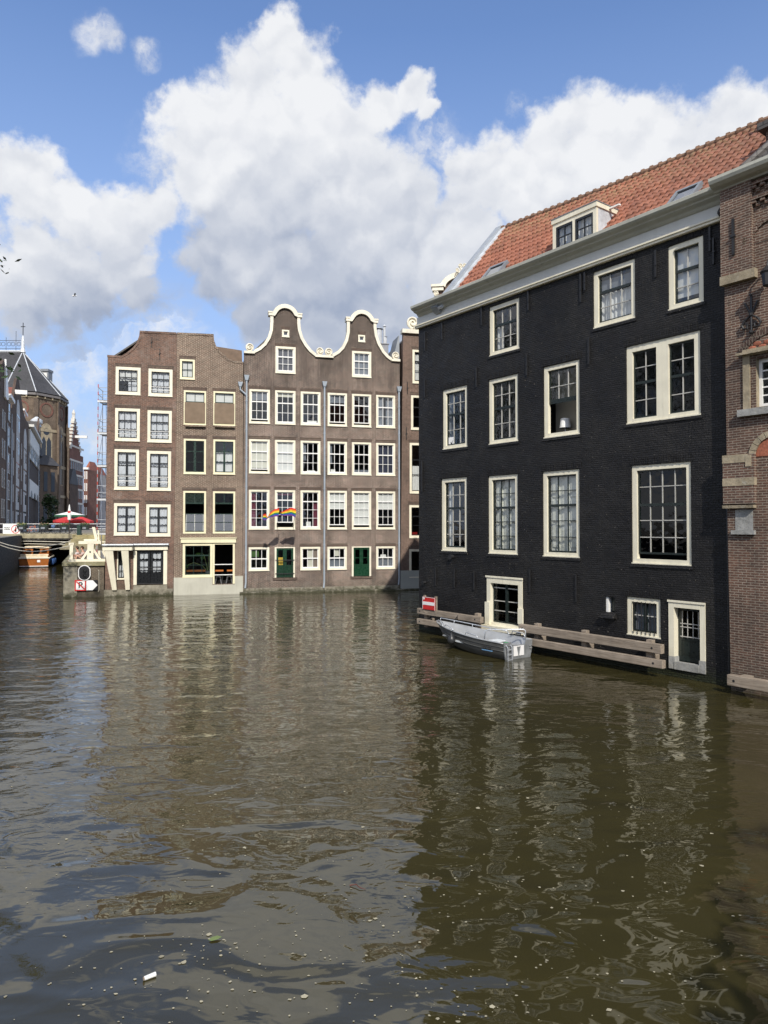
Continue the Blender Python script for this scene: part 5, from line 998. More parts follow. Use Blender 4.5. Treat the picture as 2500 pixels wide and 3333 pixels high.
def post(m, a, b, w_=.11):
    a, b = Vector(a), Vector(b); m.hexa([(a.x-w_,a.y-w_,a.z),(a.x+w_,a.y-w_,a.z),(a.x+w_,a.y+w_,a.z),(a.x-w_,a.y+w_,a.z),(b.x-w_,b.y-w_,b.z),(b.x+w_,b.y-w_,b.z),(b.x+w_,b.y+w_,b.z),(b.x-w_,b.y+w_,b.z)])
for a, b, w_, nm in (((-.05,0,0),(-.02,0,1.12),.19,'post'),((-.62,-.08,0),(-.1,-.05,.82),.085,'strut'),((.62,-.06,0),(.1,-.04,.8),.085,'strut'),((.95,.5,0),(.45,.5,1.0),.08,'strut'),((.42,.45,0),(.40,.45,1.35),.07,'post'),((.25,.5,1.3),(.05,.5,2.2),.09,'pole'),((.36,.6,1.2),(.33,.6,2.0),.05,'pole'),((-1.22,.15,0),(-1.2,.15,1.15),.10,'post')):
    m_ = MB(); post(m_, a, b, w_); m_.obj(nm, CREAM, tt)
m_ = MB(); m_.box(-.75,-.2,1.12,.6,.2,1.30); m_.box(-.5,.25,1.30,.3,.55,1.42); m_.box(-.8,.3,1.2,1.0,.42,1.28); m_.obj('crossbeam', CREAM, tt)
m_ = MB(); m_.box(-1.3,-.35,.0,1.05,-.12,.16); m_.box(-1.36,.05,1.05,-1.06,.25,1.2); m_.obj('sole_plate', CREAM, tt)
m_ = MB(); m_.ball((-.05,-.21,.62), .05, 8, 5); m_.obj('bolt', IRON, tt)
for k, z in enumerate((3.25, 3.05)):
    a = fw(-2.2, 1.0, z+.25-.1*k); b = Vector((QW(57)-.3, 57, z+.1))
    rope('upper pale cable slung across the narrow canal' if k == 0 else 'lower pale cable slung across the narrow canal', [a]+[a.lerp(b, t)-Vector((0,0,.55*math.sin(math.pi*t))) for t in (.15,.3,.45,.6,.75,.9)]+[b], .035, pm('pale_cable', (.5,.47,.4), .6), 'canal_cable', 'cable')

def skin_body(name, joints, edges, mat, parent, root=0, sub=2):
    me = bpy.data.meshes.new(name); me.from_pydata([j[:3] for j in joints], edges, []); me.materials.append(mat)
    o = bpy.data.objects.new(name, me); COL.objects.link(o); o.parent = parent
    o.modifiers.new('skin', 'SKIN'); bm = bmesh.new(); bm.from_mesh(me); lay = bm.verts.layers.skin.verify(); bm.verts.ensure_lookup_table()
    for i, j in enumerate(joints): r_ = j[3]; bm.verts[i][lay].radius = (r_, r_ if len(j) < 5 else j[4]); bm.verts[i][lay].use_root = (i == root)
    bm.to_mesh(me); bm.free()
    s_ = o.modifiers.new('sub', 'SUBSURF'); s_.levels = sub; s_.render_levels = sub
    dg = bpy.context.evaluated_depsgraph_get(); me2 = bpy.data.meshes.new_from_object(o.evaluated_get(dg)); o.modifiers.clear(); o.data = me2; me2.polygons.foreach_set('use_smooth', [True]*len(me2.polygons)); return o
def seated(label, u, y, rz, pose, hair_c, glasses):
    t = thing('person', label, 'person', fw(u, y, 2.19), FYAW+rz, 'couple sitting on the quay corner')
    # sits on the ground, knees up, facing local -x
    J = [(0,0,.12,.13),(0,0,.30,.125),(-.03,0,.48,.14),(-.06,0,.60,.08),(-.09,0,.68,.055),(-.12,0,.76,.085),(-.13,0,.86,.085),(-.12,0,.92,.05)]; E_ = [(i,i+1) for i in range(7)]
    for s_ in (-1, 1):
        k = len(J); J += [(-.04,s_*.17,.56,.058),(-.20,s_*.22,.38,.045),(-.40,s_*.12,.40,.034),(-.47,s_*.08,.41,.03)]; E_ += [(3,k),(k,k+1),(k+1,k+2),(k+2,k+3)]
        for f_ in range(4): J += [(-.52,s_*(.05+.02*f_),.415-.005*f_,.010),(-.555,s_*(.05+.02*f_),.39-.005*f_,.008)]; q_ = len(J); E_ += [(k+3,q_-2),(q_-2,q_-1)]
        J += [(-.49,s_*.03,.44,.011)]; E_ += [(k+3,len(J)-1)]
        k = len(J); J += [(-.05,s_*.10,.13,.095),(-.42,s_*.13,.40,.07),(-.50,s_*.12,.08,.045),(-.52,s_*.12,.045,.04),(-.66,s_*.13,.03,.032)]; E_ += [(0,k),(k,k+1),(k+1,k+2),(k+2,k+3),(k+3,k+4)]
    J.append((-.215,0,.815,.014)); E_.append((5,len(J)-1))
    b = skin_body('body', J, E_, SKIN, t)
    m_ = MB(); m_.ball((-.115,0,.865), .115, 12, 8, (1.0,.95,1.0)); m_.v = [(x if x > -.20 else -.20, y_, z) for x, y_, z in m_.v]; 
    m_.v = [((x+.055) if (x < -.15 and z < .89) else x, y_, z) for x, y_, z in m_.v]; m_.obj('hair', hair_c, t, smooth=True)
    skin_body('shirt', [(0,0,.14,.15),(0,0,.30,.145),(-.03,0,.47,.155),(-.06,0,.575,.10),(-.05,.16,.555,.075),(-.17,.21,.42,.06),(-.05,-.16,.555,.075),(-.17,-.21,.42,.06)], [(0,1),(1,2),(2,3),(3,4),(4,5),(3,6),(6,7)], SHIRT if glasses else pm('pale_pink_shirt', (.60,.46,.44), .9), t)
    k = []; skin_body('shorts', [(0,0,.11,.16),(-.06,.10,.13,.112),(-.30,.125,.31,.09),(-.06,-.10,.13,.112),(-.30,-.125,.31,.09)], [(0,1),(1,2),(0,3),(3,4)], pm('beige_shorts', (.40,.32,.25) if glasses else (.25,.2,.2), .9), t)
    m_ = MB(); 
    for s_ in (-1, 1):
        m_.ball((-.205,s_*.035,.835), .022, 8, 5, (.4,1,.8)); 
    m_.obj('sunglasses' if glasses else 'eyes', BLKP, t); m_ = MB(); m_.box(-.207,-.025,.785,-.19,.025,.79); m_.obj('mouth', pm('lips', (.3,.1,.09), .5), t)
    return t
seated('person with sunglasses and pale shirt sitting nearest the canal side of the trestle', -1.75, 1.3, R(-8), 0, HAIR, True)
seated('person with reddish hair leaning against the companion in sunglasses', -1.42, 1.15, R(10), 1, pm('reddish_hair', (.10,.04,.02), .6, var=.3), False)

# ---------------------------------------------------------------- scaffold tower behind the corner house
sc = thing('scaffold_tower', 'tall narrow scaffold tower with ladders and red striped legs beside the corner house', 'scaffold', (-20.95, 51.6, 2.12), R(10))
Wd, Dp, Ht = .92, 1.5, 12.6
for x in (0, Wd):
    for y in (0, Dp):
        m_ = MB(); m_.tube([(x,y,0),(x,y,Ht)], .03, 6); m_.obj('leg', GALV, sc)
m_ = MB()
for z in np.arange(.4, Ht, .55): m_.tube([(0,-.005,z),(0,-.005,z+.24)], .034, 6)
m_.obj('red_bands', pm('faded_red_band', (.50,.09,.07), .6), sc)
for i, z in enumerate((1.75, 4.25, 6.7, 9.1, 11.45)):
    m_ = MB(); m_.box(.03,.05,z,Wd-.03,.75,z+.05); m_.box(.03,1.2,z,Wd-.03,Dp,z+.05); m_.box(.0,-.03,z-.02,Wd,.0,z+.14); m_.obj('platform', pm('dark_deck_board', (.045,.04,.038), .8), sc)
    m_ = MB(); m_.box(-.03,-.06,z-.04,Wd+.03,-.032,z+.10); m_.obj('toe_board', pm('silver_toe_board', (.62,.64,.67), .4, .3), sc)
    m_ = MB()
    for h_ in (.55, 1.05): m_.tube([(0,0,z+h_),(Wd,0,z+h_)], .022, 5); m_.tube([(0,Dp,z+h_),(Wd,Dp,z+h_)], .022, 5); m_.tube([(0,0,z+h_),(0,Dp,z+h_)], .022, 5)
    m_.tube([(.14,.0,z+.4),(.16,.0,z+.28),(Wd-.2,.0,z+.28),(Wd-.16,.0,z+.4),(Wd-.16,.0,z+.9)], .014, 5)
    if i: m_.tube([(0,0,z-2.3),(0,Dp,z)], .018, 5)
    m_.obj('guard_rail', GALV, sc)
    if i < 4:
        m_ = MB()
        for x in (.38, .74): m_.tube([(x,1.15,z+.05),(x,.85,z+2.4)], .017, 5)
        for k in range(9): m_.tube([(.38,1.13-.03*k,z+.25+.26*k),(.74,1.13-.03*k,z+.25+.26*k)], .012, 4)
        m_.obj('ladder', pm('grey_blue_ladder', (.20,.22,.28), .5), sc)
m_ = MB()
for x in (.38, .74): m_.tube([(x,.6,0),(x,.9,1.8)], .017, 5)
m_.obj('ladder', GALV, sc)

# ---------------------------------------------------------------- bridge, what stands and hangs on it
BY = 80.0
br_ = thing('street_bridge', 'flat stone edged street bridge with white railing and flower troughs over the narrow canal', 'bridge', (0, BY, 0))
m_ = MB(); m_.box(-60,0,3.12,-27,18,3.62); m_.obj('deck', CONC, br_)
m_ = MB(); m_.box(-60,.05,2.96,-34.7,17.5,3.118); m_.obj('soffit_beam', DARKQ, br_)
xq = QW(80)+6.2; m_ = MB(); m_.box(xq,-.1,-1,-27,4,3.118); m_.obj('abutment', stone_('abutment_stone', (.17,.145,.085), True), br_)
m_ = MB(); m_.box(-60,13,-1,-30,13.4,3.1); m_.obj('back_wall', DARKQ, br_)  # added wall, closes the canal under the bridge to keep the passage dark
m_ = MB()
for z in (4.18, 4.74): m_.tube([(-52,.3,z),(-30,.3,z)], .032, 5)
m_.obj('handrail', WHITE, br_)
for i in range(11):
    m_ = MB(); m_.box(-51.5+i*2.1-.035,.27,3.62,-51.5+i*2.1+.035,.33,4.74); m_.obj('baluster', IRON, br_)
for (z0, z1, yy) in ((2.62, 2.70, -.5), (2.35, 2.40, -.45)):
    m_ = MB(); m_.tube([(-46,yy,z0),(-40,yy,z1+.1),(-35.2,yy,z1)], .05, 6); m_.obj('service_pipe', pm('pale_cable', (.5,.47,.4), .6), br_)
m_ = MB(); m_.box(-35.1,-.35,1.5,-34.6,-.1,3.5); m_.box(-34.0,-.35,1.5,-33.5,-.1,3.5); m_.obj('timber_pile', stone_('mossy_timber', (.20,.17,.08), False), br_)
XB = lambda px, Y=80.0: (px-1250)/2300*Y
bn = thing('banner', 'white banner with a crossed out bottle hung on the bridge railing', 'banner', (XB(34.5), BY+.22, 4.14))
m_ = MB(); m_.box(-.98,0,-.56,.98,.02,.56); m_.obj('cloth', WHTCAN, bn)
m_ = MB(); m_.disc((.45,.0), .48, -.012, -.004, 28, .40); m_.hexa([(.12,-.013,-.28),(.17,-.013,-.33),(.17,-.004,-.33),(.12,-.004,-.28),(.73,-.013,.33),(.78,-.013,.28),(.78,-.004,.28),(.73,-.004,.33)]); m_.obj('red_ring', REDP, bn)
m_ = MB(); m_.prism([(.36,-.3),(.56,-.3),(.56,.02),(.5,.1),(.5,.3),(.42,.3),(.42,.1),(.36,.02)], -.008, -.003); m_.obj('bottle_mark', BLKP, bn)
text('Alcohol', .2, BLKP, bn, (-.52,-.004,.16), (R(90),0,0), 'lettering', .002, .008); text('verboden', .19, BLKP, bn, (-.5,-.004,-.03), (R(90),0,0), 'lettering', .002, .008)
def leaves(m, c, rad, n, size, rnd, flat=.6):
    for _ in range(n):
        while True:
            p = Vector((rnd.uniform(-1,1), rnd.uniform(-1,1), rnd.uniform(-1,1)))
            if p.length < 1: break
        q_ = Vector((c[0]+p.x*rad[0], c[1]+p.y*rad[1], c[2]+p.z*rad[2])); a = Vector((rnd.gauss(0,1), rnd.gauss(0,1), rnd.gauss(0,flat))).normalized(); b = a.cross(Vector((rnd.gauss(0,1), rnd.gauss(0,1), rnd.gauss(0,1)))).normalized(); s_ = size*rnd.uniform(.6,1.3)
        m.add([q_-a*s_, q_+b*s_*.45, q_+a*s_, q_-b*s_*.45], [(0,1,2,3)])
rnd = random.Random(3)
for i, (px, lab) in enumerate(((70,'flower trough on the bridge railing next to the white banner'),(141,'flower trough above the orange bicycle on the bridge'),(210,'flower trough left of the grey flag pole on the bridge'),(275,'flower trough beside the dark green bridge post'))):
    t = thing('flower_trough', lab, 'planter', (XB(px), BY+.1, 4.1), 0, 'flower troughs hung on the bridge railing')
    m_ = MB(); m_.hexa([(-.36,-.18,0),(.36,-.18,0),(.36,.18,0),(-.36,.18,0),(-.5,-.26,.42),(.5,-.26,.42),(.5,.26,.42),(-.5,.26,.42)]); m_.box(-.54,-.3,.42,.54,.3,.48); m_.obj('trough', pm('dark_green_trough', (.03,.042,.038), .5), t)
    m_ = MB(); m_.box(-.22,-.235,.06,.22,-.2,.34); m_.obj('plate', LEAD, t)
    m_ = MB(); leaves(m_, (0,0,.6), (.6,.35,.16), 150, .09, rnd); m_.obj('foliage', pm('trough_leaf', (.07,.13,.03), .6, var=.4, vs=8), t)
    m_ = MB(); leaves(m_, (0,-.05,.68), (.58,.35,.12), 40, .06, rnd); m_.obj('blossom', pm('blossom_yellow', (.6,.5,.2), .7) if i == 0 else pm('blossom_pink', (.5,.22,.2), .7), t)
def bicycle(label, x, y, rz, z, mat, basket=False):
    t = thing('bicycle', label, 'bicycle', (x, y, z), rz, 'bicycles parked along the bridge railing')
    for cx in (-.53, .53):
        w_ = MB(); w_.tube([(cx+.33*math.cos(2*math.pi*k/20), 0, .34+.33*math.sin(2*math.pi*k/20)) for k in range(21)], .022, 5, cap=False); wo_ = w_.obj('wheel', IRON, t)
        s_ = MB()
        for k in range(8): s_.tube([(cx,0,.34),(cx+.32*math.cos(k*.785),0,.34+.32*math.sin(k*.785))], .004, 3)
        s_.obj('spokes', STEEL, wo_)
    f = MB()
    for a, b in (((-.53,0,.34),(-.08,0,.30)),((-.08,0,.30),(-.22,0,.85)),((-.22,0,.75),(-.53,0,.34)),((-.08,0,.30),(.36,0,.82)),((-.2,0,.78),(.36,0,.86)),((.36,0,.95),(.53,0,.34))): f.tube([a, b], .022, 5)
    f.obj('frame', mat, t); s_ = MB(); s_.hexa([(-.36,-.09,.88),(-.12,-.03,.88),(-.12,.03,.88),(-.36,.09,.88),(-.36,-.1,.95),(-.1,-.03,.93),(-.1,.03,.93),(-.36,.1,.95)]); s_.obj('saddle', IRON, t)
    h_ = MB(); h_.tube([(.2,-.3,1.02),(.34,-.22,1.06),(.35,0,1.0),(.34,.22,1.06),(.2,.3,1.02)], .016, 5); h_.obj('handlebar', STEEL, t)
    if basket: b = MB(); b.box(.42,-.2,.72,.78,.2,1.0); b.obj('basket', pm('blue_crate', (.12,.2,.4), .6), t)
    return t
IRN2 = pm('dark_frame_paint', (.025,.025,.03), .4)
for a in (('dark bicycle behind the white banner', 30, 81.6, 3, IRN2), ('orange bicycle leaning on the bridge railing between two troughs', 104, 81.2, -4, pm('orange_frame_paint', (.6,.15,.03), .4)), ('dark bicycle crowding the orange bicycle from behind', 121, 82.3, 12, IRN2), ('dark bicycle between the second and third flower troughs', 170, 81.2, 2, IRN2), ('dark bicycle with a blue crate beside the flag pole', 192, 81.9, 184, IRN2, True), ('dark bicycle between the flag pole and the green post', 238, 81.3, 5, IRN2)):
    bicycle(a[0], XB(a[1], a[2]), a[2], R(a[3]), 3.62, a[4], *a[5:])
def parasol(label, px, py_top, Y, w_, h_, mats, valance=.3):
    x = XB(px, Y); zt = 4.4+(1715-py_top)/2300*Y; t = thing('parasol', label, 'parasol', (x, Y, 3.55), 0, 'terrace parasols on the bridge')
    z = zt-3.55; c = MB(); n = 8; rim_ = [(w_*math.cos(2*math.pi*(k+.5)/n), w_*math.sin(2*math.pi*(k+.5)/n), z-h_) for k in range(n)]
    c.add([(0,0,z)]+rim_+[(x_,y_,z_-valance) for x_, y_, z_ in rim_], [(0,1+k,1+(k+1)%n) for k in range(n)]+[(1+k,1+n+k,1+n+(k+1)%n,1+(k+1)%n) for k in range(n)]); c.mi = [0]*n+[1]*n
    c.obj('canopy', mats, t); p = MB(); p.tube([(0,0,0),(0,0,z+.1)], .04, 6); p.obj('pole', pm('dark_pole', (.05,.04,.035), .5), t)
    r_ = MB()
    for k in range(n): r_.tube([(0,0,z-.06),(rim_[k][0]*.97,rim_[k][1]*.97,z-h_-.05)], .015, 4)
    r_.obj('ribs', MAHOG, t); m2 = MB(); m2.box(-.4,-.4,0,.4,.4,.1); m2.obj('base', STONEG, t); return t
parasol('white parasol with dark green valance on the bridge terrace', 228, 1664, 84.5, 1.7, .45, [WHTCAN, GRNCAN], .2)
parasol('wide red parasol behind the white one', 214, 1682, 88.5, 1.45, .45, [REDCAN, REDCAN], .28)
parasol('second red parasol reaching towards the scaffold', 264, 1680, 87.5, 1.45, .6, [REDCAN, REDCAN], .25)
fp = thing('flag_pole', 'thin grey pole with a rolled white and red cloth on the bridge corner', 'flag pole', (XB(225.5, 79.3), 79.3, 1.9))
m_ = MB(); m_.tube([(0,0,0),(0,0,4.6)], .05, 6); m_.obj('pole', pm('dark_pole', (.05,.04,.035), .5), fp); m_ = MB(); m_.lathe([(.02,3.2),(.17,3.3),(.22,3.9),(.12,4.5),(.06,4.9),(.01,5.05)], (0,0,0), 8); m_.obj('rolled_cloth', WHTCAN, fp)
m_ = MB(); m_.lathe([(.185,4.05),(.15,4.3)], (0,-.02,0), 8); m_.obj('red_patch', REDP, fp)
bo = thing('bollard', 'square dark green post on the bridge corner beside the trestle', 'post', (XB(258.5, 79.5), 79.5, 2.9))
m_ = MB(); m_.box(-.19,-.19,-.3,.19,.19,1.55); m_.obj('shaft', pm('dark_green_post', (.02,.045,.035), .5), bo); m_ = MB(); m_.hexa([(-.22,-.22,1.55),(.22,-.22,1.55),(.22,.22,1.55),(-.22,.22,1.55),(-.16,-.16,1.66),(.16,-.16,1.66),(.16,.16,1.66),(-.16,.16,1.66)]); m_.obj('cap', GREEN, bo)
stp = thing('stone_steps', 'worn stone steps rising to the bridge behind the scaffold', 'steps', (-30.5, 72, 2.1), R(8))
for i in range(7):
    m_ = MB(); m_.box(-2.4,i*.9,0,2.5,7.2,.2*(i+1)); m_.obj('step', stone_('step_stone_%d' % i, (.24+.015*i,.21+.012*i,.14), False), stp)

# ---------------------------------------------------------------- wooden saloon boat heading under the bridge
sb = thing('saloon_boat', 'varnished wooden cabin boat with cream cushions heading under the bridge', 'boat', (XB(112, 77), 77.0, 0), R(110))
m_ = MB(); Lb = 8.2; vs = []; tb = np.linspace(0, 1, 16)
for t in tb:
    b = 1.58*(1-max(0,(t-.35)/.65)**2.3)*(.93+.07*min(1,t*5))+.01; zs = 1.02+.35*t**2; x = t*Lb
    pr_ = [(b, zs), (b*1.0, .62), (b*.93, .2), (b*.5, -.15), (0, -.25)]; vs += [(x, y, z) for y, z in pr_]+[(x, -y, z) for y, z in pr_[-2::-1]]
m_.add(vs, [(i*9+j, (i+1)*9+j, (i+1)*9+j+1, i*9+j+1) for i in range(15) for j in range(8)]+[tuple(range(8,-1,-1))]); h_ = m_.obj('hull', [pm('dark_blue_hull', (.025,.05,.11), .35)], sb); fix_normals(h_)
m_ = MB(); m_.hexa([(-.06,-1.38,.05),(-.03,-1.38,.05),(-.03,1.38,.05),(-.06,1.38,.05),(-.06,-1.48,.95),(-.03,-1.48,.95),(-.03,1.48,.95),(-.06,1.48,.95)]); m_.obj('transom', MAHOG, sb)
m_ = MB(); m_.box(0,-1.5,.92,2.6,1.5,.98); m_.box(2.6,-1.45,1.0,8,1.45,1.06); m_.obj('deck', MAHOG, sb)
m_ = MB(); m_.tube([(-.05,-1.5,1.0),(-.05,1.5,1.0)], .09, 7); m_.tube([(0,1.52,1.02),(4,1.6,1.08),(7,1.0,1.3)], .08, 6); m_.tube([(0,-1.52,1.02),(4,-1.6,1.08),(7,-1.0,1.3)], .08, 6); m_.obj('fender_rope', CREAM, sb)
m_ = MB(); m_.tube([(-.08,-1.42,.12),(-.08,1.42,.12)], .05, 6); m_.obj('waterline_board', WHITE, sb)
m_ = MB(); m_.tube([(.25,-1.35,1.12),(.25,1.35,1.12)], .14, 8); m_.tube([(.35,-1.4,1.32),(.35,1.4,1.32)], .1, 8); m_.tube([(.3,1.3,1.2),(2.0,1.3,1.25)], .13, 8); m_.obj('cushion', pm('cream_leather', (.62,.52,.36), .6), sb)
m_ = MB(); m_.box(2.2,-1.25,.98,6.2,-1.15,2.0); m_.box(2.2,1.15,.98,6.2,1.25,2.0); m_.box(2.2,-1.15,.98,2.28,-.35,2.0); m_.box(2.2,.35,.98,2.28,1.15,2.0); m_.box(1.6,-1.2,.98,1.68,-.3,1.5); m_.obj('cabin', MAHOG, sb)
m_ = MB()
for x, y in ((1.3,-1.25),(1.3,1.25),(3,-1.25),(3,1.25)): m_.tube([(x,y,1.0),(x+.1,y*.98,2.1)], .035, 5)
m_.obj('canopy_post', MAHOG, sb); m_ = MB(); m_.hexa([(2.1,-1.35,2.02),(6,-1.3,2.02),(6,1.3,2.02),(2.1,1.35,2.02),(2.25,-1.15,2.24),(5.9,-1.1,2.24),(5.9,1.1,2.24),(2.25,1.15,2.24)]); m_.obj('canopy', pm('cream_leather', (.62,.52,.36), .6), sb)
for y in (-.78, .78):
    m_ = MB(); m_.disc((0,0), .3, 0, .03, 16, 0); o = m_.obj('cabin_window', GLASSD, sb); o.location = (2.16, y, 1.6); o.rotation_euler = (0, 0, R(90))
m_ = MB(); m_.box(-.10,-.62,.55,-.065,-.32,.8); m_.obj('crest', WHITEP, sb)
for x in (1.2, 2.6, 4.2):
    m_ = MB(); m_.lathe([(.02,-.35),(.13,-.3),(.13,.25),(.02,.32)], (x,-1.72,.55), 8); m_.obj('fender', pm('blue_fender', (.05,.12,.33), .5), sb)
# ---------------------------------------------------------------- the shaded houses along the left bank
LYAW = math.atan2(1, -.424); LU = 1.0862
def lY(px): return 10.3/((1250-px)/2300-.424)
def lz(px, py): return 4.4+(1715-py)/2300*lY(px)
def lu(px): return lY(px)*LU
def lhouse(label, outline_px, mat, roof=None):
    t = thing('street_house', label, 'house', (-10.3, 0, 0), LYAW, 'shaded houses along the left bank'); pts = [(lu(x), lz(x, y)) for x, y in outline_px]
    u0 = min(p[0] for p in pts); u1 = max(p[0] for p in pts); ol = [(u0, 3.2), (u1, 3.2)]+pts[::-1]
    m = MB(); m.prism(ol, 0, .35); w_ = m.obj('wall', mat, t); fix_normals(w_); ez = min(p[1] for p in pts)-.2
    m = MB(); m.box(u0+.02,.352,3.2,u1-.02,9,ez); m.obj('side_wall', mat, t)
    mz = max(p[1] for p in pts)-.6; c = (u0+u1)/2; m = MB(); m.hexa([(u0,.4,ez),(u1,.4,ez),(u1,9,ez),(u0,9,ez),(c-.3,.4,max(mz,ez+.3)),(c+.3,.4,max(mz,ez+.3)),(c+.3,9,max(mz,ez+.3)),(c-.3,9,max(mz,ez+.3))]); m.obj('roof', roof or GTILE, t)
    return t, u0, u1
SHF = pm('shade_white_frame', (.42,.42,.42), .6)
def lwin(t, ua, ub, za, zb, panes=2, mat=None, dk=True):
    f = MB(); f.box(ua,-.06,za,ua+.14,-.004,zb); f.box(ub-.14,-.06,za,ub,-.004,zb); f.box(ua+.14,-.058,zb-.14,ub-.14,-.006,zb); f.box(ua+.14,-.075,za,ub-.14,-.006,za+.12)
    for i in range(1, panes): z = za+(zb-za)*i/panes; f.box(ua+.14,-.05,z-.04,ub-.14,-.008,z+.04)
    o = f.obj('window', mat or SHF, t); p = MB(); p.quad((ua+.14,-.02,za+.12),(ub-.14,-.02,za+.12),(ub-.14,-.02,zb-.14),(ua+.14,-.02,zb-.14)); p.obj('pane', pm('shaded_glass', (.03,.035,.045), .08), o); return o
def lpipe(t, u, z): m = MB(); m.tube([(u,-.12,3.4),(u,-.12,z)], .09, 6); m.obj('downpipe', PIPE, t)
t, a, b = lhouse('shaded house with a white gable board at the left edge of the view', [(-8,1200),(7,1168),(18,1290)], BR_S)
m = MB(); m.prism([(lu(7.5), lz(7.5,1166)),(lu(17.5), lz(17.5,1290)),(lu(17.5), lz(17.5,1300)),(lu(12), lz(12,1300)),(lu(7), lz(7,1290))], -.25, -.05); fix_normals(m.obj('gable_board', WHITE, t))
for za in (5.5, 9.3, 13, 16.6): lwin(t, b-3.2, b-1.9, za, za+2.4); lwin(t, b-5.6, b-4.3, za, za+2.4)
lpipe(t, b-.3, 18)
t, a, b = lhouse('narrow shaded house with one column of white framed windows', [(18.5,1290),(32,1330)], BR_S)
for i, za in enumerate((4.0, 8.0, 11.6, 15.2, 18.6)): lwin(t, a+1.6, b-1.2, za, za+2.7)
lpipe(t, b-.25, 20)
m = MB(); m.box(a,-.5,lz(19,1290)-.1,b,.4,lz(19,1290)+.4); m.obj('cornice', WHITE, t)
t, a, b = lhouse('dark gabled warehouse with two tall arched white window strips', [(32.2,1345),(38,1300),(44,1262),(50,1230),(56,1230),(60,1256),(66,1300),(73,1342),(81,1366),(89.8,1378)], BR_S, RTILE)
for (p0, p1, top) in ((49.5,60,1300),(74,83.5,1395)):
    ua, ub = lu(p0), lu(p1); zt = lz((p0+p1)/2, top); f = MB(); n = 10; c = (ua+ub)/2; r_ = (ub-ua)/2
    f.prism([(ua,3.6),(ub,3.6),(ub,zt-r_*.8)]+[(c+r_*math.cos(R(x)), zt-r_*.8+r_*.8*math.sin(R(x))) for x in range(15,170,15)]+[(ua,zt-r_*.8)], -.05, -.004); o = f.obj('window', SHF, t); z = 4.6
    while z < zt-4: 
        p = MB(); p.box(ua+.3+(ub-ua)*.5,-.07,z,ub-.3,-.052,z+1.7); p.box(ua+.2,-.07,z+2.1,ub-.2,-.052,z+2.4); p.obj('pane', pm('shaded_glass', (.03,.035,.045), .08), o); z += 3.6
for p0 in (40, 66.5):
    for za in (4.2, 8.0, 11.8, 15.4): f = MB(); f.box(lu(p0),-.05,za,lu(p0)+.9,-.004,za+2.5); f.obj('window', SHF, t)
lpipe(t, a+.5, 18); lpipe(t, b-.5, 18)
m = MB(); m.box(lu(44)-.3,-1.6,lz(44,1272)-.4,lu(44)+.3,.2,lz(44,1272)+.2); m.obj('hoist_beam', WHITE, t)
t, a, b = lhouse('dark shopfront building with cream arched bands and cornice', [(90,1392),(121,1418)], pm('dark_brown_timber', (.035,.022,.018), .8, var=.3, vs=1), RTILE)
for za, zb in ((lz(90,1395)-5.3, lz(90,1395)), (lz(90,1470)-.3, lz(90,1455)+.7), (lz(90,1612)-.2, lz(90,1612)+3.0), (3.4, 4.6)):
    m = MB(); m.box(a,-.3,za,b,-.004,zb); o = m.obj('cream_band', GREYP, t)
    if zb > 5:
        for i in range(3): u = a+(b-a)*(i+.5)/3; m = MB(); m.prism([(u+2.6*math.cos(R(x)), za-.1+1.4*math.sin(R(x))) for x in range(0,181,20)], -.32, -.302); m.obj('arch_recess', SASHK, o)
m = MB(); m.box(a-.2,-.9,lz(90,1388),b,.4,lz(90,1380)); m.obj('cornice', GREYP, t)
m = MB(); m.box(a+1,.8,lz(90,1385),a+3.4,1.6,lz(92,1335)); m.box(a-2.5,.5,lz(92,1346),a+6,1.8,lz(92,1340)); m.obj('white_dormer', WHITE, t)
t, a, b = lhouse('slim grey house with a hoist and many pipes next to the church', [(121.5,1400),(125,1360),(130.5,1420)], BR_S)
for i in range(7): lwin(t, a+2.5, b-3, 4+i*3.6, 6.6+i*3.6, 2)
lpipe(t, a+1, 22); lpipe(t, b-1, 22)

# ---------------------------------------------------------------- church, stepped house, far houses
cx, cy = -90.5, 178.3
chh = thing('church', 'big brown brick church apse with slate roof, round niches and a cross', 'church', (0, 0, 0))
oc_ = [(-91.3,170.0),(-85.2,172.0),(-82.3,177.5),(-83.2,184.0),(-88.3,187.6),(-95,187)]; zE = 37.2; apx = (-91.6,178.3,48.9)
m_ = MB(); m_.slab(oc_[:5]+[(-130,187),(-130,169.5)], 3, zE); m_.obj('wall', BR_CH, chh)
m_ = MB(); n = len(oc_); ov = [(cx+(x-cx)*1.09, cy+(y-cy)*1.09, zE+.2) for x, y in oc_]
m_.add(ov+[apx, (-132,178,48.9), (-132,168.6,zE+.2), (-132,188,zE+.2)], [(0,1,6),(1,2,6),(2,3,6),(3,4,6),(0,6,7,8),(4,9,7,6),(0,8,9,4,3,2,1)]); m_.obj('roof', SLATE, chh)
for i in range(4):
    m_ = MB(); m_.tube([ov[i], (apx[0], apx[1], apx[2])], .13, 5); m_.obj('ridge_lead', pm('pale_lead_flashing', (.56,.59,.63), .5), chh)
m_ = MB(); m_.tube([(apx[0],apx[1],48.9),(-132,178,48.9)], .35, 6); m_.obj('ridge_lead', pm('pale_lead_flashing', (.56,.59,.63), .5), chh)
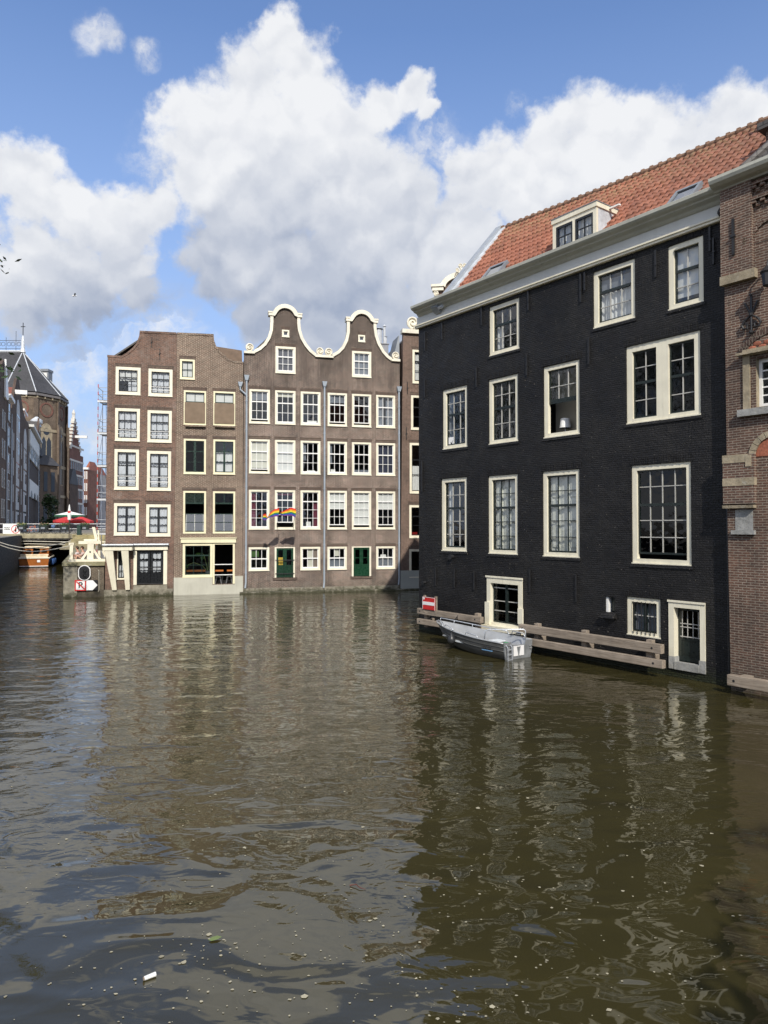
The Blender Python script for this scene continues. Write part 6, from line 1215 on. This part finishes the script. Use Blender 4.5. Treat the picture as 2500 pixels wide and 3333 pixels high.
for i in range(4):
    a, b = Vector((*oc_[i],0)), Vector((*oc_[i+1],0)); d = (b-a); L2 = d.length; an = math.atan2(d.y, d.x)
    fr = bpy.data.objects.new('apse_face', None); COL.objects.link(fr); fr.parent = chh; fr.location = a; fr.rotation_euler = (0, 0, an)
    for z0, z1 in ((36.0,36.35),(28.0,28.7),(19.2,20.0),(11.8,12.5)): m_ = MB(); m_.box(-.1,-.16,z0,L2+.1,-.004,z1); m_.obj('stone_band', STONE2, fr)
    m_ = MB(); m_.box(-.75,-.7,3,.75,-.17,29); m_.hexa([(-.75,-.7,29),(.75,-.7,29),(.75,-.17,29),(-.75,-.17,29),(-.75,-.3,30.5),(.75,-.3,30.5),(.75,-.17,30.5),(-.75,-.17,30.5)]); m_.box(-.6,-.4,30.5,.6,-.17,35.9); m_.obj('buttress', BR_CH, fr)
    m_ = MB(); m_.disc((L2/2,33.4), 1.85, -.14, -.002, 24, 1.45); m_.obj('niche_ring', BR_RED, fr); m_ = MB(); m_.disc((L2/2,33.4), 1.45, -.03, -.003, 24); m_.obj('niche_field', BR_CH, fr)
    m_ = MB(); m_.prism([(L2/2-1.7,15),(L2/2+1.7,15),(L2/2+1.7,27.5)]+[(L2/2+1.7*math.cos(R(x)), 27.5+2.6*math.sin(R(x))) for x in range(15,170,15)]+[(L2/2-1.7,27.5)], -.05, -.003); w_ = m_.obj('window', STONE2, fr)
    m_ = MB(); m_.prism([(L2/2-1.35,15.2),(L2/2-.12,15.2),(L2/2-.12,25.6),(L2/2-.7,26.8),(L2/2-1.35,25.6)], -.07, -.052); m_.prism([(L2/2+.12,15.2),(L2/2+1.35,15.2),(L2/2+1.35,25.6),(L2/2+.7,26.8),(L2/2+.12,25.6)], -.07, -.052); m_.disc((L2/2,28), .85, -.07, -.052, 16); m_.obj('tracery_glass', pm('shaded_glass', (.03,.035,.045), .08), w_)
    m_ = MB(); m_.box(-.2,-.75,36.6,L2+.2,-.004,37.15); m_.obj('eaves', pm('grey_eaves', (.16,.15,.15), .7), fr)
    for k in range(3): m_ = MB(); m_.box(L2*k/3+.1,-.6,36.0,L2*k/3+.4,-.17,36.6); m_.obj('eaves_bracket', STONE2, fr)
m_ = MB(); m_.lathe([(.75,48.6),(.5,49.6),(.42,51.5),(.12,52.9),(.02,53.1)], (apx[0],apx[1],0), 8); m_.obj('finial', pm('pale_lead_flashing', (.56,.59,.63), .5), chh)
m_ = MB(); m_.tube([(apx[0],apx[1],53),(apx[0],apx[1],56.2)], .10, 5); m_.tube([(apx[0]-.55,apx[1],55.2),(apx[0]+.55,apx[1],55.2)], .10, 5); m_.obj('cross', IRON, chh)
m_ = MB()
for z in (49.5, 51.6): m_.tube([(apx[0]-.4,178,z),(-106,178,z)], .07, 4)
x = apx[0]-1.6; k = 0
while x > -105:
    m_.tube([(x,178,49.2),(x,178,54.0 if k % 2 == 0 else 52.4)], .07, 4)
    for s_ in (-1, 1): m_.tube([(x+s_*.75+.5*math.cos(q),178,50.7+.5*math.sin(q)) for q in np.linspace(0,6.28,9)], .06, 4, cap=False)
    x -= 2.5; k += 1
m_.obj('roof_cresting', pm('blue_grey_iron', (.10,.12,.16), .5), chh)
m_ = MB(); m_.box(-89.2,181,40,-86.7,183,44.4); d_ = m_.obj('dormer', WHITE, chh); m_ = MB(); m_.box(-90,180.6,44.4,-86.2,183.4,45); m_.box(-86.69,180.9,40,-86.3,183.1,44.4); m_.obj('dormer_roof', LEAD, d_)
# lower annex with a lead bay turret
an_ = thing('church_annex', 'low brick annex with a white lead topped turret in front of the church', 'annex', (XB(131,160), 160, 3), R(66))
m_ = MB(); m_.box(-2,0,0,4.6,5,15.5); m_.obj('wall', BR_CH, an_); m_ = MB(); m_.hexa([(-2.3,-.6,15.5),(4.9,-.6,15.5),(4.9,5,15.5),(-2.3,5,15.5),(-1,1.5,18),(3.6,1.5,18),(3.6,3.5,18),(-1,3.5,18)]); m_.obj('roof', SLATE, an_)
for k in range(3): m_ = MB(); m_.box(-1.2+k*2,-.06,9.5,-.2+k*2,-.003,14); m_.box(-1.2+k*2,-.06,2,-.2+k*2,-.003,7); m_.obj('window', pm('shaded_glass', (.03,.035,.045), .08), an_)
m_ = MB(); m_.lathe([(1.5,0),(1.2,.8),(.85,3),(.7,4.5)], (.4,2,17.5), 8); m_.obj('turret_roof', SLATE, an_); m_ = MB(); m_.lathe([(.7,22),(.7,24.2),(1.1,24.3),(.9,24.9),(1.25,25.1),(1.25,25.8),(.2,26.6)], (.4,2,0), 8); m_.obj('lantern', pm('pale_lead_flashing', (.56,.59,.63), .5), an_)
# stepped gable house
P0 = Vector((XB(225,205), 205, 3.4)); SY = math.atan2(.988, -.156)
st_ = thing('stepped_house', 'deep red stepped gable house with white stone bands and a cream side wall', 'house', P0, SY)
zz = lambda py: 4.4+(1715-py)/2300*205-3.4
Wg = 11.5; c = Wg*.42; ztop = zz(1362); zs = zz(1470); nst = 8; ol = [(0,0),(Wg,0)]; 
for i in range(nst): x = Wg-(Wg-c-.8)*i/nst; z = zs+(ztop-zs)*(i+1)/nst*.93; ol += [(x, z-(ztop-zs)/nst*.93), (x, z)]
ol += [(c+.7,ztop),(c-.7,ztop)]
for i in range(nst-1,-1,-1): x = (c-.8)*i/nst; z = zs+(ztop-zs)*(i+1)/nst*.93; ol += [(x, z), (x, z-(ztop-zs)/nst*.93)]
m_ = MB(); m_.prism(ol, 0, .6); fix_normals(m_.obj('wall', BR_RED, st_))
m_ = MB()
for i in range(nst): x = (c-.8)*i/nst; z = zs+(ztop-zs)*(i+1)/nst*.93; m_.box(x-.15,-.25,z-.1,x+1.1,.8,z+.6); x2 = Wg-(Wg-c-.8)*i/nst; m_.box(x2-1.3,-.25,z-.1,x2+.15,.8,z+.6)
m_.box(c-.9,-.2,ztop,c+.9,.8,ztop+.8); m_.lathe([(.5,ztop+.8),(.4,ztop+2.0),(.55,ztop+2.2),(.15,ztop+3.4)], (c,.3,0), 6); m_.obj('step_caps', pm('white_stone', (.62,.60,.56), .8), st_)
m_ = MB()
for z in np.arange(3.6, zs+4, 4.2): m_.box(-.12,-.2,z,Wg+3.2,-.004,z+.55)
m_.obj('white_bands', pm('white_stone', (.62,.60,.56), .8), st_)
m_ = MB(); m_.box(Wg,.02,0,Wg+3.4,9,zz(1470)); m_.obj('wing', BR_RED, st_)
for j in range(5):
    for i in range(6):
        u = .9+i*2.3; m_ = MB(); m_.box(u,-.12,1.2+j*4.2,u+1.3,-.006,4.0+j*4.2); o = m_.obj('window', SHF, st_); m_ = MB(); m_.box(u+.2,-.15,1.4+j*4.2,u+1.1,-.122,3.8+j*4.2); m_.obj('pane', SASHK, o)
m_ = MB(); m_.box(-.05,.61,0,Wg,10,zs-1); m_.obj('side_wall', CREAM, st_); m_ = MB(); m_.hexa([(-.2,.61,zs-1),(Wg,.61,zs-1),(Wg,14,zs-1),(-.2,14,zs-1),(c-.5,.61,ztop-2),(c+.5,.61,ztop-2),(c+.5,14,ztop-2),(c-.5,14,ztop-2)]); m_.obj('roof', GTILE, st_)
m_ = MB(); m_.box(c-.4,-3.6,zz(1418),c+.4,0,zz(1410)); m_.obj('hoist_beam', WHITE, st_)
lo = thing('side_building', 'low dark gabled building between the church and the stepped house', 'house', (XB(205,196), 196, 3.4), R(8))
m_ = MB(); m_.box(0,0,0,1.7,8,13); m_.obj('wall', BR_S, lo); m_ = MB(); m_.box(0,-.15,10.4,1.7,-.004,11.0); m_.box(0,-.15,5,1.7,-.004,5.5); m_.obj('stone_band', STONE2, lo); m_ = MB(); m_.hexa([(-.3,-.4,13),(1.8,-.4,13),(1.8,8,13),(-.3,8,13),(-.3,2.5,17.4),(1.8,2.5,17.4),(1.8,5,17.4),(-.3,5,17.4)]); m_.obj('roof', SLATE, lo)
def far_house(label, px0, px1, py, Y, mat, win=True, rot=0):
    x0, x1 = XB(px0, Y), XB(px1, Y); z = 4.4+(1715-py)/2300*Y-3.4; t = thing('far_house', label, 'house', (x0, Y, 3.4), R(rot), 'small houses far down the canal'); w_ = x1-x0
    m = MB(); m.box(0,0,0,w_,10,z); m.obj('wall', mat, t); m = MB(); m.box(-.2,-.5,z,w_+.2,.5,z+.7); m.obj('cornice', WHITE, t); m = MB(); m.hexa([(0,.6,z),(w_,.6,z),(w_,10,z),(0,10,z),(.6,3,z+3),(w_-.6,3,z+3),(w_-.6,7,z+3),(.6,7,z+3)]); m.obj('roof', RTILE, t)
    for j in range(int(z/4)):
        for k in range(2): u = w_*(.18+.42*k); m = MB(); m.box(u,-.06,1+j*4,u+w_*.24,-.004,3.6+j*4); o = m.obj('window', WHITE, t); m = MB(); m.box(u+.2,-.08,1.2+j*4,u+w_*.24-.2,-.062,3.4+j*4); m.obj('pane', SASHK, o)
    return t
far_house('dark red far house with white windows beside the stepped house', 271, 285, 1528, 236, BR_RED)
far_house('pale far house with a white bay behind the scaffold', 285, 309, 1542, 246, pm('pale_plaster', (.36,.35,.35), .8))
far_house('light grey far house half hidden by the scaffold', 309, 345, 1592, 270, pm('light_plaster', (.42,.42,.43), .8))

# ---------------------------------------------------------------- trees, bird, flags, cafe things, drifting bits
def tree(label, x, y, z0, h_, rad, n, seed, leaf=.16, squash=.9, gaps=9):
    rn = random.Random(seed); t = thing('tree', label, 'tree', (x, y, z0)); m = MB(); m.tube([(0,0,0),(.05,.03,h_*.3),(.0,.1,h_*.55),(.1,0,h_*.8)], [.26,.2,.14,.05], 8); m.obj('trunk', BARK, t)
    m = MB(); tips = []
    for k in range(16):
        a = k*2.4+rn.random(); zb = h_*(.32+.45*rn.random()); r_ = rad*rn.uniform(.55,.98); tip = (r_*math.cos(a), r_*math.sin(a), zb+rn.uniform(.1,.3)*h_); tips.append(tip)
        m.tube([(0,0,zb),(tip[0]*.5,tip[1]*.5,(zb+tip[2])/2+.2),tip], [.09,.05,.015], 5)
    m.obj('limbs', BARK, t); m = MB()
    for tip in tips+[(0,0,h_*.85),(rad*.3,0,h_*.9),(-rad*.3,.2,h_*.8)]:
        for q in range(4):
            c = (tip[0]+rn.gauss(0,rad*.16), tip[1]+rn.gauss(0,rad*.16), tip[2]+rn.gauss(0,rad*.16)); leaves(m, c, (rad*.24, rad*.24, rad*.2*squash), n//76, leaf, rn)
    m.obj('crown', LEAF, t); return t
tree('leafy tree on the left bank whose twigs reach into the view', -23.7, 30.2, 3.4, 15.5, 5.6, 5200, 5)
tree('tall leafy tree on the left bank mirrored in the middle windows of the black house', -19.6, 22.0, 3.4, 14.0, 4.8, 4200, 12)
tree('leafy tree on the left bank mirrored in the largest window of the black house', -17.0, 14.0, 3.4, 15.0, 5.0, 4200, 14)
m_ = MB(); m_.slab([(4.5,-60),(60,-60),(60,-3.2),(4.5,-3.2)], -2, 3.0); structure(m_.obj('pavement', PAVE))
tree('leafy tree behind the viewer whose shadow darkens the water at the lower right corner', 7.0, -4.1, 3.0, 6.4, 2.2, 2600, 31)
bu = thing('bush', 'dark green bush growing beside the church wall', 'bush', (XB(165,150), 150, 3.4)); m_ = MB(); rn = random.Random(9)
for k in range(22): leaves(m_, (rn.uniform(-1.4,1.4), rn.uniform(-1,1), rn.uniform(.8,7.5)), (.9,.8,.9), 60, .3, rn)
m_.obj('foliage', LEAF, bu); m_ = MB(); m_.tube([(0,0,0),(.1,0,3),(0,.1,6)], [.2,.14,.05], 6); m_.obj('stem', BARK, bu)
gl = thing('seagull', 'small gull gliding high over the left houses', 'bird', (XB(235,70), 70, 4.4+(1715-958)/2300*70), R(30))
m_ = MB(); m_.tube([(-.22,0,0),(-.1,0,.01),(.06,0,.02),(.2,0,.03),(.24,0,.03)], [.02,.06,.07,.045,.02], 8); m_.obj('body', WHITEP, gl)
for s_ in (-1, 1): m_ = MB(); m_.add([(.1,s_*.05,.04),(-.06,s_*.05,.04),(-.02,s_*.32,.17),(.12,s_*.32,.17),(-.06,s_*.66,.10),(.02,s_*.62,.10)], [(0,1,2,3),(3,2,4,5)]); m_.obj('wing', pm('gull_grey', (.22,.23,.26), .8), gl)
def pride_flag(label, u0, z0, tip, path, hts, pole_low):
    t = thing('rainbow_flag', label, 'flag', fw(u0, -.05, z0), FYAW, 'rainbow flags at the open window')
    m = MB(); m.tube([(0,0,-pole_low),(tip[0],tip[1],tip[2])], .016, 6); m.obj('pole', pm('dark_pole', (.05,.04,.035), .5), t)
    cols = [(.75,.03,.03),(.85,.25,.02),(.85,.65,.04),(.03,.22,.06),(.02,.07,.42),(.16,.04,.22)]; ms = [pm('flag_stripe_%d' % i, c, .8, var=.05) for i, c in enumerate(cols)]
    n = 26; nv = 13; m = MB(); P = [Vector(p) for p in path]; vs = []
    for i in range(n+1):
        f = i/n*(len(P)-1); k = min(int(f), len(P)-2); p = P[k].lerp(P[k+1], f-k); h0 = hts[k]+(hts[k+1]-hts[k])*(f-k)
        for j in range(nv): q = j/(nv-1); vs.append((p.x+.02*math.sin(q*5+i*.5), p.y+.05*math.sin(i*.55+q*1.4)+.04*q, p.z-h0*q))
    for i in range(n):
        for j in range(nv-1): m.cur = min(5, j//2); m.add([vs[i*nv+j], vs[i*nv+j+1], vs[(i+1)*nv+j+1], vs[(i+1)*nv+j]], [(0,1,2,3)])
    m.obj('cloth', ms, t, smooth=True); return t
pride_flag('rainbow flag on a thin pole at the right side of the open window', 11.86, 4.42, (-.12,-2.4,1.15), [(-.12,-2.4,1.13),(-.40,-2.42,1.20),(-.74,-2.4,1.08),(-1.0,-2.42,.95),(-1.1,-2.42,.91)], [.56,.5,.40,.26,.12], .1)
pride_flag('twisted rainbow flag streaming left from the second window pole', 10.80, 4.42, (-.13,-2.4,1.2), [(-.13,-2.4,1.17),(-.41,-2.42,1.1),(-.70,-2.41,.86),(-.86,-2.41,.58),(-.96,-2.41,.82),(-1.14,-2.43,.76)], [.52,.46,.28,.08,.42,.32], .1)
# inside the cafe
for i, (u, lab) in enumerate(((6.98,'dark metal stool nearest the big shop window in the cafe doorway'),(7.68,'second dark metal stool in the cafe doorway'))):
    t = thing('bar_stool', lab, 'stool', fw(u, .5, .64), FYAW, 'metal stools in the cafe doorway'); m_ = MB(); m_.box(-.15,-.15,.45,.15,.15,.49); m_.obj('seat', pm('gunmetal', (.06,.06,.065), .4, .3), t)
    for sx in (-1, 1):
        for sy in (-1, 1): m_ = MB(); m_.hexa([(sx*.2-.03,sy*.2-.02,0),(sx*.2+.03,sy*.2-.02,0),(sx*.2+.03,sy*.2+.02,0),(sx*.2-.03,sy*.2+.02,0),(sx*.12-.03,sy*.12-.02,.45),(sx*.12+.03,sy*.12-.02,.45),(sx*.12+.03,sy*.12+.02,.45),(sx*.12-.03,sy*.12+.02,.45)]); m_.obj('leg', pm('gunmetal', (.06,.06,.065), .4, .3), t)
for i, (u, y, w_, lab) in enumerate(((7.0,1.0,.62,'orange topped cafe table behind the doorway stools'),(7.8,1.0,.5,'orange topped cafe table at the right side of the cafe doorway'),(5.5,.75,1.3,'long orange table behind the big cafe window'))):
    t = thing('cafe_table', lab, 'table', fw(u, y, .64), FYAW, 'orange tables in the cafe'); z = .78 if i < 2 else .82; m_ = MB(); m_.box(-w_/2,-.3,z,w_/2,.3,z+.1); m_.obj('tabletop', ORANGE, t)
    for sx in (-1, 1): m_ = MB(); m_.box(sx*w_*.4-.025,-.03,0,sx*w_*.4+.025,.03,z); m_.obj('leg', IRON, t)
pp = thing('potted_plant', 'banana plant with arching stem in a grey pot behind the cafe window', 'plant', fw(6.3, .62, 1.2), FYAW)
m_ = MB(); m_.lathe([(.12,0),(.17,.28),(.15,.28)], (0,0,0), 10); m_.obj('pot', LEAD, pp); m_ = MB(); m_.tube([(0,0,.2),(-.08,0,.7),(-.25,0,1.35),(-.4,0,1.5)], .018, 5); m_.tube([(0,0,.2),(.06,0,1.0),(.08,0,1.45)], .018, 5); m_.tube([(-.02,0,.25),(-.35,0,.65),(-.9,0,.85),(-1.25,0,.72)], .015, 5); m_.obj('stem', pm('pale_green_stem', (.25,.32,.12), .6), pp)
m_ = MB()
for (x, z, a, l) in ((-.45,1.48,200,.45),(-.3,1.3,250,.35),(.06,1.45,80,.4),(.08,1.35,300,.4),(-1.2,.72,215,.5)):
    d = Vector((math.cos(R(a)),.15,math.sin(R(a)))); n_ = Vector((-d.z,.3,d.x)); p = Vector((x,0,z)); m_.add([p, p+d*l*.4+n_*.13, p+d*l, p+d*l*.4-n_*.13], [(0,1,2,3)])
m_.obj('leaf', PLANT, pp)
# things drifting on the water
cu = thing('paper_cup', 'crumpled white paper roll floating on the water near this bank', 'litter', (-2.28, 6.98, .02), R(35)); m_ = MB(); m_.tube([(-.055,0,0),(.055,0,.004)], [.019,.022], 12); m_.obj('roll', WHTCAN, cu); m_ = MB(); m_.tube([(-.066,0,0),(-.0555,0,0)], .017, 10); m_.obj('brown_end', TIMBER, cu)
m_ = MB(); m_.add([(-.07,0,0),(-.03,.035,.006),(.03,.035,.01),(.075,.005,.004),(.02,-.03,.006),(-.04,-.03,.002)], [(0,1,5),(1,2,4,5),(2,3,4)]); tag(m_.obj('fallen_leaf', pm('fresh_leaf', (.15,.20,.07), .6)), 'single pale green leaf floating on the dark water', 'leaf', None, (-1.80, 7.62, .014), R(20))
m_ = MB(); m_.tube([(0,0,0),(.06,.05,.02),(.13,.05,.01),(.2,.09,.0)], [.008,.007,.006,.003], 5); tag(m_.obj('twig', pm('reddish_twig', (.12,.04,.03), .7)), 'short reddish twig drifting among the grey reflections', 'twig', None, (-.42, 8.75, .01), R(-50))
rn = random.Random(21); m_ = MB()
dr = [(rn.uniform(-3.4,3.2), rn.uniform(6,12), rn.uniform(.3,1.1)) for _ in range(11)]
for i in range(760):
    Y = 5.9+abs(rn.gauss(0, 3.2)); X = rn.uniform(-.56, .5)*Y
    if i % 2: k_ = dr[i % 11]; X = k_[0]+rn.gauss(0, k_[2]); Y = k_[1]+rn.gauss(0, k_[2]*.7)
    s_ = rn.choice((.006,.008,.01,.016))*rn.uniform(.7,1.4); n = rn.choice((4,5,6)); a0 = rn.random()*6
    if rn.random() < .25: s_ *= 1.7
    m_.add([(X+s_*math.cos(a0+6.283*k/n)*rn.uniform(.5,1.2), Y+s_*math.sin(a0+6.283*k/n)*rn.uniform(.4,1), .006) for k in range(n)], [tuple(range(n))])
o = m_.obj('floating_debris', pm('floating_petal', (.36,.33,.24), .7, var=.5, vs=2)); o['kind'] = 'stuff'
